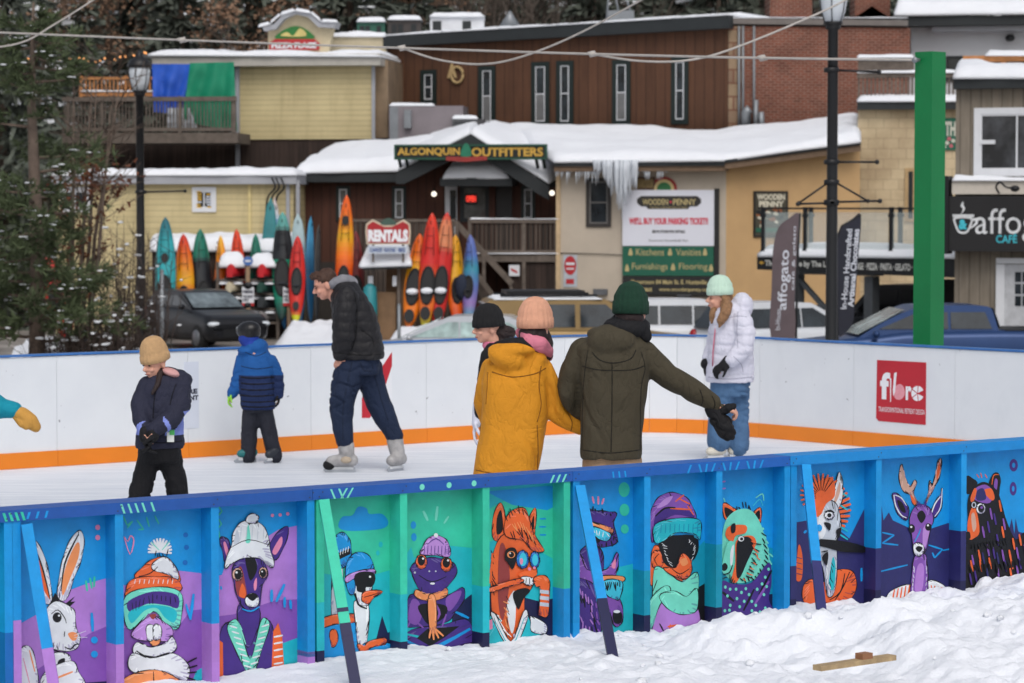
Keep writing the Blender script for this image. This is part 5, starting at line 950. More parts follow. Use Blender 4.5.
# deck and tarps
FK = Fac(60, 89, 240, 88.6)
dk = thing('upper_deck', 'weathered grey upper deck with thin balusters beside the yellow storey', 'deck', FK.P(FK.len / 2, FK.at(150, 145)[2], 0))
part('floor', TIMB, dk, lambda mb: FK.box(mb, 62, 133, 238, 143, -2.4, 0)); part('top_rail', TIMB, dk, lambda mb: (FK.box(mb, 62, 97, 236, 101, -.1, .06), FK.box(mb, 62, 128, 236, 131, -.1, .0)))
part('balustrade', TIMB, dk, lambda mb: [FK.box(mb, x, 101.2, x + 1.3, 127.8, -.06, -.02) for x in [64 + 3.4 * i for i in range(51)]])
[part('rail_post', TIMB, dk, lambda mb: FK.box(mb, x, 96, x + 3.6, 133, -.12, .02)) for x in (66, 100, 134, 178, 232)]
FK2 = Fac(60, 91.5, 180, 91.3)
d2_ = thing('orange_rail', 'orange stained wooden railing behind the grey upper deck', 'railing', FK2.P(FK2.len / 2, FK2.at(130, 98)[2], 0))
part('rail', NEWW, d2_, lambda mb: (FK2.box(mb, 80, 77, 172, 79.4, -.05, .05), FK2.box(mb, 80, 92, 172, 96, -.05, .05))); part('balustrade', NEWW, d2_, lambda mb: [FK2.box(mb, x, 79.5, x + 1.6, 91.8, -.02, .02) for x in [81 + 4 * i for i in range(23)]]); part('post', NEWW, d2_, lambda mb: [FK2.box(mb, x, 75.5, x + 3, 100, -.06, .06) for x in (79, 124, 169)])
snow_slab('rail_snow', (FK2.at(80, 91.8, .08), FK2.at(172, 91.8, .08), FK2.at(172, 91.8, -.08), FK2.at(80, 91.8, -.08)), .05, d2_, 30, 2, .02, None, 8, .03)
def tarp(name, c, pts, lab, out, drop=()):
    mb = MB(); N = 26; tl, tr_, br_, bl = pts
    vs = []
    for j in range(15):
        b = j / 14
        for i in range(N):
            a = i / (N - 1); x = (tl[0] * (1 - a) + tr_[0] * a) * (1 - b) + (bl[0] * (1 - a) + br_[0] * a) * b; y = (tl[1] * (1 - a) + tr_[1] * a) * (1 - b) + (bl[1] * (1 - a) + br_[1] * a) * b
            vs.append(FK.at(x, y, out) + FK.n * (.09 * math.sin(a * 14 + b * 2) * (.3 + b) + .06 * noise.noise(V((a * 4, b * 4, tl[0])))))
    f = [(j * N + i, (j + 1) * N + i, (j + 1) * N + i + 1, j * N + i + 1) for j in range(14) for i in range(N - 1)]
    mb.add(vs, f, 0, None, True); mb.add([v - FK.n * .012 for v in vs], [q[::-1] for q in f], 0, None, True)
    tag(mb.build(name, M(name + str(tl[0]), C3(*c), .45, .18, 1.5), None), lab, 'tarp')
tarp('hung_tarp', (44, 92, 196), ((152, 64), (193, 64), (182, 114), (154, 112)), 'blue tarp hung under the snowy roof beside the deck', -.9)
tarp('hung_tarp', (22, 134, 100), ((190, 63), (234, 62), (237, 131), (183, 122)), 'green tarp hung under the snowy roof beside the yellow wall', -.8)
tarp('hung_sheet', (190, 196, 204), ((168, 108), (190, 108), (198, 131), (168, 131)), 'pale sheet hanging behind the grey deck balusters', -.7)
# string lights
sl = thing('string_lights', 'string of small warm bulbs in the trees above the deck', 'string lights', at(80, 60, 100)); pp_ = [(8, 62), (22, 61), (40, 57), (46, 52), (60, 61), (75, 58), (88, 60), (100, 60), (115, 59), (130, 57), (140, 55), (146, 52)]
cur = smooth_open([tuple(at(x, y, 100)) for x, y in pp_], 3); part('wire', BLK, sl, lambda mb: mb.tube(cur, .012, 5))
bu = None
for p in cur[::2] + cur[1::4]:
    if bu is None:
        bu = part('bulb', Memit('bulb_amber', (1, .42, .14, 1), 1.1), sl, lambda mb: mb.ell(V(p), .035, n=8, k=6)); b0 = V(p); bl0 = V(bu.location)
    else:
        c_ = bu.copy(); col.objects.link(c_); c_.parent = sl; c_.location = bl0 + (V(p) - b0) + V((0, 0, rnd.uniform(-.05, .05)))
# lower yellow building
FL = Fac(55, 81.5, 298, 81)
LY = thing('yellow_annex', 'low yellow lap-sided annex with snowy flat roof edge and small windows', 'building', FL.P(FL.len / 2, G, 0))
part('wall', YEL, LY, lambda mb: FL.box(mb, 55, 181, 294, 345, -4, 0)); part('fascia', GREYT, LY, lambda mb: FL.box(mb, 52, 176, 296, 184, -4.2, .25)); part('corner_trim', M('trim_yellow', C3(214, 196, 140), .6), LY, lambda mb: (FL.box(mb, 248, 184.3, 251, 240, .003, .05)))
snow_slab('roof_snow', (FL.at(52, 175.8, .3), FL.at(296, 175.8, .3), FL.at(296, 175.8, .3) - FL.n * 4.4, FL.at(52, 175.8, .3) - FL.n * 4.4), .2, LY, 70, 10, .1, None, 41, .25)
for a, b in ((192, 216), (60, 90)):
    w_ = window(FL, LY, a, 187, b, 212, trim=WHT, sash=WHT, tw=.12, mid=False, vbar=1)
    if a > 100:
        for x0, x1 in ((195.5, 202), (205.5, 212)):
            def post(mb):
                for k in range(7): FL.box(mb, rnd.uniform(x0, x0 + 2), 191 + k * 2.6, rnd.uniform(x1 - 2, x1), 192.4 + k * 2.6, .042, .046, rnd.randrange(2))
            part('poster', [M('post_y', C3(214, 170, 60), .5), M('post_w', C3(206, 210, 220), .5)], w_, post)
part('pipe', BLK, LY, lambda mb: [mb.tube(smooth_open([tuple(FL.at(x, 178, .4)), tuple(FL.at(x + 3, 188, .5)), tuple(FL.at(x - 5, 200, .3)), tuple(FL.at(x - 6, 235, .2))], 4), .03, 5) for x in (272, 276, 281)])
part('downpipe', GREYT, LY, lambda mb: (FL.box(mb, 286, 182, 290, 330, .003, .1), FL.box(mb, 296, 180, 300, 330, .05, .14)))
# snow-capped long bin in front of it
FBn = Fac(150, 79.3, 300, 79)
sb = thing('storage_bin', 'long low dark board shed under a thick snow cap behind the kayaks', 'shed', FBn.P(FBn.len / 2, G, 0)); part('wall', WOODD, sb, lambda mb: FBn.box(mb, 152, 251, 298, 345, -1.4, 0))
snow_slab('roof_snow', (FBn.at(150, 252, .15), FBn.at(300, 252, .15), FBn.at(300, 244, -1.5), FBn.at(150, 244, -1.5)), .36, sb, 50, 8, .1, None, 51, .25)
# rooftop condensers
for i, (x0, y0, x1, y1, lab, d) in enumerate(((389, 106, 463, 142, 'large grey rooftop ventilation cabinet beside the brown wall', 1.6), (452, 119, 478, 142, 'small slatted grey condenser behind the porch gable', 1.0))):
    fz = Fac(x0, 89.6 - i * .8, x1, 89.4 - i * .8); r_ = thing('rooftop_cabinet', lab, 'ventilation unit', fz.P(fz.len / 2, fz.at(x0, y1)[2], 0)); part('casing', HVAC if not i else M('slat_grey', C3(92, 92, 94), .5), r_, lambda mb: fz.box(mb, x0, y0, x1, y1 + 14, -d, 0))
    part('panel', GALV if not i else FASC, r_, lambda mb: ((fz.box(mb, 404, 110, 411, 128, .0, .2), fz.box(mb, 390, 107, 398, 141, .0, .02)) if not i else [fz.box(mb, 454, y, 476, y + 1.2, 0, .03) for y in range(122, 141, 3)]))
    snow_slab('snow_cap', (fz.at(x0, y0, .03), fz.at(x1 - (28 if not i else 0), y0, .03), fz.at(x1 - (28 if not i else 0), y0, -d), fz.at(x0, y0, -d)), .1, r_, 14, 5, .04, None, i, .12)
# ---------------------------------------------------------------- E  right: cream block house, white building
FE = Fac(858, 82.5, 985, 82)
CBk = thing('block_house', 'cream painted block house with snowy balcony roof beside the green pillar', 'building', FE.P(FE.len / 2, G, 0))
part('wall', BLOCK, CBk, lambda mb: FE.box(mb, 858, 106, 985, 345, -6, 0)); part('roof_edge', FASC, CBk, lambda mb: FE.box(mb, 857, 102, 986, 109, -6.2, .3))
snow_slab('roof_snow', (FE.at(857, 102, .35), FE.at(986, 102, .35), FE.at(986, 102, .35) - FE.n * 6.4, FE.at(857, 102, .35) - FE.n * 6.4), .24, CBk, 40, 8, .08, None, 61, .2)
part('railing', TIMB, CBk, lambda mb: (FE.box(mb, 857, 73, 985, 77, -.5, -.3), FE.box(mb, 857, 96, 985, 98, -.45, -.35), [FE.box(mb, x, 77.2, x + 1.9, 95.8, -.43, -.37) for x in [858 + 4.1 * i for i in range(31)]]))
snow_slab('railing_snow', (FE.at(857, 73, -.25), FE.at(985, 73, -.25), FE.at(985, 73, -.55), FE.at(857, 73, -.55)), .1, CBk, 40, 3, .04, None, 62, .06)
part('beam', TIMB, CBk, lambda mb: FE.box(mb, 858, 58, 914, 72, -2.2, -2.0)); snow_slab('beam_snow', (FE.at(857, 58, -1.9), FE.at(914, 58, -1.9), FE.at(914, 58, -2.3), FE.at(857, 58, -2.3)), .1, CBk, 30, 3, .04, None, 63, .06)
window(FE, CBk, 905, 168, 916, 222, trim=M('trim_sand', C3(178, 150, 110), .7), sash=FASC, tw=.1)
tag(part('green_sign', [M('gs_green', C3(30, 96, 76), .6), M('gs_cream', C3(200, 200, 186), .6), M('gs_pink', C3(190, 100, 110), .6)], None, lambda mb: (FE.box(mb, 930, 118, 957, 150, 0, .05, 0), FE.text(mb, 'TH', 945, 121.5, 955.5, 136, .055, 1, bold=.05), [FE.poly(mb, smooth_closed([(x - 2, y), (x, y - 2.4), (x + 2.4, y), (x, y + 2)], 2), .05, .056 + .001 * k, 1 + k % 2) for k, (x, y) in enumerate(((947, 143), (951, 146), (953, 141), (949, 139), (944, 147)))])), 'green sign with cream letters half hidden behind the green pillar', 'sign')
FW = Fac(902, 93, 1060, 92)
WB_ = thing('white_building', 'white upper building with deep snow roof at the top right', 'building', FW.P(FW.len / 2, G, 0))
part('wall', M('white_wall', C3(196, 198, 202), .7, .06, 1.2), WB_, lambda mb: FW.box(mb, 904, 24, 1060, 345, -6, 0)); part('roof_edge', FASC, WB_, lambda mb: FW.box(mb, 896, 17, 1060, 24, -.2, .9)); part('soffit', GREYT, WB_, lambda mb: FW.box(mb, 932, 26.5, 1060, 30, .003, .6))
snow_slab('roof_snow', (FW.at(894, 16, 1.0), FW.at(1060, 14, 1.0), P3(1062, -22, 99), P3(903, -14, 99)), .4, WB_, 50, 12, .12, None, 71, .3)
part('downpipe', FASC, WB_, lambda mb: mb.tube([FW.at(903, 24, .5), FW.at(909, 32, .15), FW.at(909, 60, .1)], .06, 6)); part('floodlight', BLK, WB_, lambda mb: (mb.ell(FW.at(1010, 38, .3), (.16, .2, .12)), mb.tube([FW.at(1013, 36, .0), FW.at(1010, 38, .3)], .04, 6))); window(FW, WB_, 946, 56, 964, 82, trim=FASC, sash=FASC, tw=.06)
# ---------------------------------------------------------------- F  cafe
FG = Fac(955, 60, 1090, 59)
CF = thing('cafe_building', 'grey board-sided cafe building with white window and snowy flat roof', 'building', FG.P(FG.len / 2, G, 0))
part('wall', GREYS, CF, lambda mb: (FG.box(mb, 956, 86, 1090, 345, -5, 0))); part('roof_edge', FASC, CF, lambda mb: FG.box(mb, 953, 79, 1090, 87, -5.1, .25))
snow_slab('roof_snow', (FG.at(953, 79, .3), FG.at(1090, 79, .3), FG.at(1090, 72, -5), FG.at(956, 72, -5)), .28, CF, 40, 10, .12, None, 81, .2)
window(FG, CF, 974, 108, 1060, 176, trim=WHT, sash=WHT, tw=.14, mid=False, glass=Mglass('cafe_glass', C3(60, 62, 66)), vbar=1)
part('window_bar', WHT, CF, lambda mb: FG.box(mb, 979, 140, 995, 144, .02, .06)); part('ledge', M('ledge_cream', C3(200, 192, 180), .7, .1), CF, lambda mb: FG.box(mb, 952, 181, 1090, 194, .003, .5)); snow_slab('ledge_snow', (FG.at(952, 181, .55), FG.at(1090, 181, .55), FG.at(1090, 181, .02), FG.at(952, 181, .02)), .1, CF, 40, 3, .06, None, 82, .08)
part('roof_truss', [NEWW, M('panel_white', C3(206, 208, 214), .6)], CF, lambda mb: (FG.box(mb, 963, 56, 1090, 60, -2.6, -2.4, 0), FG.box(mb, 963, 60.5, 968, 79, -2.6, -2.4, 0), FG.box(mb, 1001, 60.5, 1006, 79, -2.6, -2.4, 0), mb.bar(FG.at(967, 60, -2.35), FG.at(976, 76, -2.35), .08, .12, mi=0), FG.box(mb, 968.5, 61, 1090, 79, -2.7, -2.62, 1)))
snow_slab('truss_snow', (FG.at(985, 56, -2.3), FG.at(1090, 56, -2.3), FG.at(1090, 56, -3.2), FG.at(985, 56, -3.2)), .12, CF, 20, 4, .04, None, 83, .08)
part('door_frame', WHT, CF, lambda mb: (FG.box(mb, 996, 258, 1060, 264, .003, .12), FG.box(mb, 996, 264.2, 1004, 330, .003, .12)))
cd_ = part('door', M('door_pale', C3(188, 190, 194), .5), CF, lambda mb: FG.box(mb, 1004.3, 264.3, 1050, 330, .003, .06)); part('pane', GL, cd_, lambda mb: [FG.box(mb, x, y, x + 6, y + 10, .061, .07) for x in (1015, 1022.5, 1030) for y in (272, 284, 296)])
# cafe sign
CWT = M('cafe_white', C3(220, 222, 224), .5); CTL = M('cafe_teal', C3(70, 190, 206), .5)
def cup(mb):
    FG.poly(mb, smooth_closed([(954, 217), (972, 217), (971, 226), (967, 233), (959, 233), (955, 226)], 3), .502, .508, 0); FG.poly(mb, smooth_closed([(956, 219), (970, 219), (969.2, 225.5), (966, 231), (960, 231), (957, 225.5)], 3), .508, .512, 2); FG.poly(mb, smooth_closed([(971, 219), (977, 218), (977.5, 224), (970, 229), (971, 226.8), (975, 223), (975, 220.5), (971.5, 221.5)], 2), .502, .508, 0)
    FG.poly(mb, [(952.5, 214.4), (974, 214.4), (974, 217), (952.5, 217)], .502, .508, 0)
    FG.text(mb, '&', 958.5, 219.5, 967.5, 229.5, .514, 1, bold=.06); FG.poly(mb, smooth_closed([(961, 214), (963, 209), (960.5, 206), (963, 201.5), (963.5, 205), (965, 208.5), (963, 212)], 3), .502, .508, 0)
    FG.text(mb, 'affogato', 975, 208.5, 1078, 242, .506, 0, bold=.0); FG.text(mb, 'CAFÉ', 996, 233, 1017, 243, .507, 1, bold=.02)
cs = thing('cafe_sign', 'wide black affogato cafe sign with steaming cup in white lettering', 'sign', FG.at(1010, 253, .5)); part('board', [CWT, CTL, M('cafe_black', C3(34, 33, 34), .5, .08, 4)], cs, lambda mb: (FG.box(mb, 948, 196, 1088, 252, .25, .5, 2), cup(mb))); part('side_bracket', BLK, cs, lambda mb: FG.box(mb, 944.5, 176, 948, 254, .1, .56))
gl_ = thing('gooseneck_lamp', 'thin black curved sign lamp above the affogato lettering', 'lamp', FG.at(998, 196, .5)); part('arm', BLK, gl_, lambda mb: mb.tube(smooth_open([tuple(FG.at(x, y, o)) for x, y, o in ((999, 193, .55), (996, 187, .8), (1000, 182, .95), (1006, 187, 1.0), (1013, 188, 1.0))], 4), .022, 6)); part('shade', BLK, gl_, lambda mb: mb.ell(FG.at(1015, 188.5, 1.0), (.1, .1, .07)))
# balcony
FH = Fac(757, 66, 960, 61.5)
BA = thing('glass_balcony', 'snow-covered balcony with glass railing and black lettered fascia on grey posts', 'balcony', FH.P(FH.len / 2, G, 0))
part('floor', FASC, BA, lambda mb: FH.box(mb, 757.5, 256.5, 960, 259.5, -2.6, -.06)); BAND = (lambda mb: (FH.text(mb, 'The Best Place by The Lights', 765, 260, 838, 267.5, .005, 0, bold=.03), FH.text(mb, 'LOUNGE · PIZZA · PASTA · GELATO · CRAFT BEER', 848, 262.5, 936, 269.5, .005, 0, bold=.03), FH.poly(mb, [(759, 262.5), (762, 260.5), (761.5, 262), (764, 262), (764, 263.5), (761.5, 263.5), (762, 265)], .002, .006, 1))); bf = part('fascia_board', [M('band_white', C3(206, 206, 200), .6), M('band_gold', C3(206, 160, 60), .6), BLK], BA, lambda mb: (FH.poly(mb, [(757, 257), (960, 259), (960, 278), (757, 269.5)], -.05, 0, 2), BAND(mb)))
snow_slab('floor_snow', (FH.at(757, 257, .06), FH.at(960, 259, .06), FH.at(960, 259, .06) - FH.n * 2.6, FH.at(757, 257, .06) - FH.n * 2.6), .3, BA, 60, 10, .06, None, 91, .2)
[part('rail_post', BLK, BA, lambda mb: (FH.box(mb, x, 207, x + 2.4, 258, -.12 - o, -.04 - o), FH.box(mb, x - 1, 214, x + 3.4, 217, -.13 - o, -.03 - o), FH.box(mb, x - 1, 250, x + 3.4, 253, -.13 - o, -.03 - o))) for x, o in ((761, 0), (803, 0), (889, 0), (808.5, 2.4), (898, 2.4), (948, 0))]
part('hand_rail', BLK, BA, lambda mb: (FH.box(mb, 758, 207.5, 960, 209.5, -.13, -.03), FH.box(mb, 758, 207.9, 960, 209.3, -2.5, -2.44)))
[part('glass_panel', Mclear('rail_glass', (.72, .82, .80, 1), .22), BA, lambda mb: FH.box(mb, a, 212, b, 253, -.09, -.075)) for a, b in ((764.5, 802), (806.5, 888), (892.5, 947))]
part('support_post', M('post_grey', C3(70, 74, 78), .5), BA, lambda mb: (FH.box(mb, 789, 272, 797, 345, -.4, -.15), mb.bar(FH.at(795, 274, -.25), FH.at(832, 316, -.25), .1, .1), FH.box(mb, 785, 271, 875, 276, -.42, -.12), FH.box(mb, 864, 276.2, 872, 345, -.4, -.15))); part('back_post', M('post_grey'), BA, lambda mb: FH.box(mb, 780, 260, 786, 345, -2.4, -2.2))
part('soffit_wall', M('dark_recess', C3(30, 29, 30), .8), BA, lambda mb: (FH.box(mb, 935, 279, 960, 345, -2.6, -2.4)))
tag(part('parking_notice', [WHT, M('notice_red', C3(170, 70, 90), .5)], None, lambda mb: (FE.box(mb, 966.5, 277, 983, 291, .0, .03, 0), FE.box(mb, 966.5, 277, 983, 280, .03, .034, 1), FE.box(mb, 966.5, 288, 983, 291, .03, .034, 1), FE.text(mb, 'P A', 970, 282, 979, 286, .034, 1))), 'small white and red parking notice on the wall under the balcony', 'sign')
# ================================================================ street furniture, kayaks
GREENP = M('green_paint', C3(6, 116, 62), .45, .08, 2.5, .1, 40)
gp = at(928, 348, 26.6); gp.z = -1.2; topz = at(928, 52, 26.6).z
pt = thing('green_pillar', 'tall bright green square timber pillar standing behind the rink boards', 'pillar', gp)
part('shaft', GREENP, pt, lambda mb: mb.obox(gp + V((0, -.135, 0)) , V((.135, .135, 0)) * 1.12, V((-.135, .135, 0)) * 1.05, V((0, 0, topz - gp.z))))
part('eye_bolt', GALV, pt, lambda mb: (mb.tube([at(919, 60, 26.55), at(915, 60, 26.5)], .018, 8), mb.ell(at(915, 60, 26.5), .03)))
# overhead cables
WIRE = M('cable_grey', C3(176, 170, 164), .6, .15, 10)
def cable(lab, pts, r, knots=()):
    t_ = thing('overhead_cable', lab, 'cable', V(at(*pts[len(pts) // 2])), 'cables strung over the rink')
    part('strand', WIRE, t_, lambda mb: mb.tube(smooth_open([tuple(at(*p)) for p in pts], 6), r, 6))
    for x, y, Y in knots: part('knot', WIRE, t_, lambda mb: (mb.tube([at(x - 5, y - 1, Y), at(x, y, Y), at(x + 6, y + 1, Y)], [.01, .035, .01], 6), mb.tube([at(x - 2, y + 3, Y), at(x + 3, y - 3, Y)], .012, 5)))
cable('long level grey cable running from the left edge to the green pillar', [(-60, 30, 36), (182, 40, 33.5), (402, 48, 31.2), (592, 54, 29.2), (762, 58, 27.6), (915, 60, 26.5)], .012, ((182, 40, 33.5), (402, 48, 31.2), (592, 54, 29.2), (762, 58, 27.6)))
cable('sagging grey cord curving down across the brown building', [(402, 48, 31.2), (440, 60, 31), (485, 64, 30.6), (530, 54, 30.2), (590, 28, 29.8), (680, -22, 29)], .011)
cable('slack grey cord dipping over the brown wall to the street lamp', [(592, 54, 29.2), (640, 61, 29), (690, 60, 29), (740, 46, 29.2), (830, 8, 29.6), (880, -20, 30)], .011)
cable('grey cord slanting up at the top left corner', [(-30, 50, 36), (20, 43, 36), (55, 24, 36), (93, 0, 36), (120, -20, 36)], .011)
# street lamps
LAMPG = M('frosted_glass', C3(196, 202, 208), .3, .06, 6)
def street_lamp(name_lab, px_top, y_glass0, y_glass1, px_bot, Y, arms):
    base = at(px_bot, 300, Y); base.z = G; top = at(px_top, y_glass1, Y); top.x = base.x; sc_ = Y / FPX
    t_ = thing('street_lamp', name_lab, 'street lamp', base, 'black street lamps')
    H = top.z - base.z
    part('post', BLK, t_, lambda mb: mb.lathe(base, [(.2, 0), (.2, .25), (.14, .35), (.12, 1.0), (.1, 1.1), (.088, H * .6), (.082, H - .12), (.12, H - .1), (.12, H - .03), (.07, H)], 14))
    lan = part('lantern', LAMPG, t_, lambda mb: mb.lathe(top, [(.14, 0), (.2, .18), (.235, .42), (.22, .5)], 12)); gh = .5
    part('lantern_cap', BLK, lan, lambda mb: mb.lathe(top, [(.26, .5), (.27, .55), (.2, .66), (.1, .72), (.05, .8), (.03, .88)], 12)); part('collar', BLK, lan, lambda mb: mb.lathe(top, [(.1, -.06), (.16, -.02), (.15, .012)], 12))
    part('lantern_rib', BLK, lan, lambda mb: [mb.tube([top + V((math.cos(a) * r, math.sin(a) * r, z)) for r, z in ((.145, 0), (.206, .18), (.24, .42), (.225, .5))], .009, 5) for a in [i * math.pi / 3 + .3 for i in range(6)]])
    for x0, y0, x1, y1, r in arms: part('arm', BLK, t_, lambda mb: (mb.tube([at(x0, y0, Y), at(x1, y1, Y)], r, 6), mb.ell(at(x1, y1, Y), r * 2.2, n=8, k=6)))
    [part('band', BLK, t_, lambda mb: mb.lathe(at(px_bot, y, Y), [(.1, -.04), (.125, -.03), (.125, .03), (.1, .04)], 12)) for y in sorted({a[1] for a in arms})]
street_lamp('tall black street lamp with banner arms in front of the brick building', 833, -4, 22.5, 831.5, 45, [(833, 70, 879, 72, .018), (833, 162, 877, 162, .018), (829, 182, 799, 203, .016), (829, 203, 798, 204, .018), (835, 182, 868, 201, .016), (835, 202, 880, 201, .018)])
street_lamp('black street lamp left of the yellow annex behind the pine', 139, 70, 91, 141, 60, [(141, 192, 185, 191, .018)])
# thin posts and stake signs
for i, (x, yt, Y, lab) in enumerate(((162, 271, 58, 'thin galvanised post before the dark parked car'), (399, 305, 62, 'short galvanised post before the rentals hut'))):
    b_ = at(x, 300, Y); b_.z = G; t_ = thing('metal_post', lab, 'post', b_, 'thin galvanised posts'); part('tube', GALV, t_, lambda mb: (mb.tube([b_, V((b_.x, b_.y, at(x, yt, Y).z))], .04, 8), mb.ell(V((b_.x, b_.y, at(x, yt, Y).z)), (.045, .045, .03), n=8, k=6)))
STK = M('stake_wood', C3(150, 124, 98), .8, .2, 8)
for x, ytop, tall, lab in ((248, 256, True, 'wooden stake with round blue badge and white parking notice by the canoes'), (289, 283, False, 'short wooden stake with white parking notice by the red kayak')):
    fz = Fac(x - 12, 77.5, x + 12, 77.5); b_ = fz.at(x, 300); b_.z = G; t_ = thing('stake_sign', lab, 'sign', b_, 'parking stakes')
    part('stake', STK, t_, lambda mb: fz.box(mb, x - 2, ytop, x + 2, 300, -.05, .0, ground=True)); part('notice', [WHT, M('notice_red2', C3(176, 40, 44), .5), INK], t_, lambda mb: (fz.box(mb, x - 6, 287, x + 6, 306, .0, .025, 0), fz.box(mb, x - 6, 303, x + 6, 306, .025, .03, 1), fz.text(mb, 'PARKING', x - 5, 290, x + 5, 293.5, .03, 2, bold=.06), fz.text(mb, 'FOR SHOP\nONLY', x - 5, 295, x + 5, 301.5, .03, 2, bold=.05)))
    part('cap', BLK, t_, lambda mb: mb.ell(fz.at(x, 285.5, .02), (.13, .06, .1), n=10, k=6))
    if tall: part('badge', [M('badge_blue', C3(70, 110, 176), .5), WHT], t_, lambda mb: (fz.poly(mb, smooth_closed([(x + 5 * math.cos(a), 261 + 4.6 * math.sin(a)) for a in [i * .785 for i in range(8)]], 3), .0, .03, 0), fz.box(mb, x - 3, 260, x + 3, 262, .03, .034, 1)))
# rentals hut and sign
FR = Fac(358, 77.6, 412, 77.4)
ht = thing('rental_hut', 'small wooden rentals hut with slanting snow roof', 'hut', FR.P(FR.len / 2, G, 0))
part('post', TIMB, ht, lambda mb: [FR.box(mb, x, 266, x + 3.5, 300, -.1, 0, ground=True) for x in (371, 397, 406)]); part('wall', M('plywood', C3(146, 116, 88), .8, .25, 2), ht, lambda mb: (FR.box(mb, 376, 292, 396, 300, -.3, -.26, ground=True), FR.box(mb, 386, 268, 397, 300, -1.2, -1.15, ground=True), FR.box(mb, 400, 268, 410, 300, -1.2, -.2, ground=True)))
part('roof', FASC, ht, lambda mb: mb.prism([FR.at(362, 268, .4), FR.at(412, 266, .4), FR.at(409, 250, -1.6), FR.at(368, 252, -1.6)], V((0, 0, -.06)))); snow_slab('roof_snow', (FR.at(359, 268, .45), FR.at(412, 266, .45), FR.at(409, 250, -1.6), FR.at(367, 252, -1.6)), .32, ht, 26, 12, .06, None, 101, .3)
[part('poster', WHT, ht, lambda mb: FR.box(mb, x, 276, x + w_, 286, .005, .02)) for x, w_ in ((368, 5), (392.5, 4))]
FQ = Fac(366, 76.9, 410, 76.8)
rs = thing('rentals_sign', 'red horned RENTALS sign with white letters on the hut roof', 'sign', FQ.at(388, 252, 0)); hp = [(368, 243), (367, 232), (367.5, 225), (373, 221.5), (378, 224), (384, 227), (392, 227), (398, 224), (403, 221.5), (408.5, 225), (409, 233), (408, 243)]
part('board', [M('rent_cream', C3(214, 200, 176), .5), M('rent_red', C3(170, 40, 46), .5, .1)], rs, lambda mb: (FQ.poly(mb, [(366.5, 244.5), (365.5, 231), (366, 224), (372.5, 219.5), (379, 222.6), (384, 225), (392, 225), (398, 222.5), (403.5, 219.5), (410, 224), (410.5, 233), (409.5, 244.5)], -.08, 0, 0), FQ.poly(mb, hp, .002, .02, 1)))
part('lettering', WPRT, rs, lambda mb: FQ.text(mb, 'RENTALS', 368, 229.5, 408, 242, .025, 0, bold=.07)); part('emblem', M('sign_sage', C3(70, 92, 82), .6, .2), rs, lambda mb: FQ.poly(mb, smooth_closed([(381, 224.5), (384, 219.5), (389, 218), (393, 220), (396, 224.5)], 3), -.03, .015))
part('banner', [M('rent_pale', C3(186, 194, 206), .5), M('rent_blue', C3(70, 90, 140), .5)], rs, lambda mb: (FQ.box(mb, 368, 246, 407, 253.5, -.06, -.02, 0), FQ.text(mb, 'CANOE · KAYAK · BIKE', 370, 247.8, 405, 252, -.015, 1, bold=.05)))
part('leg', TIMB, rs, lambda mb: [FQ.box(mb, x, 244.6, x + 2, 262, -.16, -.1) for x in (372, 402)])
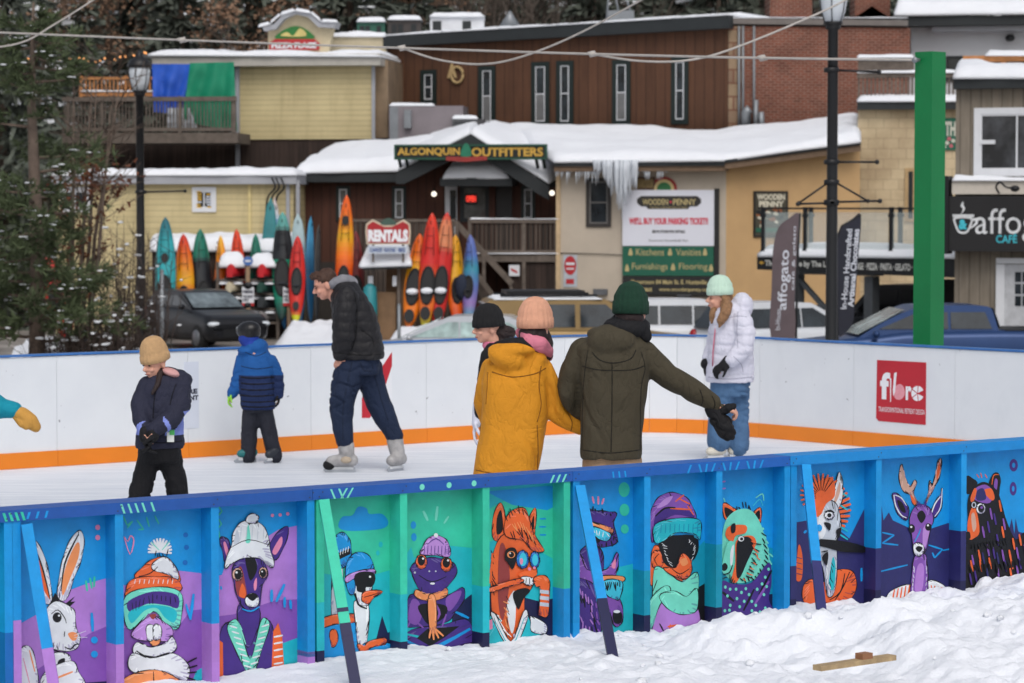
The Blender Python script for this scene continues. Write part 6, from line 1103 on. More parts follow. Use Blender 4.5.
# kayaks -------------------------------------------------------------------------------------------------
KP = Mcol('kayak_plastic', .3, .22, 3, .05)
BLKP = M('cockpit_black', C3(18, 18, 20), .5, .1)
def kayak(lab, tip, foot, Y, wpx, cols, cock=None, hatches=(), snow=None, twist=0.0, name='kayak', board=False, cat='kayak'):
    """cols: (fraction along from the tip, colour); tip and foot are where the ends stand"""
    a = at(*tip, Y + .55); b = at(*foot, Y); L = (b - a).length; t = (b - a).normalized(); W = wpx / 2 * Y / FPX * 1.06
    n = V((math.sin(twist), -math.cos(twist), 0)); n = (n - t * n.dot(t)).normalized(); s = t.cross(n)
    if s.x < 0: s = -s
    o = thing(name, lab, cat, b, 'kayaks and boards on show by the hut'); mb = MB(); N = 30; rings = []; cs_ = []
    def wid(q):
        if board: return W * min(1, (math.sin(math.pi * min(max(q, .0), 1)) ** .45)) * (1 if q > .04 else .6)
        return W * max(.05, math.sin(math.pi * q) ** .52)
    def colr(q):
        prev = cols[0]
        for c in cols:
            if q <= c[0]:
                if c[0] == prev[0]: return C3(*c[1])
                k = (q - prev[0]) / (c[0] - prev[0]); return C3(*[prev[1][i] * (1 - k) + c[1][i] * k for i in range(3)])
            prev = c
        return C3(*cols[-1][1])
    dep = .045 if board else .17
    for i in range(N + 1):
        q = i / N; c = a + t * L * q + n * (-.0 + .14 * (2 * q - 1) ** 2 * (0.3 if board else 1)); w_ = wid(q); d = dep * max(.12, math.sin(math.pi * min(max(q, .03), .97)) ** .5)
        ring = []
        for k in range(14):
            an = 2 * math.pi * k / 14; x = math.cos(an); y = math.sin(an)
            ring.append(c + s * w_ * x + n * d * (.75 * y + (.25 * (1 - abs(x)) if y > 0 else -.35 * (1 - x * x))))
        rings.append(ring); cs_.append(colr(q))
    mb.rings(rings, 0, None, True, True, cs_[:-1]); mb.build('hull', KP, o)
    def surf(q, off): return a + t * L * q + n * (.14 * (2 * q - 1) ** 2 * (0.3 if board else 1) + dep * 1.02 + off)
    if cock:
        q, ln, wf = cock; r1 = [surf(q, .0) + t * L * ln * math.cos(k * math.pi / 9) + s * W * wf * math.sin(k * math.pi / 9) for k in range(18)]
        m2 = MB(); m2.tube(r1 + [r1[0]], .03, 6); m2.flat([p + n * .008 for p in r1], 0, None, n); ck = m2.build('cockpit', BLKP, o)
        m3 = MB(); m3.obox(surf(q, -.02) + t * L * ln * .25 - s * W * wf * .5, s * W * wf, t * L * ln * .12, n * .1); m3.build('seat_back', M('seat_dark', C3(40, 42, 48), .7), ck)
        if snow: m4 = MB(); m4.ell(surf(q, .05) + t * L * ln * snow, (.17, .12, .09)); m4.build('snow_lump', SNOW, ck)
    for q, r in hatches:
        m5 = MB(); r1 = [surf(q, -.02) + t * r * 1.35 * math.cos(k * math.pi / 7) + s * r * math.sin(k * math.pi / 7) for k in range(14)]; m5.prism(r1, n * .05); m5.build('hatch', BLKP, o)
    if not board:
        dl = MB()
        for sg in (-1, 1): dl.tube([surf(q_, .012) + s * sg * wid(q_) * .45 for q_ in (.12, .2, .28, .36)], .009, 5)
        for q_ in (.2, .3): dl.tube([surf(q_, .015) - s * wid(q_) * .5, surf(q_, .02), surf(q_, .015) + s * wid(q_) * .5], .009, 5)
        dl.build('deck_lines', BLKP, o)
    m6 = MB(); m6.tube([surf(.07, 0), surf(.085, .05), surf(.10, 0)], .012, 5); m6.build('grab_handle', BLKP, o)
    return o
OR_, RD_, YL_, TL_, GN_, BL_, DK_ = (240, 116, 30), (206, 44, 30), (236, 176, 34), (52, 168, 176), (32, 122, 100), (60, 130, 190), (34, 36, 40)
kayak('teal kayak standing by the dark car, leftmost of the kayaks', (166, 218), (165, 335), 77.2, 20, ((0, (36, 96, 108)), (.2, TL_), (.55, TL_), (.75, (30, 74, 84)), (1, TL_)), (.66, .16, .62), ((.35, .1),))
kayak('yellow and red mottled kayak with dark cockpit behind the dark car', (184, 235), (185, 336), 77.6, 19, ((0, RD_), (.2, OR_), (.45, YL_), (.65, RD_), (1, RD_)), (.68, .16, .62))
kayak('black decked green kayak between the orange and yellow ones', (199, 230), (206, 338), 77.9, 20, ((0, GN_), (.22, GN_), (.3, DK_), (.7, DK_), (1, GN_)), (.62, .14, .6), twist=.35)
kayak('slim yellow kayak tip left of the orange red one', (223, 237), (217, 330), 78.2, 13, ((0, YL_), (.4, OR_), (1, RD_)), (.6, .14, .6), twist=-.4)
kayak('orange red kayak tip behind the stacked canoes', (237, 230), (239, 330), 78.3, 15, ((0, (226, 70, 34)), (.5, (226, 70, 34)), (1, RD_)), (.6, .14, .6))
kayak('dark green kayak tip showing above the stacked canoes', (256, 235), (257, 330), 78.4, 14, ((0, GN_), (1, (24, 88, 80))), (.6, .14, .6))
kayak('dark teal paddle board against the yellow annex', (271, 197), (266, 330), 78.8, 15, ((0, (58, 136, 140)), (.5, (46, 120, 126)), (1, (40, 110, 120))), name='paddle_board', board=True, cat='paddle board')
kayak('slim blue and white paddle board beside the teal board', (274, 197), (284, 330), 78.9, 10, ((0, (220, 200, 200)), (.12, (220, 224, 228)), (.2, BL_), (.5, BL_), (1, BL_)), name='paddle_board', board=True, cat='paddle board', twist=.5)
kayak('wide jade green kayak with large black cockpit', (283, 213), (282, 322), 77.6, 20, ((0, (96, 168, 160)), (.12, (96, 168, 160)), (.16, DK_), (.4, DK_), (.42, (28, 132, 104)), (.75, (28, 132, 104)), (1, DK_)), (.60, .17, .66))
kayak('pale blue and white paddle board beside the jade kayak', (298, 213), (299, 325), 78.3, 15, ((0, (176, 200, 204)), (.25, (180, 204, 210)), (.4, (80, 160, 190)), (1, BL_)), name='paddle_board', board=True, cat='paddle board')
kayak('small red kayak with yellow foot beside the parking stake', (298, 237), (296, 325), 77.1, 16, ((0, (214, 48, 40)), (.6, (206, 40, 36)), (.85, (216, 60, 40)), (.9, (206, 206, 40)), (1, (206, 206, 40))), (.52, .15, .55), ((.8, .09),))
kayak('deep blue paddle board turned edge on', (310, 216), (310, 322), 77.8, 10, ((0, (60, 150, 190)), (.2, (66, 140, 180)), (.5, (28, 78, 112)), (1, (26, 70, 104))), name='paddle_board', board=True, cat='paddle board', twist=.7)
kayak('narrow charcoal paddle board right of the blue one', (318, 224), (316, 320), 78.0, 8, ((0, (66, 64, 62)), (1, (48, 50, 54))), name='paddle_board', board=True, cat='paddle board', twist=.7)
kayak('tallest orange yellow kayak left of the rentals hut', (347, 196), (342, 325), 77.3, 17, ((0, (240, 96, 24)), (.12, (240, 110, 26)), (.3, YL_), (.45, OR_), (.6, (228, 80, 30)), (.75, (200, 60, 60)), (1, RD_)), (.68, .13, .62), ((.2, .1),))
kayak('dark red kayak in shade behind the rentals hut', (356, 232), (358, 330), 78.6, 15, ((0, (120, 44, 42)), (1, (96, 40, 44))), (.6, .14, .6))
kayak('orange yellow kayak just right of the rentals hut', (421, 235), (409, 330), 77.0, 20, ((0, (226, 96, 30)), (.2, OR_), (.35, YL_), (.5, (238, 130, 30)), (1, (236, 120, 30))), (.56, .19, .64), ((.87, .14),), .28, -.15)
kayak('bright red kayak with orange cockpit rim, second from hut', (433, 214), (425, 331), 76.8, 19, ((0, (226, 60, 34)), (.4, (204, 40, 36)), (.55, (226, 100, 34)), (.8, (224, 110, 40)), (.92, (200, 190, 50)), (1, (200, 190, 50))), (.62, .16, .66), ((.86, .14),), .3, -.1)
kayak('red kayak with peach coloured tip, third from hut', (447, 213), (436, 331), 76.9, 19, ((0, (214, 50, 44)), (.07, (220, 130, 90)), (.26, (222, 140, 96)), (.34, (204, 40, 36)), (1, (206, 44, 36))), (.62, .16, .64), ((.86, .14),), .3, .1)
kayak('yellow kayak with orange foot at the right of the reds', (454, 236), (456, 326), 77.2, 18, ((0, (232, 160, 26)), (.45, YL_), (.6, OR_), (1, (220, 70, 34))), (.62, .14, .5), (), None, .3)
kayak('blue, teal and lilac kayak at the foot of the stair', (472, 236), (469, 326), 77.0, 16, ((0, (96, 110, 176)), (.2, (84, 110, 180)), (.35, (52, 140, 160)), (.55, (90, 110, 176)), (.75, (140, 110, 170)), (.9, (90, 170, 190)), (1, (150, 110, 150))), (.58, .12, .5), (), None, -.3)
mb = MB(); c_ = at(462, 287, 77.2); mb.ell(c_, (.2, .16, .36), n=12); tag(mb.build('life_vest', M('navy_fabric', C3(30, 38, 56), .8)), 'dark navy life vest hanging between the yellow and lilac kayaks', 'life vest')
kayak('half hidden red kayak behind the pine branches', (44, 254), (70, 341), 78, 24, ((0, (206, 46, 40)), (1, (190, 40, 36))), (.5, .14, .5))
mb = MB(); mb.lathe(at(370, 305, 77.5) - V((0, 0, .6)), [(.02, 0), (.2, .05), (.22, .5), (.18, 1.1), (.05, 1.2)], 12); tag(mb.build('water_drum', M('drum_teal', C3(46, 132, 140), .5)), 'teal upright drum at the left side of the rentals hut', 'drum')
# canoe rack with canoes
FX = Fac(216, 78.2, 278, 78.0)
rk = thing('canoe_rack', 'timber canoe rack stacked with boats behind the parking stake', 'rack', FX.P(FX.len / 2, G, 0)); part('upright', TIMB, rk, lambda mb: [FX.box(mb, x, 262, x + 3, 300, -o - .1, -o, ground=True) for x in (216, 245, 276) for o in (-.25, 1.5)]); part('crossbar', TIMB, rk, lambda mb: [FX.box(mb, 215, y, 280, y + 2, -o - .1, -o) for y in (279, 293, 308, 322) for o in (-.27, 1.48)])
def canoe(lab, x0, x1, y0, y1, hullc, snow):
    a = FX.at(x0, y1, .25); b = FX.at(x1, y1, .25); W = (b - a).length; Hh = FX.at(x0, y0, .25).z - a.z; o = thing('canoe', lab, 'canoe', (a + b) / 2, 'canoes stored on the rack'); mb = MB(); rings = []
    for i in range(17):
        q = i / 16; k = math.sin(math.pi * (.02 + .96 * q)) ** .6; c = (a + b) / 2 - FX.n * (4.2 * q - .3)
        rings.append([c + FX.u * W / 2 * k * math.cos(t) + V((0, 0, Hh * (.98 - .02 * k) * max(0, math.sin(t)) ** .7 * (.85 + .15 * k))) for t in [math.pi * j / 11 for j in range(12)]])
    mb.rings(rings, 0, None, True, True); mb.build('hull', M('canoe_%s' % lab[:14], C3(*hullc), .45, .1, 3), o)
    m2 = MB(); 
    for side in (-1, 1): m2.tube([((a + b) / 2 - FX.n * (4.2 * i / 16 - .3)) + FX.u * side * W / 2 * math.sin(math.pi * (.02 + .96 * i / 16)) ** .6 for i in range(17)], .025, 6)
    m2.build('gunwale', BLK, o)
    if snow: snow_slab('snow_cap', (FX.at(x0 + 1, y0 + (y1 - y0) * .38, .35), FX.at(x1 - 1, y0 + (y1 - y0) * .38, .35), FX.at(x1 - 1, y0 + (y1 - y0) * .2, -3.4), FX.at(x0 + 1, y0 + (y1 - y0) * .2, -3.4)), .4 if snow > 1 else .14, o, 16, 10, .08, None, x0, .25)
canoe('red upturned canoe under deep snow, top left of the rack', 218, 246, 262, 277, (190, 36, 44), 2)
canoe('red upturned canoe under deep snow, top right of the rack', 249, 277, 262, 277, (204, 40, 50), 2)
canoe('cream upturned canoe below the left red one', 218, 244, 280, 292, (196, 186, 160), 1)
canoe('dark green upturned canoe below the right red one', 249, 275, 280, 292, (34, 70, 60), 1)
canoe('brown upturned canoe in the third row, left', 218, 244, 295, 307, (110, 100, 92), 1)
canoe('black upturned canoe in the third row, right', 249, 276, 295, 307, (50, 54, 56), 1)
canoe('grey green upturned canoe in the bottom row, left', 218, 244, 309, 321, (72, 104, 84), 1)
canoe('grey upturned canoe in the bottom row, right', 249, 276, 309, 321, (128, 124, 124), 1)
# ploughed snow along the lot
def heap(lab, x0, x1, Y0, Y1, ytop, seed, dirt=.0):
    a = at(x0, 330, Y0); b = at(x1, 330, Y0); mb = MB(); nu, nv = 70, 16; vs = []
    for j in range(nv + 1):
        for i in range(nu + 1):
            X = a.x + (b.x - a.x) * i / nu; Y = Y0 + (Y1 - Y0) * j / nv; e = smoothstep(0, 1, min(i, nu - i) / 12) * math.sin(math.pi * min(1, (j / nv) * .5 + .0)) ** .7
            zt = at(512, ytop(i / nu), Y1).z - G; vs.append((X, Y, G - .05 + max(0, zt) * e * (1 + .22 * noise.noise(V((X * 1.3, Y * 1.3, seed))) + .12 * noise.noise(V((X * 4, Y * 4, seed))))))
    mb.add(vs, [(j * (nu + 1) + i, j * (nu + 1) + i + 1, (j + 1) * (nu + 1) + i + 1, (j + 1) * (nu + 1) + i) for j in range(nv) for i in range(nu)], 0, None, True)
    tag(mb.build('snow_pile', Msnow('snow_lot', dirt)), lab, 'snow pile')
heap('low ploughed snow pile below the rentals hut kayaks', 375, 482, 71, 76.6, lambda t: 324 - 16 * max(0, t - .35), 3)
heap('low flat snow pile below the canoe rack and stakes', 262, 378, 72, 76.9, lambda t: 317 + 3 * math.sin(t * 5), 4)
heap('low snow pile beneath the pine', -30, 60, 52, 57, lambda t: 338, 6)
# ================================================================ parked vehicles
TYRE = M('tyre', C3(24, 24, 25), .85, .1, 10); RIM = M('rim', C3(120, 122, 126), .4, .1, 5, 0, 60, .6); CGL = Mglass('car_glass', C3(36, 42, 46), .05); LAMPW = M('headlamp', C3(206, 212, 218), .15, .05, 10); LAMPR = M('tail_lamp', C3(150, 22, 28), .25, .1, 10); PLATE = M('plate', C3(200, 206, 214), .5, .05)
def interp(tab, x):
    for (a, va), (b, vb) in zip(tab[:-1], tab[1:]):
        if a <= x <= b:
            t = (x - a) / (b - a) if b > a else 0; t = t * t * (3 - 2 * t) * .5 + t * .5; return va + (vb - va) * t
    return tab[0][1] if x < tab[0][0] else tab[-1][1]
def car(name, lab, cat, px, py, Y, yaw, L, W, hood, cabin, paint, lower=None, group='cars parked behind the rink', rack=False, roofsnow=0.0, glass=CGL, wheel=.34, bed=None, plate=True, cuts=None, screen=None):
    """yaw 0 = nose towards +x. hood: (x, top) belt profile tail to nose in fractions of L; cabin: (rear base, rear top, front top, front base, roof height)"""
    base = at(px, py, Y); base.z = G + .004
    o = thing(name, lab, cat, base, group, math.radians(yaw))
    X = lambda f: (f - .5) * L
    mb = MB(); rings = []; N = 40
    for i in range(N + 1):
        f = i / N; x = X(f); top = interp(hood, f); e = min(f, 1 - f); k = 1 - .16 * max(0, 1 - e / .09) ** 2; w_ = W / 2 * k; zb = .24 + .12 * max(0, 1 - e / .06)
        ring = []
        for y, z in ((-.82, zb), (-.97, zb + .08), (-1.0, zb + .24), (-1.0, top * .62 + zb * .3), (-.985, top * .9), (-.93, top - .025), (-.8, top), (.8, top), (.93, top - .025), (.985, top * .9), (1.0, top * .62 + zb * .3), (1.0, zb + .24), (.97, zb + .08), (.82, zb)): ring.append((x, y * w_, z))
        rings.append(ring)
    mb.rings(rings, 0, None, True, True)
    rb, rt, ft, fb, H = cabin; belt = lambda f: interp(hood, f) - .03
    prof = [(rb, belt(rb)), (rb + (rt - rb) * .5, belt(rb) + (H - belt(rb)) * .55), (rt, H - .05), (rt + (ft - rt) * .15, H - .005), ((rt + ft) / 2, H), (ft - (ft - rt) * .12, H - .015), (ft, H - .06), (fb - (fb - ft) * .5, belt(fb) + (H - belt(fb)) * .52), (fb, belt(fb))]
    def wat(z): return W / 2 * (.93 - .17 * max(0, (z - .85)) / .8)
    # cabin shell: sides, roof
    P = smooth_open(prof, 3); rg = []
    def side_ring(f, z): w_ = wat(z); return [(X(f), -w_, z), (X(f), w_, z)]
    vs = [q for f, z in P for q in side_ring(f, z)]; fs = [(2 * i, 2 * i + 1, 2 * i + 3, 2 * i + 2) for i in range(len(P) - 1)]
    mb.add(vs, [f_[::-1] for f_ in fs], 0, None, True)
    for sg in (-1, 1):
        pts = [V((X(f), sg * wat(z), z)) for f, z in P]; mb.flat(pts, 0, None, V((0, sg, 0)))
    mb.build('body', paint, o, True)
    if lower:
        m2 = MB(); 
        for sg in (-1, 1): m2.obox((X(.03), sg * W / 2 * 1.0 - .01, .26), (L * .94, 0, 0), (0, .025, 0), (0, 0, .16))
        m2.build('sill', lower, o, True)
    # glass
    for sg in (-1, 1):
        def sp(f, z, off=.012): return V((X(f), sg * (wat(z) + off), z))
        zt = H - .13; zl = max(belt(.5), belt(.35)) + .06
        fa = fb - (fb - ft) * ((zl - belt(fb)) / (H - belt(fb))) - .02; fa2 = ft - .015
        ra = rb + (rt - rb) * ((zl - belt(rb)) / (H - belt(rb))) + .02; ra2 = rt + .02
        cu = cuts or ([(0, .33), (.35, .66), (.68, 1)] if not bed else [(0, .42), (.45, 1)])
        for c0, c1 in cu:
            m2 = MB(); lo = lambda g: ra + (fa - ra) * g; hi = lambda g: ra2 + (fa2 - ra2) * g; mid = lambda g: min(max((lo(g) + hi(g)) / 2, ra2), fa2)
            q = [sp(lo(0) if c0 == 0 else mid(c0), zl), sp(lo(1) if c1 == 1 else mid(c1), zl), sp(hi(1) if c1 == 1 else mid(c1), zt), sp(hi(0) if c0 == 0 else mid(c0), zt)]
            m2.prism(q, V((0, sg * .006, 0))); m2.build('side_window', glass, o, True)
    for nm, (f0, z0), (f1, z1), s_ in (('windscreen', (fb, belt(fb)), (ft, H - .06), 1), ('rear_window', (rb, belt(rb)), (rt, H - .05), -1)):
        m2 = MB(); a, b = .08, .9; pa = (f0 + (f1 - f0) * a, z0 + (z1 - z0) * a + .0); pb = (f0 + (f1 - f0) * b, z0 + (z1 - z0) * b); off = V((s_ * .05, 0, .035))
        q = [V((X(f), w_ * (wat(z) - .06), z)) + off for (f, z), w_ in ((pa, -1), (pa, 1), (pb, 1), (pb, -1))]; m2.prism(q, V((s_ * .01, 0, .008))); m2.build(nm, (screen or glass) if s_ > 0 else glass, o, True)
    # wheels
    for f in (.19, .81):
        for sg in (-1, 1):
            c = V((X(f), sg * (W / 2 - .1), wheel)); m2 = MB(); m2.lathe(c - V((0, .12, 0)), [(wheel * .6, 0), (wheel * .95, .01), (wheel, .05), (wheel, .19), (wheel * .95, .23), (wheel * .6, .24)], 24, axis=(0, 1, 0)); wo = m2.build('wheel', TYRE, o, True)
            m3 = MB(); m3.lathe(c + V((0, sg * .125 - .01, 0)), [(.02, 0), (wheel * .6, .0), (wheel * .62, .02), (.02, .03)], 16, axis=(0, 1, 0)); m3.build('rim', RIM, wo, True)
    for sg in (-1, 1):
        hz = interp(hood, .97) - .16; m2 = MB(); m2.ell((X(.965), sg * W * .37, hz), (.14, .24, .08)); m2.build('headlight', LAMPW, o, True)
        tz = interp(hood, .02) - .14; m2 = MB(); m2.ell((X(.02), sg * W * .42, tz), (.1, .12, .17)); m2.build('tail_light', LAMPR, o, True)
        m2 = MB(); m2.ell((X(fb - .06), sg * (W / 2 + .08), belt(fb) + .1), (.07, .1, .075)); m2.build('mirror', paint, o, True)
    m2 = MB(); m2.box((X(.985), -W * .3, .38), (X(1.0) + .01, W * .3, .58)); m2.build('grille', BLK, o, True)
    if plate:
        for x in (X(1.0) + .012, X(0) - .03): m2 = MB(); m2.box((x, -.15, .48), (x + .018, .15, .63)); m2.build('plate', PLATE, o, True)
    if rack:
        m2 = MB(); 
        for sg in (-1, 1): m2.tube([(X(rt + .05), sg * W * .36, H + .06), (X(ft - .05), sg * W * .36, H + .06)], .025, 6)
        for f in (rt + .1, (rt + ft) / 2, ft - .12): m2.tube([(X(f), -W * .36, H + .07), (X(f), W * .36, H + .07)], .022, 6)
        m2.box((X(rt + .08), -W * .3, H + .09), (X(ft - .1), W * .3, H + .16)); m2.build('roof_rack', BLK, o, True)
    if roofsnow:
        snow_slab('roof_snow', [V(q) for q in ((X(rt + .02), -W * .39, H - .03), (X(ft - .03), -W * .39, H - .03), (X(ft - .03), W * .39, H - .03), (X(rt + .02), W * .39, H - .03))], roofsnow, None, 20, 10, .03, None, px, .2, False, m2 := MB()); m2.build('roof_snow', SNOW, o, True)
    if bed:
        m2 = MB(); m2.box((X(.02), -W * .44, bed), (X(rb - .02), W * .44, bed + .02)); m2.build('bed_cover', BLK, o, True)
    return o
SUVH = [(0, .78), (.02, 1.04), (.2, 1.1), (.6, 1.08), (.72, 1.04), (.9, .94), (.97, .86), (1, .7)]
CARH = [(0, .7), (.03, .92), (.2, .95), (.6, .93), (.72, .9), (.9, .8), (.97, .68), (1, .55)]
PUH = [(0, 1.1), (.01, 1.3), (.3, 1.32), (.62, 1.3), (.78, 1.2), (.93, 1.1), (.985, 1.0), (1, .8)]
BLACKP = M('paint_charcoal', C3(40, 42, 46), .3, .1, 2, 0, 60, .2); GOLDP = M('paint_gold', C3(126, 103, 64), .35, .1, 2, 0, 60, .3); WHITEP = M('paint_white', C3(206, 210, 216), .3, .06, 2); SILV = M('paint_silver', C3(176, 180, 186), .3, .08, 2, 0, 60, .3); BLUEP = M('paint_blue', C3(34, 60, 104), .3, .12, 2, 0, 60, .3)
car('parked_car', 'dark charcoal crossover parked nose to the camera before the canoe rack', 'car', 205, 340, 73.5, -58, 4.3, 1.75, SUVH, (.02, .14, .50, .70, 1.52), M('paint_soot', C3(28, 29, 33), .3, .1, 2, 0, 60, .2), screen=Mglass('sky_sheen_dim', C3(96, 106, 110), .1))  # windscreen base colour lightened to imitate reflected sky
car('parked_car', 'gold SUV with black roof rack and pale roof under the billboard', 'car', 586, 330, 61, 6, 5.0, 1.95, SUVH, (.01, .06, .58, .72, 1.74), GOLDP, rack=True, roofsnow=.07, cuts=[(.30, .66), (.70, 1)])
car('parked_car', 'white SUV behind the woman in the white coat', 'car', 700, 330, 62.5, 4, 4.6, 1.9, SUVH, (.02, .14, .55, .73, 1.66), WHITEP)
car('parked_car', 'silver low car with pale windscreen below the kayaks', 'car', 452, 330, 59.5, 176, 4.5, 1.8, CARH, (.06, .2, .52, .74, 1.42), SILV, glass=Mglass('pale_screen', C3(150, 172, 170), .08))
car('parked_car', 'white hatchback with red tail lamps behind the feather flags', 'car', 792, 330, 61, 30, 4.3, 1.8, SUVH, (.02, .12, .52, .74, 1.66), WHITEP)
car('pickup_truck', 'dark blue pickup truck beside the green pillar', 'truck', 936, 330, 55, 184, 5.85, 1.98, PUH, (.32, .345, .606, .80, 1.80), BLUEP, bed=1.31, wheel=.4, screen=Mglass('sky_sheen_pale', C3(140, 152, 152), .1))  # pale windscreen colour stands in for the sky's reflection
car('parked_car', 'black SUV in the shade under the glass balcony', 'car', 900, 330, 68.2, 150, 4.8, 1.95, SUVH, (.02, .08, .58, .72, 1.84), M('paint_black', C3(24, 25, 28), .3, .1, 2), plate=False, glass=Mglass('black_glass', C3(16, 17, 20)))
# feather flags
def feather(lab, pts, Y, c, pole, words):
    fz = Fac(770, Y, 880, Y); b_ = fz.at(*pole[0]); b_.z = G; t_ = thing('feather_flag', lab, 'flag', b_, 'feather flags in the lot')
    part('pole', BLK, t_, lambda mb: mb.tube([b_] + [fz.at(x, y, 0) for x, y in pole[1:]], .022, 6))
    mb = MB(); sp = smooth_closed(pts, 3); mb.prism([fz.at(x, y, .0) for x, y in sp], fz.n * .012); k = len(mb.v)
    def wr(m):
        for body, x0, x1, y0, y1, lean, bold in words:
            a = fz.at(x1, y1, .016); up = fz.at(x1 + lean, y0, .016) - a; le = fz.at(x0, y1, .016) - a
            add_text(m, body, a, up, le, 1, None, bold)
    wr(mb); mb.build('cloth', [M('flag_%d' % int(Y * 10), C3(*c), .75, .16, 2.5), M('flag_print', C3(200, 204, 214), .7)], t_)
feather('grey plum feather flag lettered affogato left of the street lamp', [(771, 338), (771.5, 290), (773, 250), (778, 228), (788, 219), (799.5, 214), (797, 250), (794.5, 300), (794.5, 338)], 50.5, (92, 80, 84), [(795, 335), (797, 290), (798, 250), (800, 213)], [('affogato', 777, 789, 250, 310, 3, .01), ('café & gelato', 791, 795, 226, 290, 2, .0), ('In-House', 775, 780, 309, 330, 1, .0)])
feather('dark navy feather flag advertising artisanal chocolates behind the street lamp', [(838, 334), (837.5, 290), (837, 240), (843, 226), (852, 219), (861, 215.5), (858, 260), (855, 300), (853, 322), (846, 332)], 51.5, (34, 36, 48), [(839, 335), (837, 290), (836, 240), (842, 226), (861, 215)], [('In-House Handcrafted', 840.5, 846.5, 229, 309, 6, .02), ('Artisanal Chocolates', 847.5, 853.5, 229, 307, 6, .03)])
# ================================================================ people
def remesh(mb, voxel, iters=6, fac=.5):
    me = bpy.data.meshes.new('tmp'); me.from_pydata([tuple(p) for p in mb.v], [], mb.f); o = bpy.data.objects.new('tmp', me); col.objects.link(o)
    m = o.modifiers.new('r', 'REMESH'); m.mode = 'VOXEL'; m.voxel_size = voxel
    s = o.modifiers.new('s', 'SMOOTH'); s.iterations = iters; s.factor = fac
    dg = bpy.context.evaluated_depsgraph_get(); dg.update(); r = bpy.data.meshes.new_from_object(o.evaluated_get(dg))
    vs = [V(v.co) for v in r.vertices]; ns = [V(v.normal) for v in r.vertices]; fs = [list(p.vertices) for p in r.polygons]
    bpy.data.objects.remove(o); bpy.data.meshes.remove(me); bpy.data.meshes.remove(r); return vs, ns, fs
def cap(mb, a, ra, b, rb, n=14):
    """a tapered limb segment with rounded ends"""
    a, b = V(a), V(b); t = (b - a).normalized(); x = t.orthogonal().normalized(); y = t.cross(x); rg = []
    def rr(c, r): return [c + (x * math.cos(2 * math.pi * j / n) + y * math.sin(2 * math.pi * j / n)) * max(r, 1e-4) for j in range(n)]
    for i in range(5): an = -math.pi / 2 + math.pi / 2 * i / 4.01; rg.append(rr(a + t * ra * math.sin(an), ra * math.cos(an)))
    for i in range(5): an = math.pi / 2 * i / 4.01; rg.append(rr(b + t * rb * math.sin(an), rb * math.cos(an)))
    mb.rings(rg)
def limb(mb, pts, n=14):
    for (a, ra), (b, rb) in zip(pts[:-1], pts[1:]): cap(mb, a, ra, b, rb, n)
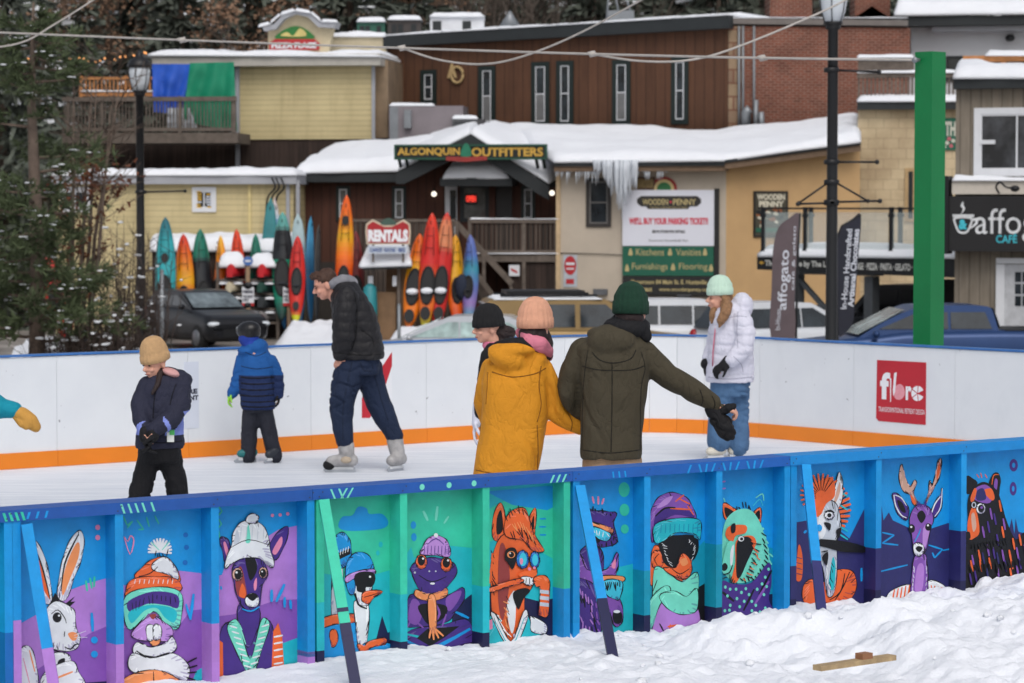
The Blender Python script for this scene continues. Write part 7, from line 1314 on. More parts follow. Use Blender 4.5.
class Person:
    def __init__(s, lab, px, py, Y, foot_z=0.0, group='people skating on the rink'):
        s.Y = Y; s.k = Y / FPX; b = at(px, py, Y); b.z = foot_z; s.t = thing('person', lab, 'person', b, group); s.body = MB(); s.base = b
    def p(s, x, y, d=0.0): return at(x, y, s.Y + d)
    def r(s, px): return px * s.k
    def limb(s, mb, pts):
        k = .8 if mb is s.body else 1
        limb(mb, [(s.p(*q[0]), s.r(q[1]) * k) for q in pts])
    def torso(s, mb, secs, n=20):
        """secs: (x centre, y, half width px, half depth m, depth offset)"""
        rg = []
        for x, y, hw, hd, dd in secs:
            c = s.p(x, y, dd); rg.append([c + V((s.r(hw) * math.copysign(abs(math.cos(a)) ** .8, math.cos(a)), hd * math.copysign(abs(math.sin(a)) ** .8, math.sin(a)), 0)) for a in [2 * math.pi * j / n for j in range(n)]])
        mb.rings(rg)
    def cloth(s, name, mb, mat, voxel=.011, wr=.006, ws=7.0, quilt=0.0, qp=.07, iters=8, lab=None, parent=None, seed=0.0, trim=None, qz=None, fold=1.7, fx=.7, fz=1.5):
        vs, ns, fs = remesh(mb, voxel, iters); out = []
        for v, n in zip(vs, ns):
            q = v * ws + V((seed, seed * 2, 0)); d = wr * (1.2 * noise.noise(V((q.x, q.y, q.z * .55))) + .55 * noise.noise(V((q.x * 2.3 + q.z, q.y * 2.3, q.z * 1.4)))) - fold * wr * max(0, 1 - 5 * abs(noise.noise(V((q.x * fx + q.z * .35, q.y * fx + 4, q.z * fz + seed))))) * max(0, .35 + 1.6 * noise.noise(v * 2.1 + V((seed, 8, 1))))
            if quilt and (qz is None or qz[0] <= v.z <= qz[1]):
                ph = (v.z + .012 * noise.noise(v * 5)) / qp; d += quilt * (abs(math.sin(math.pi * ph)) ** .55 - .6)
            out.append(v + n * d)
        m2 = MB(); m2.add(out, fs, 0, None, True)
        if trim:
            for i, f in enumerate(m2.f): m2.m[i] = trim(sum((out[j] for j in f), V((0, 0, 0))) / len(f))
        o = m2.build(name, mat, parent or s.t)
        if lab: o['label'] = lab
        return o
    def head(s, x, y, yaw, pitch=0.0, hh=.225, d=0.0, roll=0.0):
        """x, y centre of the head; yaw 0 = looking at the camera, 90 = to the right of the photo, 180 = away"""
        c = s.p(x, y, d); R = Matrix.Rotation(math.radians(yaw), 3, 'Z') @ Matrix.Rotation(math.radians(pitch), 3, 'X') @ Matrix.Rotation(math.radians(roll), 3, 'Y'); s.hR, s.hc, s.hh = R, c, hh; u = hh / .225
        def L(a, b, e): return c + R @ V((a * u, b * u, e * u))       # local: -y is forward
        s.L = L; mb = s.body
        mb.ell(L(0, .008, .03), (.074 * u, .092 * u, .085 * u), 0, None, R); mb.ell(L(0, -.022, -.035), (.058 * u, .068 * u, .075 * u), 0, None, R); mb.ell(L(0, -.055, -.088), (.03 * u, .026 * u, .02 * u), 0, None, R)
        limb(mb, [(L(0, -.088, .012), .008 * u), (L(0, -.112, -.022), .013 * u)]); mb.ell(L(0, -.098, -.026), (.018 * u, .014 * u, .012 * u), 0, None, R)
        for sg in (-1, 1): mb.ell(L(sg * .076, .012, -.012), (.01 * u, .02 * u, .032 * u), 0, None, R); mb.ell(L(sg * .034, -.07, -.03), (.022 * u, .02 * u, .02 * u), 0, None, R)
        mb.ell(L(0, -.085, -.056), (.024 * u, .012 * u, .007 * u), 0, None, R); mb.ell(L(0, -.083, -.066), (.02 * u, .012 * u, .008 * u), 0, None, R); mb.ell(L(0, -.07, .03), (.055 * u, .02 * u, .012 * u), 0, None, R)
        limb(mb, [(L(0, .02, -.05), .052 * u), (L(0, .045, -.15), .056 * u), (L(0, .05, -.2), .065 * u)])
    def face(s):
        L = s.L; u = s.hh / .225
        for sg in (-1, 1):
            m = MB(); m.ell(L(sg * .031, -.083, .004), (.012 * u, .006 * u, .006 * u), 0, None, s.hR); e = m.build('eye', M('eye_dark', C3(40, 30, 28), .3), s.t)
            m = MB(); m.tube([L(sg * .016, -.09, .022), L(sg * .034, -.088, .027), L(sg * .05, -.078, .02)], .0035 * u, 5); m.build('eyebrow', s.hairm, s.t)
        m = MB(); m.tube([L(-.022, -.091, -.061), L(0, -.098, -.06), L(.022, -.091, -.061)], .004 * u, 6); m.build('mouth', M('lips', C3(150, 84, 78), .5), s.t)
    def hand(s, wrist, d, palm, size=.17, curl=.5, thumb=1):
        """five fingers; d = direction of the fingers, palm = palm normal"""
        mb = s.body; w_ = V(wrist); d = V(d).normalized(); n = V(palm); n = (n - d * n.dot(d)).normalized(); x = d.cross(n); u = size / .18
        for a in (-.03, -.01, .01, .03): limb(mb, [(w_ + d * .01 * u, .017 * u), (w_ + d * .085 * u + x * a * u, .0125 * u)])
        for a, ln in ((-.033, .062), (-.011, .078), (.011, .084), (.033, .074)):
            p0 = w_ + d * .088 * u + x * a * u; d1_ = (d * math.cos(curl) + n * math.sin(curl)); d2_ = (d * math.cos(curl * 2.2) + n * math.sin(curl * 2.2)); d3_ = (d * math.cos(curl * 3.1) + n * math.sin(curl * 3.1))
            p1 = p0 + d1_ * ln * .42 * u; p2 = p1 + d2_ * ln * .34 * u; p3 = p2 + d3_ * ln * .26 * u
            limb(mb, [(p0, .0105 * u), (p1, .0098 * u), (p2, .009 * u), (p3, .0078 * u)], 10)
        t0 = w_ + d * .03 * u + x * .03 * thumb * u; t1 = t0 + (d * .5 + x * thumb * .8 + n * .25).normalized() * .036 * u; t2 = t1 + (d * .85 + x * thumb * .15 + n * .55).normalized() * .032 * u; t3 = t2 + (d * .8 - x * thumb * .2 + n * .7).normalized() * .026 * u
        limb(mb, [(t0, .015 * u), (t1, .0125 * u), (t2, .011 * u), (t3, .009 * u)], 10)
    def seam(s, cloth, pts, mat, r=.004, name='seam', parent=None, off=0.0):
        from mathutils.bvhtree import BVHTree
        if not hasattr(s, 'bvh'): s.bvh = {}
        if cloth.name not in s.bvh:
            wl = wloc(cloth); s.bvh[cloth.name] = BVHTree.FromPolygons([v.co + wl for v in cloth.data.vertices], [tuple(p.vertices) for p in cloth.data.polygons])
        run = []
        for x, y in smooth_open([tuple(map(float, q)) for q in pts], 6):
            hit = s.bvh[cloth.name].ray_cast(EYE, ray(x, y).normalized())
            if hit[0] is not None: run.append(hit[0] + hit[1] * off)
        if len(run) > 2: mb = MB(); mb.tube(run, r, 5); return mb.build(name, mat, parent or cloth)
    def finish_body(s, mat): 
        o = s.cloth('body', s.body, mat, .0068, 0.0, iters=3); return o
    def beanie(s, mat, h=.17, up=.035, brim=.05, tall=1.0, w=1.0, label=None, back=.01):
        u = s.hh / .225; L = s.L; R = s.hR; rg = []; n = 132
        prof = [(.088, -.004), (.0945, .002), (.0955, brim * .5), (.0935, brim), (.089, brim + .004), (.0885, brim + .03), (.080, .105 * tall), (.062, .140 * tall), (.038, .158 * tall), (.012, .165 * tall), (.001, .166 * tall)]
        for r_, z in prof:
            rg.append([L(0, back, up) + R @ V((r_ * w * u * math.cos(a) * (1 + .016 * math.cos(22 * a) * (1 if z < .15 else 0)) * .93, r_ * u * w * math.sin(a) * 1.08 * (1 + .016 * math.cos(22 * a)), z * u)) for a in [2 * math.pi * j / n for j in range(n)]])
        m = MB(); m.rings(rg, 0, None, True, True); o = m.build('hat', mat, s.t)
        if label: o['label'] = label
        return o
    def skate(s, heel, toe, boot, ankle, h, col2=None, blade=True, name='skate', ankr=5.0, r0=.043):
        """heel and toe px on the ice, ankle px"""
        a, b = s.p(*heel), s.p(*toe); a.z = b.z = max(s.base.z, 0) + .045 if blade else .012; an = s.p(*ankle); m = MB(); d = (b - a); L_ = d.length; d.normalize()
        limb(m, [(a + V((0, 0, r0)), r0), (a + d * L_ * .55 + V((0, 0, r0 * .95)), r0 * .98), (b - d * .035 + V((0, 0, r0 * .85)), r0 * .85)]); limb(m, [(a + d * .035 + V((0, 0, .06)), r0 * 1.08), (an, s.r(ankr))])
        o = s.cloth(name, m, boot, .009, .003, 14, iters=3)
        if blade:
            k = MB(); sd = V((-d.y, d.x, 0)) * .002; z0 = V((0, 0, -a.z + max(s.base.z, 0)))
            k.prism([a + z0 - d * .03, b + z0 + d * .01, b + z0 + d * .035 + V((0, 0, .02)), b + V((0, 0, -.005)), a - d * .03 + V((0, 0, -.005))], sd * 2)
            k.build('blade', M('steel', C3(176, 180, 186), .3, .05, 4, 0, 60, .7), o)
            k = MB(); k.obox(a - d * .01 - sd * 8 + V((0, 0, -.02)), d * (L_ + .0), sd * 16, V((0, 0, .022))); k.build('holder', M('skate_holder', C3(206, 208, 210), .5), o)
        return o
SKIN = M('skin', C3(214, 160, 138), .55, .08, 12, .1, 80); SKIN2 = M('skin_cool', C3(206, 150, 130), .55, .08, 12, .1, 80)
def fabric(name, c, rough=.8, var=.16, b=.35, sc_=5):
    if name in _mats: return _mats[name]
    m, nt, p = _base(name, rough, 0, .3); tc = nt.nodes.new('ShaderNodeTexCoord'); mp = nt.nodes.new('ShaderNodeMapping'); mp.inputs['Scale'].default_value = (1.0, 1.0, .62); mp.inputs['Rotation'].default_value = (0, .35, .3); nt.links.new(tc.outputs['Object'], mp.inputs[0])
    c = C3(*c); n = _noise(nt, sc_, 5); nt.links.new(_mix(nt, _ramp(nt, n.outputs[0], .3, .7), sc(c, 1 - var), sc(c, 1 + var * .6)), p.inputs['Base Color'])
    n1 = _noise(nt, 8.5, 3, mp.outputs[0], .45); n1.inputs['Distortion'].default_value = .7; n2 = _noise(nt, 21, 2, mp.outputs[0], .5); n2.inputs['Distortion'].default_value = 1.2
    h = None
    for nn, k in ((n1, 1.0), (n2, .28)):
        a = nt.nodes.new('ShaderNodeMath'); a.operation = 'SUBTRACT'; a.inputs[1].default_value = .5; nt.links.new(nn.outputs[0], a.inputs[0]); b2 = nt.nodes.new('ShaderNodeMath'); b2.operation = 'ABSOLUTE'; nt.links.new(a.outputs[0], b2.inputs[0])
        e = nt.nodes.new('ShaderNodeMath'); e.operation = 'POWER'; e.inputs[1].default_value = .55; nt.links.new(b2.outputs[0], e.inputs[0]); f = nt.nodes.new('ShaderNodeMath'); f.operation = 'MULTIPLY_ADD'; f.inputs[1].default_value = k; nt.links.new(e.outputs[0], f.inputs[0])
        if h is None: f.inputs[2].default_value = 0
        else: nt.links.new(h, f.inputs[2])
        h = f.outputs[0]
    _bump(nt, p, h, .55, .03); _mats[name] = m; return m
HAIRB = M('hair_brown', C3(70, 46, 34), .6, .3, 40, .4, 120); HAIRD = M('hair_dark', C3(40, 26, 26), .6, .3, 40, .4, 120); HAIRF = M('hair_fair', C3(140, 104, 72), .6, .3, 40, .4, 120)
BLKF = fabric('fabric_black', (24, 24, 27))
# ---- 1 girl in tan beanie
g = Person('girl in tan beanie and navy jacket looking down with hands together', 158, 542, 18.6, group='people skating on the rink'); g.hairm = HAIRD
g.head(155, 363, -42, 14, .205); g.limb(g.body, [((161, 384), 9), ((162, 410), 15), ((160, 446), 14)]); g.limb(g.body, [((150, 446), 8), ((139, 492, -.05), 6), ((132, 535, -.05), 4.5)]); g.limb(g.body, [((170, 446), 8), ((177, 492, .05), 6), ((183, 535, .05), 4.5)])
g.limb(g.body, [((146, 388, -.02), 5), ((140, 415, -.08), 4.4), ((144, 434, -.2), 3.5)]); g.limb(g.body, [((182, 390, 0), 5), ((176, 418, -.1), 4.4), ((153, 434, -.22), 3.5)]); g.hand(g.p(145, 432, -.22), V((.2, -.25, -1)), V((1, -.2, 0)), .12, .5); g.hand(g.p(153, 431, -.24), V((-.2, -.25, -1)), V((-1, -.2, 0)), .12, .5, -1)
g.finish_body(SKIN); g.face()
m = MB(); g.torso(m, [(163, 375, 11, .08, .02), (164, 381, 20, .11, .02), (163, 390, 23.5, .13, .01), (162, 405, 23, .135, 0), (161, 420, 23, .14, 0), (160, 434, 24.5, .145, 0), (160, 446, 25, .14, 0), (160, 448, 24, .13, 0)])
g.limb(m, [((147, 386, 0), 10), ((141, 404, -.06), 10.5), ((141, 420, -.13), 9), ((146, 431, -.2), 7.5)]); g.limb(m, [((181, 388, 0), 11), ((181, 404, -.05), 11), ((172, 418, -.15), 10), ((154, 430, -.23), 8)])
m.ell(g.p(177, 380, .05), (.11, .09, .075)); m.ell(g.p(168, 374, .08), (.10, .07, .05))
def gtrim(p):
    q = p.z; zt = g.p(160, 413).z; zb = g.p(160, 434).z
    side = abs(p.x - g.p(161, 420).x) / g.r(25)
    inarm = (p - g.p(172, 418, -.15)).length < g.r(13) or (p - g.p(154, 430, -.23)).length < g.r(13) or (p - g.p(141, 418, -.13)).length < g.r(13)
    if inarm: return 0
    return 1 if zb < q < zt + .02 * side and side > .25 else 0
gj_ = g.cloth('jacket', m, [fabric('jacket_navy', (38, 40, 58)), fabric('jacket_lilac', (128, 142, 214))], .0095, .007, 9, trim=gtrim)
for pts in ([(156, 388), (154, 402), (153, 418)], [(176, 384), (172, 396), (170, 405)], [(140, 441), (160, 443), (182, 441)]): g.seam(gj_, pts, fabric('seam_navy2', (16, 17, 28)), .004)
m = MB(); m.ell(g.p(171, 372.5, .0), (.072, .07, .03), 0, None, Matrix.Rotation(.35, 3, 'Y')); g.cloth('hood_lining', m, fabric('lining_pink', (208, 158, 156)), .009, .003)
m = MB(); g.torso(m, [(160, 440, 22, .12, 0), (160, 450, 22.5, .125, 0), (160, 462, 22, .12, 0)]); g.limb(m, [((150, 455), 12), ((141, 490, -.04), 11.5), ((132, 532, -.05), 11)]); g.limb(m, [((170, 455), 12.5), ((177, 490, .05), 11.5), ((183, 532, .05), 11)])
g.cloth('trousers', m, fabric('ski_pants_black', (18, 18, 22)), .011, .010, 8)
for x, d in ((132, -.05), (183, .05)): g.skate((x + 3, 540, d), (x - 6, 540, d - .16), M('skate_white', C3(200, 202, 204), .5), (x, 531, d), 0)
for x, y, d, sx in ((145, 437, -.22, 1), (153, 436, -.24, -1)):
    m = MB(); s_ = MB(); g2 = Person.__new__(Person); g2.body = m; Person.hand(g2, g.p(x, y - 4, d), V((sx * .2, -.25, -1)), V((sx, -.2, 0)), .185, .4, sx); limb(m, [(g.p(x, y - 6, d), .038), (g.p(x, y, d), .042)]); g.cloth('glove', m, BLKF, .0065, .002, iters=2)
g.beanie(M('beanie_tan', C3(190, 154, 112), .9, .12, 30, .4, 200), up=.016, tall=1.12, w=1.14)
m = MB(); q = g.L(.0, -.112, .05); 
def tab(P, x, y, wpx, hpx, d, mat, nm):
    c = P.p(x, y, d); mm = MB(); mm.obox(c - V((P.r(wpx) / 2, 0, P.r(hpx) / 2)), V((P.r(wpx), 0, 0)), V((0, .006, 0)), V((0, 0, P.r(hpx)))); return mm.build(nm, mat, P.t)
q = g.L(.045, -.098, .048); mm = MB(); R = g.hR; mm.obox(q - R @ V((.018, 0, .012)), R @ V((.036, .02, 0)), R @ V((0, .008, 0)), R @ V((0, 0, .024))); mm.build('hat_label', M('label_navy', C3(34, 40, 60), .6), g.t)
tab(g, 170.5, 437, 7, 10, -.165, M('pass_white', C3(220, 224, 220), .4), 'ski_pass'); tab(g, 172, 432.5, 5, 5, -.17, M('pass_green', C3(70, 170, 90), .4), 'ski_pass_clip')
m = MB(); limb(m, [(g.L(.05, .0, -.06), .025), (g.p(158, 384, -.1), .022), (g.p(152, 394, -.14), .012)]); g.cloth('hair', m, HAIRD, .008, .004)
# ---- 2 blue child
g = Person('small child in black helmet and two-tone blue jacket skating away', 258, 463, 24.4); g.hairm = HAIRD
g.head(248.5, 336, -130, 10, .185); g.limb(g.body, [((256, 354), 4), ((257, 375), 9), ((257, 405), 10)]); g.limb(g.body, [((250, 408), 6.5), ((249.5, 436), 5), ((249, 458), 4)]); g.limb(g.body, [((265, 408), 6.5), ((270, 436), 5), ((273, 458), 4)])
g.limb(g.body, [((242, 360), 4), ((238, 382), 3.4), ((232, 394), 2.6)]); g.limb(g.body, [((272, 362), 4), ((278, 382, .02), 3.4), ((278, 396, .02), 2.6)]); g.hand(g.p(232, 394), V((-.5, 0, -1)), V((1, 0, -.4)), .09, .4); g.hand(g.p(278, 396), V((0, -.1, -1)), V((-1, 0, 0)), .09, .4); g.finish_body(SKIN); g.face()
m = MB(); g.torso(m, [(256, 350, 12, .08, 0), (256, 355, 16, .10, 0), (257, 366, 18, .125, 0), (257, 380, 17.5, .13, 0), (257.5, 395, 17.5, .13, 0), (258, 407, 17.5, .125, 0), (258, 409, 16.5, .115, 0)]); g.limb(m, [((243, 360), 8), ((239, 375), 7.5), ((236, 386), 6.8), ((232.5, 393), 5.5)]); g.limb(m, [((271, 362), 8), ((277, 376), 7), ((278.5, 388), 6), ((278.5, 394), 5.5)]); m.ell(g.p(255, 347, .0), (.12, .11, .085)); m.ell(g.p(247, 351, -.02), (.085, .1, .045))
zt = g.p(257, 375).z
ck_ = g.cloth('jacket', m, [fabric('jacket_blue', (26, 84, 150)), fabric('jacket_dark', (28, 44, 84))], .009, .006, 10, .006, .055, trim=lambda p: 1 if p.z < zt and p.x > g.p(239.5, 370).x else 0, qz=(0, zt))
for y in (377, 383, 389, 395, 401, 406): g.seam(ck_, [(241, y), (250, y + 1), (262, y + 1), (274, y)], fabric('stripe_dark', (14, 18, 36)), .011, 'stripe', None, -.006)
g.seam(ck_, [(241, 366), (256, 369), (272, 367)], fabric('stripe_dark', (14, 18, 36)), .003); g.seam(ck_, [(245, 352), (256, 356), (266, 352)], fabric('stripe_dark', (14, 18, 36)), .003)
m = MB(); [m.obox(g.p(241, y, -.15), V((g.r(33), .0, 0)), V((0, .02, 0)), V((0, 0, g.r(2.4)))) for y in ()]
m = MB(); g.torso(m, [(258, 403, 14.5, .10, 0), (258, 412, 15, .105, 0)]); g.limb(m, [((251, 412), 8.6), ((249.5, 432), 8.4), ((249, 456), 7.8)]); g.limb(m, [((264.5, 412), 8.8), ((270, 435), 8.4), ((274.5, 456), 8)]); g.cloth('trousers', m, fabric('snow_pants', (36, 38, 48)), .010, .008, 9)
g.skate((253, 463, .02), (237, 463, -.05), M('skate_teal', C3(30, 110, 112), .5), (249, 455), 0, ankr=5.5); g.skate((277, 463, .0), (266, 463, -.1), M('skate_dark', C3(40, 44, 52), .5), (275, 455), 0, ankr=5.5)
m = MB(); g2 = Person.__new__(Person); g2.body = m; limb(m, [(g.p(233, 391), .036), (g.p(231, 396), .036)]); Person.hand(g2, g.p(232.5, 392), V((-.5, -.1, -1)), V((1, 0, -.4)), .16, .5); g.cloth('glove', m, fabric('lime', (150, 214, 70)), .006, .002, iters=2)
m = MB(); Person.hand(g2 if setattr(g2, 'body', m) is None else g2, g.p(278, 393), V((.1, -.1, -1)), V((-1, 0, 0)), .15, .4, -1); g.cloth('glove', m, BLKF, .006, .002, iters=2)
m = MB(); R = g.hR; L = g.L; m.ell(L(0, .012, .06), (.1, .118, .082), 0, None, R); m.ell(L(0, .055, .02), (.088, .07, .06), 0, None, R); hl = g.cloth('helmet', m, M('helmet_black', C3(22, 22, 25), .35, .1, 8), .008, .001, iters=4)
for a in (-.05, -.02, .02, .05): mm = MB(); mm.tube([L(a * .7, -.09, .105), L(a, 0, .146), L(a * .8, .1, .1)], .009, 6); mm.build('helmet_rib', M('helmet_grey', C3(72, 74, 78), .4), hl)
m = MB(); m.ell(L(0, .0, -.02), (.086, .098, .08), 0, None, R); m.ell(L(0, .02, -.1), (.075, .08, .06), 0, None, R); g.cloth('balaclava', m, fabric('bala_blue', (34, 60, 150)), .009, .003)
# ---- 3 man in black puffer
g = Person('man in black puffer jacket and dark jeans gliding left on grey skates', 366, 472, 23.6); g.hairm = HAIRB
g.head(325.5, 285, -84, 22, .232); g.limb(g.body, [((342, 296), 10), ((352, 325), 15), ((358, 360), 14)]); g.limb(g.body, [((352, 362, -.06), 10), ((342, 402, -.08), 7), ((345, 447, -.08), 5)]); g.limb(g.body, [((366, 362, .07), 10), ((377, 402, .08), 7), ((395, 441, .08), 5)])
g.limb(g.body, [((346, 300, -.16), 6), ((344, 336, -.2), 5), ((339, 356, -.14), 4)]); g.limb(g.body, [((350, 300, .17), 6), ((346, 336, .2), 5), ((340, 352, .12), 4)]); g.hand(g.p(340, 355, -.14), V((-.2, .1, -1)), V((.3, 1, 0)), .18, .6); g.finish_body(SKIN2); g.face()
m = MB(); g.torso(m, [(346, 281, 9, .10, 0), (347, 288, 13, .15, 0), (349, 297, 18, .19, 0), (353, 310, 22, .205, 0), (356, 325, 23.5, .2, 0), (358, 340, 24.5, .19, 0), (360, 352, 25, .185, 0), (360, 359, 24, .18, 0)]); g.limb(m, [((347, 298, -.17), 12), ((344, 318, -.21), 12), ((344, 334, -.21), 11.5), ((341, 350, -.15), 9.5), ((340, 355, -.14), 7)]); g.limb(m, [((350, 298, .17), 12), ((346, 330, .2), 11), ((341, 350, .13), 9)])
pf_ = g.cloth('jacket', m, fabric('puffer_black', (30, 29, 32), .6), .0105, .006, 8, .010, .085)
SB_ = fabric('seam_black', (12, 12, 14))
for pts in ([(354, 292), (357, 310), (356, 335), (352, 350)], [(338, 353), (360, 355), (383, 354)], [(362, 330), (372, 338), (374, 346)]): g.seam(pf_, pts, SB_, .004)
m = MB(); limb(m, [(g.p(333, 284, -.05), .045), (g.p(343, 280, -.06), .055), (g.p(350, 284, .02), .07), (g.p(343, 281, .09), .055), (g.p(334, 285, .06), .045)]); m.ell(g.p(347, 282, .02), (.07, .1, .065)); g.cloth('hood', m, fabric('hood_grey', (128, 128, 134)), .009, .004)
m = MB(); g.torso(m, [(359, 352, 21, .16, 0), (359, 362, 21.5, .165, 0), (358, 374, 21, .16, 0)]); g.limb(m, [((350, 368, -.05), 15.5), ((342, 398, -.08), 13.5), ((342, 420, -.08), 11), ((345, 441, -.08), 9.6)]); g.limb(m, [((367, 368, .06), 15.5), ((377, 400, .08), 13), ((386, 420, .08), 11), ((394, 436, .08), 9.4)])
je_ = g.cloth('jeans', m, fabric('jeans_navy', (26, 38, 62)), .0105, .010, 9)
for pts in ([(352, 362), (347, 385), (343, 410), (343, 440)], [(372, 364), (380, 395), (388, 420)], [(360, 362), (364, 370), (372, 371)]): g.seam(je_, pts, fabric('seam_navy', (18, 28, 48)), .0035)
SKG = M('skate_grey', C3(158, 156, 156), .5, .3, 16)
for a, b, an, d in (((352, 471), (327, 472), (346, 446), -.08), ((401, 471), (389, 472), (395, 440), .08)):
    d2 = d + (.0 if d < 0 else -.14); g.skate((a[0], a[1], d), (b[0], b[1], d2), SKG, (an[0], an[1], d), 0, ankr=8.6, r0=.056)
for x, y, d in ((346, 460, -.14), (395, 459, .02)):
    m = MB(); m.ell(g.p(x, y, d), (.05, .02, .032)); g.cloth('side_panel', m, M('skate_tan', C3(176, 160, 140), .6, .2, 20), .007, .001)
m = MB(); m.ell(g.p(329, 465, -.08), (.055, .055, .045)); g.cloth('toe_cap', m, BLKF, .008, .001)
m = MB(); R = g.hR; L = g.L; m.ell(L(0, .024, .052), (.088, .098, .08), 0, None, R); m.ell(L(0, .06, .0), (.08, .055, .07), 0, None, R); m.ell(L(0, -.045, .1), (.07, .055, .035), 0, None, R); g.cloth('hair', m, HAIRB, .007, .009, 26, iters=3)
# ---- 4 woman in black hat behind
g = Person('woman in black knit hat mostly hidden behind the mustard coat', 492, 510, 20.3); g.hairm = HAIRD
g.head(487.5, 328, -72, 4, .22); g.limb(g.body, [((495, 350), 9), ((496, 380), 13), ((496, 420), 13)]); g.limb(g.body, [((490, 420), 9), ((489, 460), 6.5), ((488, 500), 5)]); g.limb(g.body, [((502, 420), 9), ((503, 460), 6.5), ((504, 500), 5)]); g.limb(g.body, [((487, 360, -.1), 5), ((481, 395, -.1), 4), ((476, 425, -.1), 3.4)]); g.hand(g.p(476, 422, -.1), V((-.15, -.1, -1)), V((1, 0, 0)), .13, .25); g.finish_body(SKIN); g.face()
m = MB(); g.torso(m, [(496, 343, 9, .08, 0), (497, 350, 14, .13, 0), (497, 362, 17, .15, 0), (497, 390, 17, .15, 0), (496, 425, 18, .15, 0)]); g.limb(m, [((489, 356, -.12), 9), ((483, 392, -.12), 8), ((478, 416, -.1), 6)]); g.limb(m, [((502, 356, .12), 9), ((503, 392, .12), 8), ((500, 420, .1), 6)]); g.cloth('jacket', m, BLKF, .0105, .006)
m = MB(); g.limb(m, [((488, 345), 6), ((495, 346), 7)]); g.cloth('scarf', m, fabric('scarf_pink', (214, 120, 150)), .009, .003)
m = MB(); g2.body = m; Person.hand(g2, g.p(476, 420, -.1), V((-.15, -.1, -1)), V((1, 0, 0)), .2, .25); limb(m, [(g.p(478, 405, -.1), .04), (g.p(476, 424, -.1), .035)]); g.cloth('glove', m, M('glove_white', C3(206, 208, 222), .7), .007, .003, iters=2)
m = MB(); g.torso(m, [(496, 418, 17, .13, 0), (496, 432, 17, .13, 0)]); g.limb(m, [((490, 430), 10), ((489, 500), 8)]); g.limb(m, [((502, 430), 10), ((504, 500), 8)]); g.cloth('trousers', m, BLKF, .011, .008)
for x in (488, 504): g.skate((x + 3, 510), (x - 9, 510), SKG, (x, 500), 0)
g.beanie(M('beanie_black', C3(24, 24, 26), .9, .2, 30, .4, 200), up=.012, tall=1.05, w=1.2); m = MB(); limb(m, [(g.L(0, .07, -.02), .05), (g.L(0, .1, -.08), .05), (g.p(507, 352, .05), .03)]); limb(m, [(g.L(0, .1, -.02), .05), (g.L(.0, .17, -.05), .045)]); g.cloth('hair', m, HAIRD, .008, .008, 20)
# ---- 5 mustard coat
g = Person('woman in long mustard coat, pink scarf and peach hat seen from behind', 508, 588, 16.7, group=None); g.hairm = HAIRD
g.head(536, 328, 150, 0, .225); g.limb(g.body, [((530, 352), 12), ((522, 400), 20), ((512, 470), 20)]); g.limb(g.body, [((500, 470), 13), ((498, 525), 10), ((497, 580), 8)]); g.limb(g.body, [((524, 470), 13), ((524, 525), 10), ((524, 580), 8)]); g.limb(g.body, [((546, 374, .0), 7), ((556, 412, .03), 6), ((580, 430, .02), 5)]); g.limb(g.body, [((492, 368, .05), 7), ((486, 405, .12), 6), ((496, 430, .25), 5)]); g.hand(g.p(580, 430, .02), V((1, .1, -.3)), V((0, 1, 0)), .17, .4); g.hand(g.p(496, 430, .25), V((.4, .6, -.5)), V((1, 0, 0)), .17, .4); g.finish_body(SKIN)
MUST = fabric('coat_mustard', (206, 138, 32), .8, .08, .3, 4)
m = MB(); g.torso(m, [(522, 346, 14, .10, .02), (520, 354, 24, .13, .02), (518, 365, 33, .155, .02), (516, 382, 35, .17, .01), (515, 405, 33.5, .17, 0), (512, 430, 33, .175, 0), (508, 455, 33.5, .185, 0), (505, 478, 33, .19, 0), (504, 500, 33, .19, 0), (504, 505, 31, .18, 0)])
g.limb(m, [((543, 370, .0), 13), ((553, 390, .01), 13.5), ((558, 410, .02), 13.5), ((570, 422, .02), 11.5), ((580, 428, .02), 9)]); g.limb(m, [((494, 366, .04), 13), ((486, 388, .08), 11.5), ((485, 402, .12), 11.5), ((492, 424, .22), 10)])
limb(m, [(g.p(528, 354, -.05), .06), (g.p(538, 360, -.05), .06)]); m.ell(g.p(507, 358, -.11), (.13, .07, .07), 0, None, Matrix.Rotation(.3, 3, 'Y')); m.ell(g.p(512, 350, -.08), (.15, .1, .05))
ct = g.cloth('coat', m, MUST, .0095, .009, 5.0, iters=5, fold=2.0, fx=1.0, fz=.8)
SM = fabric('seam_mustard', (132, 84, 20))
for pts in ([(492, 372), (512, 377), (534, 374), (546, 368)], [(541, 366), (539, 385), (541, 405), (537, 422)], [(537, 425), (538, 450), (537, 476)], [(488, 372), (487, 390), (486, 404)], [(476, 470), (500, 474), (536, 473)], [(568, 414), (572, 422), (571, 431)]): g.seam(ct, pts, SM, .0035)
m = MB(); limb(m, [(g.p(498, 346, -.06), .035), (g.p(512, 344, -.09), .045), (g.p(528, 345, -.09), .045), (g.p(538, 349, -.06), .035)]); g.cloth('hood_edge', m, BLKF, .0095, .005)
m = MB(); limb(m, [(g.p(524, 332, -.03), .035), (g.p(530, 341, -.085), .05), (g.p(540, 344, -.08), .05), (g.p(547, 350, -.02), .04), (g.p(549, 358, .06), .03)]); limb(m, [(g.p(522, 333, .04), .04), (g.p(530, 330, .09), .05)]); g.cloth('scarf', m, fabric('scarf_rose', (216, 128, 148)), .0095, .005)
m = MB(); m.ell(g.L(0, .03, -.035), (.088, .09, .08), 0, None, g.hR); limb(m, [(g.p(540, 332, .0), .055), (g.p(546, 344, -.02), .045), (g.p(548, 356, .02), .03)]); g.cloth('hair', m, HAIRD, .008, .007, 22)
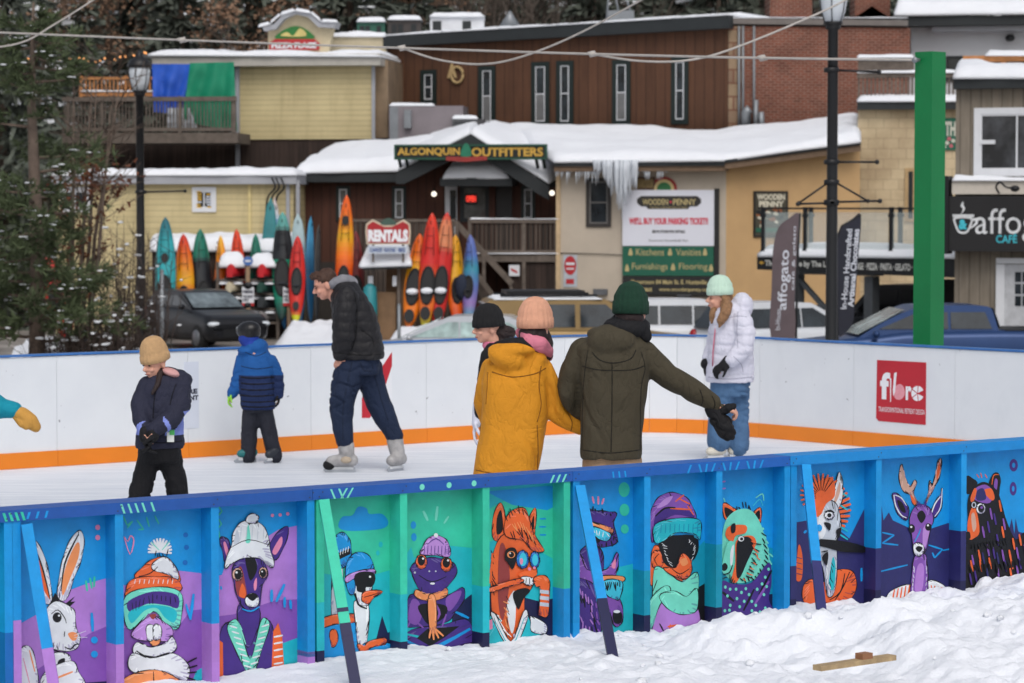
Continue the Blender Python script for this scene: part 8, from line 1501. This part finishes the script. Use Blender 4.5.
g.beanie(M('beanie_peach', C3(216, 160, 132), .9, .08, 30, .4, 200), up=.004, tall=1.12, w=1.2, brim=.06)
m = MB(); g.limb(m, [((499, 480), 14), ((498, 525), 11), ((497, 578), 10)]); g.limb(m, [((524, 480), 14), ((524, 525), 11), ((524, 578), 10)]); g.cloth('trousers', m, BLKF, .012, .008)
for x in (497, 524): g.skate((x, 588), (x + 2, 588, .22), SKG, (x, 577), 0)
# ---- 6 green parka man
g = Person('man in olive green parka and dark green hat with outstretched arm, back turned', 612, 590, 16.6, group=None); g.hairm = HAIRB
g.head(631, 313, 165, 4, .235); g.limb(g.body, [((626, 334), 14), ((616, 380), 24), ((610, 450), 22)]); g.limb(g.body, [((598, 455), 14), ((597, 520), 11), ((596, 582), 8)]); g.limb(g.body, [((626, 455), 14), ((627, 520), 11), ((628, 582), 8)])
g.limb(g.body, [((648, 358, 0), 8), ((688, 388, .02), 6.5), ((718, 407, .03), 5)]); g.limb(g.body, [((580, 356, 0), 8), ((566, 392, .02), 7), ((578, 420, .14), 5)]); g.hand(g.p(719, 407.5, .03), V((1, .05, -.15)), V((0, .3, -1)), .18, .75, 1); g.hand(g.p(578, 420, .14), V((.5, .5, -.6)), V((1, 0, 0)), .18, .4); g.finish_body(SKIN)
OLIV = fabric('parka_olive', (66, 60, 46), .8, .1, .3, 4)
m = MB(); g.torso(m, [(616, 328, 16, .11, .0), (615, 336, 27, .14, 0), (613, 346, 37, .17, 0), (613, 360, 38.5, .185, 0), (613, 385, 35, .185, 0), (612, 410, 33, .18, 0), (611, 435, 32, .185, 0), (611, 453, 31.5, .19, 0), (611, 458, 30.5, .185, 0)])
g.limb(m, [((643, 354, .0), 15), ((668, 376, .01), 13), ((690, 389, .02), 12), ((712, 402, .03), 9.5), ((719, 406, .03), 8)]); g.limb(m, [((584, 352, .0), 15), ((571, 374, .0), 13), ((568, 392, .02), 12.5), ((576, 412, .1), 10)])
m.ell(g.p(612, 342, -.12), (.15, .08, .09)); m.ell(g.p(613, 334, -.08), (.16, .1, .06)); pk_ = g.cloth('parka', m, OLIV, .0095, .010, 5.0, iters=5, fold=2.0, fx=1.0, fz=.8)
SO = fabric('seam_olive', (34, 31, 24))
for pts in ([(588, 350), (585, 370), (583, 395), (582, 450)], [(641, 352), (645, 368), (641, 390), (640, 450)], [(612, 362), (612, 400), (611, 452)], [(582, 366), (600, 370), (630, 370), (644, 366)], [(592, 352), (600, 360), (614, 363), (630, 359), (636, 350)], [(583, 450), (610, 453), (639, 450)], [(700, 390), (703, 400), (700, 408)], [(712, 396), (715, 404), (712, 413)]): g.seam(pk_, pts, SO, .0035)
m = MB(); limb(m, [(g.p(612, 327, -.02), .055), (g.p(620, 329, -.09), .06), (g.p(634, 329, -.09), .06), (g.p(642, 327, .0), .055)]); m.ell(g.p(628, 324, .0), (.115, .11, .085)); limb(m, [(g.p(640, 326, -.03), .05), (g.p(645, 336, -.04), .045)]); g.cloth('scarf', m, BLKF, .0095, .006)
m = MB(); g.torso(m, [(612, 448, 28, .15, 0), (612, 470, 28, .155, 0)]); g.limb(m, [((598, 462), 16), ((597, 520), 13), ((596, 580), 12)]); g.limb(m, [((626, 462), 16), ((627, 520), 13), ((628, 580), 12)]); g.cloth('trousers', m, fabric('khaki', (168, 138, 108)), .012, .010, 7)
for x in (596, 628): g.skate((x, 589), (x + 1, 589, .25), SKG, (x, 578), 0)
g.beanie(M('beanie_green', C3(18, 56, 40), .9, .15, 30, .5, 200), up=-.004, tall=1.12, w=1.16, brim=.07)
m = MB(); m.ell(g.L(0, .03, -.03), (.086, .09, .06), 0, None, g.hR); g.cloth('hair', m, HAIRD, .008, .006, 24)
gm = g
mt = thing('mittens', 'pair of black mittens dangling from the outstretched hand of the man in the parka', 'mittens', g.p(728, 424, .03)); 
m = MB(); limb(m, [(g.p(712, 409, .03), .045), (g.p(719, 420, .03), .06), (g.p(726, 430, .03), .065), (g.p(729, 434, .03), .05)]); g.cloth('mitten', m, BLKF, .009, .006, 12, parent=mt)
m = MB(); limb(m, [(g.p(721, 412, .02), .03), (g.p(728, 409, .02), .035), (g.p(734, 406, .02), .02)]); g.cloth('mitten', m, BLKF, .009, .004, 12, parent=mt)
# ---- 7 white coat woman
g = Person('woman in white puffer coat, mint hat and wide jeans on white skates', 727, 461, 24.7); g.hairm = HAIRF
g.head(719, 298, -80, 2, .228); g.limb(g.body, [((728, 315), 9), ((731, 345), 13), ((731, 382), 13)]); g.limb(g.body, [((723, 384, -.06), 9), ((719, 420, -.06), 6.5), ((720, 452, -.06), 5)]); g.limb(g.body, [((737, 384, .06), 9), ((737, 420, .06), 6.5), ((738, 454, .06), 5)]); g.limb(g.body, [((740, 322, -.14), 6), ((744, 346, -.2), 5), ((725, 364, -.24), 4)]); g.limb(g.body, [((720, 322, .14), 6), ((714, 348, .14), 5), ((708, 362, .06), 4)]); g.hand(g.p(726, 362, -.24), V((-.9, -.1, -.75)), V((-.2, .5, -1)), .135, .45); g.hand(g.p(708, 360, .06), V((-.3, -.1, -1)), V((1, 0, 0)), .135, .45); g.finish_body(SKIN); g.face()
WCOAT = fabric('coat_white', (206, 206, 220), .65, .05, .2, 4)
m = MB(); g.torso(m, [(729, 307, 12, .10, 0), (730, 313, 18, .15, 0), (731, 322, 21, .17, 0), (732, 340, 22, .18, 0), (731, 358, 23, .185, 0), (730, 374, 24.5, .19, 0), (730, 382, 24, .185, 0)]); g.limb(m, [((742, 320, -.13), 10.5), ((746, 334, -.19), 10), ((743, 349, -.22), 9.5), ((731, 360, -.24), 7.5)]); g.limb(m, [((720, 322, .14), 10), ((714, 346, .15), 8.5), ((709, 358, .08), 7)]); m.ell(g.p(742, 306, .0), (.10, .14, .12)); m.ell(g.p(733, 309, .0), (.13, .15, .07))
wc_ = g.cloth('coat', m, WCOAT, .0105, .005, 9, .008, .085)
SW = fabric('seam_white', (150, 150, 168))
for pts in ([(738, 312), (737, 330), (738, 348)], [(733, 356), (741, 364), (743, 372)], [(708, 377), (728, 379), (752, 377)], [(728, 318), (738, 316), (747, 317)]): g.seam(wc_, pts, SW, .003)
part('zip', M('zip_pink', C3(190, 110, 130), .5), g.t, lambda mb: mb.tube([g.p(717, 318, -.09), g.p(714.5, 335, -.135), g.p(713, 352, -.145), g.p(712.5, 366, -.145)], .007, 5))
m = MB(); g.torso(m, [(730, 376, 20, .15, 0), (730, 386, 20, .155, 0), (730, 396, 19.5, .15, 0)]); g.limb(m, [((722, 392, -.05), 12), ((720, 420, -.06), 11.5), ((719, 441, -.06), 12.5)]); g.limb(m, [((738, 392, .05), 12), ((738, 420, .06), 11), ((738, 445, .06), 12)]); g.cloth('jeans', m, fabric('denim', (74, 106, 142), .8, .2, .35, 7), .0105, .008, 8)
WSK = M('skate_white', C3(200, 202, 204), .5)
g.skate((722, 458, -.06), (706, 459, -.12), M('skate_cream', C3(204, 198, 184), .5, .1), (720, 450, -.06), 0, ankr=5.5); g.skate((740, 459, .06), (728, 459, .0), M('skate_cream'), (738, 452, .06), 0, ankr=5.5)
for w0, dr, pl_, th in (((726, 362, -.24), (-.9, -.1, -.75), (-.2, .5, -1), 1), ((708, 360, .06), (-.3, -.1, -1), (1, 0, 0), 1)):
    m = MB(); g2.body = m; Person.hand(g2, g.p(*w0), V(dr), V(pl_), .2, .45, th); limb(m, [(g.p(w0[0] + 2, w0[1] - 2, w0[2]), .045), (g.p(w0[0] - 2, w0[1] + 4, w0[2]), .05)]); g.cloth('glove', m, BLKF, .007, .002, iters=2)
g.beanie(M('beanie_mint', C3(190, 218, 200), .9, .06, 30, .4, 200), up=.03, tall=1.05, w=1.14, brim=.06)
m = MB(); limb(m, [(g.L(.055, .03, .02), .045), (g.L(.07, .04, -.06), .045), (g.p(727, 305, -.12), .052), (g.p(725, 313, -.19), .05), (g.p(721, 321, -.2), .035), (g.p(719, 327, -.2), .012)]); limb(m, [(g.p(714, 310, -.06), .03), (g.p(712, 317, -.08), .03), (g.p(711, 323, -.08), .012)]); limb(m, [(g.L(-.055, .03, .02), .045), (g.L(-.07, .03, -.08), .045), (g.L(-.07, .02, -.17), .035)]); limb(m, [(g.L(0, .07, .02), .055), (g.L(0, .08, -.1), .05)]); g.cloth('hair', m, HAIRF, .008, .009, 24)
# ---- 8 skater at the left edge, only an arm in frame
g = Person('skater at the left edge, only a teal sleeve and tan mitten in frame', -52, 535, 19.6); g.hairm = HAIRD
g.head(-50, 335, 80, 0, .23); g.limb(g.body, [((-52, 360), 12), ((-52, 400), 17), ((-52, 440), 16)]); g.limb(g.body, [((-62, 445), 10), ((-62, 490), 8), ((-62, 528), 6)]); g.limb(g.body, [((-42, 445), 10), ((-42, 490), 8), ((-42, 528), 6)]); g.limb(g.body, [((-34, 375), 7), ((-18, 402), 6), ((16, 411), 5)]); g.hand(g.p(14, 411), V((1, 0, -.5)), V((-.4, 0, -1)), .11, .5); g.finish_body(SKIN); g.face()
m = MB(); g.torso(m, [(-52, 350, 13, .1, 0), (-52, 360, 24, .14, 0), (-52, 385, 26, .16, 0), (-52, 420, 25, .16, 0), (-52, 452, 26, .16, 0)]); g.limb(m, [((-36, 368), 13), ((-20, 396), 13), ((0, 408), 11.5), ((14, 410), 8)]); g.limb(m, [((-68, 368), 12), ((-74, 410), 11), ((-74, 440), 8)]); g.cloth('jacket', m, fabric('jacket_teal', (14, 136, 158)), .0105, .007, 8)
m = MB(); g.limb(m, [((14, 411), 6.5), ((22, 415), 8), ((30, 421), 8), ((36, 427), 5.5)]); g.limb(m, [((16, 415), 5), ((22, 424, -.03), 4.5), ((26, 427, -.03), 3.5)]); g.cloth('mitten', m, fabric('mitten_tan', (196, 146, 70)), .008, .005, 14, iters=5)
m = MB(); g.torso(m, [(-52, 445, 22, .13, 0), (-52, 460, 22, .13, 0)]); g.limb(m, [((-62, 458), 12), ((-62, 526), 9)]); g.limb(m, [((-42, 458), 12), ((-42, 526), 9)]); g.cloth('trousers', m, BLKF, .012, .008)
for x in (-62, -42): g.skate((x - 3, 535), (x + 12, 535), SKG, (x, 526), 0)
g.beanie(BLKF, up=.02)
# ================================================================ trees
BARK = M('bark', C3(104, 90, 80), .9, .3, 6, .4, 30); BARKL = M('bark_pale', C3(96, 86, 78), .9, .3, 6, .4, 30)  # bark lightened along with the hill trees, in place of haze
def leafmat(name, c, var=.45):
    return M(name, C3(*c), .8, var, 1.3)
PINE = leafmat('pine_needles', (80, 92, 62)); PINEF = leafmat('fir_hazed', (92, 98, 88)); LEAFB = leafmat('dead_leaves_hazed', (140, 110, 88)); TWIG = leafmat('twigs', (72, 60, 54))  # fir and dead leaf colours lifted to paint in distance haze
def blade(mb, c, d, L, w_, r, mi=0):
    s = d.cross(V((r.uniform(-1, 1), r.uniform(-1, 1), r.uniform(-1, 1))))
    if s.length < 1e-4: return
    s = s.normalized() * w_ / 2; e = c + d * L; mb.add([c - s, c + s, e + s * .5, e - s * .5], [(0, 1, 2, 3)], mi)
def conifer(name, h, seed, mats, tiers=16, spread=.26, cards=34, droop=.35, csize=.42, sparse=.0, bare=.12, snow=.1):
    r = random.Random(seed); tr = MB(); tr.tube([(0, 0, 0), (r.uniform(-.1, .1), 0, h * .5), (0, r.uniform(-.1, .1), h)], [h * .014, h * .009, .02], 8); cr = MB()
    for t in range(tiers):
        q = t / (tiers - 1); z = h * (bare + (1 - bare) * q); R = h * spread * (1 - q) ** .8 * r.uniform(.75, 1.15) + .15; nb = max(4, int(9 * (1 - q) + 4))
        for b in range(nb):
            if r.random() < sparse: continue
            a = 2 * math.pi * (b + r.random() * .8) / nb; L = R * r.uniform(.6, 1.15); d0 = V((math.cos(a), math.sin(a), .15 - droop)); d0.normalize(); tip = V((0, 0, z)) + d0 * L; tr.tube([(0, 0, z + .05), V((0, 0, z)) + d0 * L * .6, tip], [.02 + .006 * h * (1 - q) * .3, .014, .004], 4)
            for k in range(int(cards * (L / R) * (.5 + .5 * (1 - q)))):
                f = .18 + .82 * r.random() ** .75; c = V((0, 0, z)) + d0 * L * f + V((r.gauss(0, 1), r.gauss(0, 1), r.gauss(0, .55))) * .10 * L ** .5
                d = (d0 + V((r.uniform(-.9, .9), r.uniform(-.9, .9), r.uniform(-.35, .6)))).normalized(); blade(cr, c, d, csize * r.uniform(.5, 1.1), csize * .3, r, 1 if r.random() < snow and d.z > -.2 else 0)
    return tr, cr, mats
def bare_tree(h, seed, leaf=0, dens=1.0):
    r = random.Random(seed); tr = MB(); lf = MB()
    def grow(p, d, L, rad, lev):
        q = p + d * L * .5 + V((r.uniform(-.05, .05), r.uniform(-.05, .05), 0)) * L; e = p + d * L; tr.tube([p, q, e], [rad, rad * .82, rad * .62], 5 if lev else 8, 0, None, False)
        if lev >= 5 or rad < .006:
            for k in range(leaf): blade(lf, e + V((r.gauss(0, .2), r.gauss(0, .2), r.gauss(0, .2))), V((r.uniform(-1, 1), r.uniform(-1, 1), r.uniform(-1, .4))).normalized(), .16, .1, r)
            return
        n = 3 if lev < 3 else 2 + (r.random() < .5 * dens)
        for k in range(n):
            nd = (d + V((r.uniform(-1, 1), r.uniform(-1, 1), r.uniform(-.15, .75))) * (.62 if lev else .5)).normalized(); grow(e if k else q + (e - q) * r.uniform(.3, 1), nd, L * r.uniform(.6, .82), rad * .6, lev + 1)
    grow(V((0, 0, 0)), V((r.uniform(-.06, .06), r.uniform(-.06, .06), 1)).normalized(), h * .30, h * .011, 0); return tr, lf
def plant(kind, label, cat, loc, tr, cr, mt, mc, group=None, rz=0):
    o = thing(kind, label, cat, loc, group, rz); tr.build('trunk', mt, o, True)
    if cr.v: cr.build('crown', mc, o, True)
    return o
# wooded hill behind the town
protos = []
for i, (h, sd, sp_, lab) in enumerate(((15, 1, .22, 'tall dark snow-flecked spruce on the wooded hill'), (12, 2, .26, 'broad dark fir on the wooded hill'))):
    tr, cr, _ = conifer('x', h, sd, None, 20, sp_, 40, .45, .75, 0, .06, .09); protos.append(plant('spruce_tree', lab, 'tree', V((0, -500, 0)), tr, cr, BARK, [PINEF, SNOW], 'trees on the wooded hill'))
for h, sd, lf, lab in ((13, 3, 9, 'brown-leaved hardwood on the wooded hill'), (14, 5, 0, 'leafless grey hardwood on the wooded hill')):
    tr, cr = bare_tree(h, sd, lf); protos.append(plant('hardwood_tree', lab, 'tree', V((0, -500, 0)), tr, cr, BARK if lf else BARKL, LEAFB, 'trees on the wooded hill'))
used = [False] * 4; hr = random.Random(11)
def put_tree(k, x, y, s):
    o = protos[k] if not used[k] else copy_tree(protos[k]); used[k] = True; o.location = (x, y, ground_z(x, y) - .2); o.scale = (s, s, s * hr.uniform(.9, 1.15)); o.rotation_euler = (0, 0, hr.random() * 6.28)
for Y in (106, 110, 115, 120, 126, 133, 141, 150, 160, 172):
    half = 512 / FPX * Y + 5; n = 13 if Y < 140 else 12
    for i in range(n):
        x = -half + 2 * half * (i + hr.uniform(.1, .9)) / n; pxx = 512 + x / Y * FPX; w_ = hr.random()
        if pxx < 330: k = 2 if w_ < .52 else (0 if w_ < .76 else (1 if w_ < .88 else 3))
        elif pxx < 480: k = 3 if w_ < .35 else (0 if w_ < .7 else 2)
        else: k = 0 if w_ < .4 else (1 if w_ < .62 else 3)
        put_tree(k, x, Y + hr.uniform(-2, 2), hr.uniform(.75, 1.15))
for px_, Y_, s_ in ((-28, 88, .85), (4, 85, .8), (38, 101, .8), (-8, 97, .95), (22, 92, .72)): put_tree(hr.choice((0, 1)), (px_ - 512) / FPX * Y_, Y_, s_)
# pine at the left, close behind the boards
def pine_near():
    r = random.Random(21); tr = MB(); cr = MB(); X0 = at(36, 300, 50); base = V((X0.x, 50, G)); H = at(36, 70, 50).z - G + 1.2
    tr.tube([(0, 0, 0), (.03, 0, H * .4), (-.05, 0, H * .75), (0, 0, H)], [.16, .13, .08, .02], 10)
    for k in range(66):
        q = (k + .5) / 66
        if .46 < q < .76 and r.random() < .55: continue
        z = H * (.17 + .8 * q); a = k * 2.4 + r.random(); L = (1.62 * (1 - q) ** .45 + .2) * r.uniform(.55, 1.08); d0 = V((math.cos(a), math.sin(a), r.uniform(-.12, .3))).normalized(); P0 = V((0, 0, z)); m1 = P0 + d0 * L * .55 + V((0, 0, -.05)); e = P0 + d0 * L + V((0, 0, .05)); tr.tube([P0, m1, e], [.035, .02, .006], 5)
        for b in range(int(21 * L) + 4):
            f = .25 + .75 * r.random(); c = P0 + (e - P0) * f + V((r.gauss(0, .16), r.gauss(0, .16), r.gauss(0, .10))) * min(1, L); ax = (d0 + V((r.uniform(-.8, .8), r.uniform(-.8, .8), r.uniform(-.1, .7)))).normalized()
            for n_ in range(13): blade(cr, c, (ax + V((r.gauss(0, .55), r.gauss(0, .55), r.gauss(0, .55)))).normalized(), r.uniform(.12, .24), .022, r, 0)
            if r.random() < .07:
                for n_ in range(2):
                    cc = c + V((r.gauss(0, .06), r.gauss(0, .06), .05)); cr.ell(cc, (r.uniform(.03, .07), r.uniform(.03, .06), .016), 1, None, None, 7, 5)
    return base, tr, cr
b_, tr, cr = pine_near(); plant('pine_tree', 'green pine with bits of snow on its branches beside the twiggy hedge', 'tree', b_, tr, cr, BARK, [PINE, SNOW])
# bare multi-stem tree with brown leaves beside it
r_ = random.Random(5); tr = MB(); lf = MB()
for i in range(6):
    x = r_.uniform(-.35, .5); p = V((x * .6, r_.uniform(-.2, .2), 0)); top = V((x * 1.9 + .2, r_.uniform(-.4, .4), r_.uniform(4.3, 6.2))); mid = (p + top) / 2 + V((r_.uniform(-.15, .15), 0, 0)); tr.tube([p, mid, top], [.05, .036, .008], 6)
    for k in range(16):
        f = r_.uniform(.3, 1); q = p + (top - p) * f; d = V((r_.uniform(-1, 1), r_.uniform(-1, 1), r_.uniform(.1, .9))).normalized(); L = r_.uniform(.4, 1.1); tr.tube([q, q + d * L * .6, q + d * L + V((0, 0, -.08))], [.012, .008, .003], 4)
        for n_ in range(5): d2 = (d + V((r_.uniform(-1, 1), r_.uniform(-1, 1), r_.uniform(-.5, .8)))).normalized(); tr.tube([q + d * L * r_.uniform(.3, 1), q + d * L + d2 * .3], [.005, .002], 4)
        if 1.6 < q.z < 4.2 and r_.random() < .8:
            for n_ in range(14): blade(lf, q + d * L * r_.uniform(.3, 1.1) + V((r_.gauss(0, .1),) * 3), V((r_.uniform(-1, 1), r_.uniform(-1, 1), r_.uniform(-1.2, .3))).normalized(), .10, .06, r_)
p_ = at(68, 330, 53); p_.z = G; plant('leaf_clad_tree', 'slim many-stemmed bare tree with clinging brown leaves beside the pine', 'tree', p_, tr, lf, BARK, leafmat('russet_leaves', (112, 66, 44)))
# twiggy shrubs in front of the dark car
def shrub(lab, px0, px1, Y, h, n, seed, name='bare_shrub'):
    r = random.Random(seed); a = at(px0, 330, Y); b = at(px1, 330, Y); mb = MB(); sn = MB()
    for i in range(n):
        x = a.x + (b.x - a.x) * r.random(); p = V((x, Y + r.uniform(-.5, .5), G)); hh = h * r.uniform(.55, 1.1) * (1 - .35 * abs((x - (a.x + b.x) / 2) / (b.x - a.x) * 2) ** 2); t = p + V((r.uniform(-.35, .35), r.uniform(-.3, .3), hh)); m_ = (p + t) / 2 + V((r.uniform(-.1, .1), 0, 0)); mb.tube([p, m_, t], [.014, .010, .003], 4)
        for k in range(7):
            f = r.uniform(.25, 1); q = p + (t - p) * f; d = V((r.uniform(-1, 1), r.uniform(-.6, .6), r.uniform(.2, 1.2))).normalized() * r.uniform(.15, .5); mb.tube([q, q + d * .6, q + d], [.007, .005, .002], 4)
            if r.random() < .12: sn.ell(q + d * .5, (r.uniform(.03, .09), .04, .025), 0, None, None, 7, 5)
    o = thing(name, lab, 'shrub', (a + b) / 2 * 1.0); o.location.z = G; mb.build('twigs', TWIG, o); 
    if sn.v: sn.build('snow_bits', SNOW, o)['kind'] = 'stuff'
shrub('tall bare twiggy shrub before the yellow annex', 100, 168, 56, 3.3, 90, 3)
shrub('low dark twiggy hedge along the back of the rink, left', 36, 150, 50, 1.75, 260, 8, 'bare_hedge')
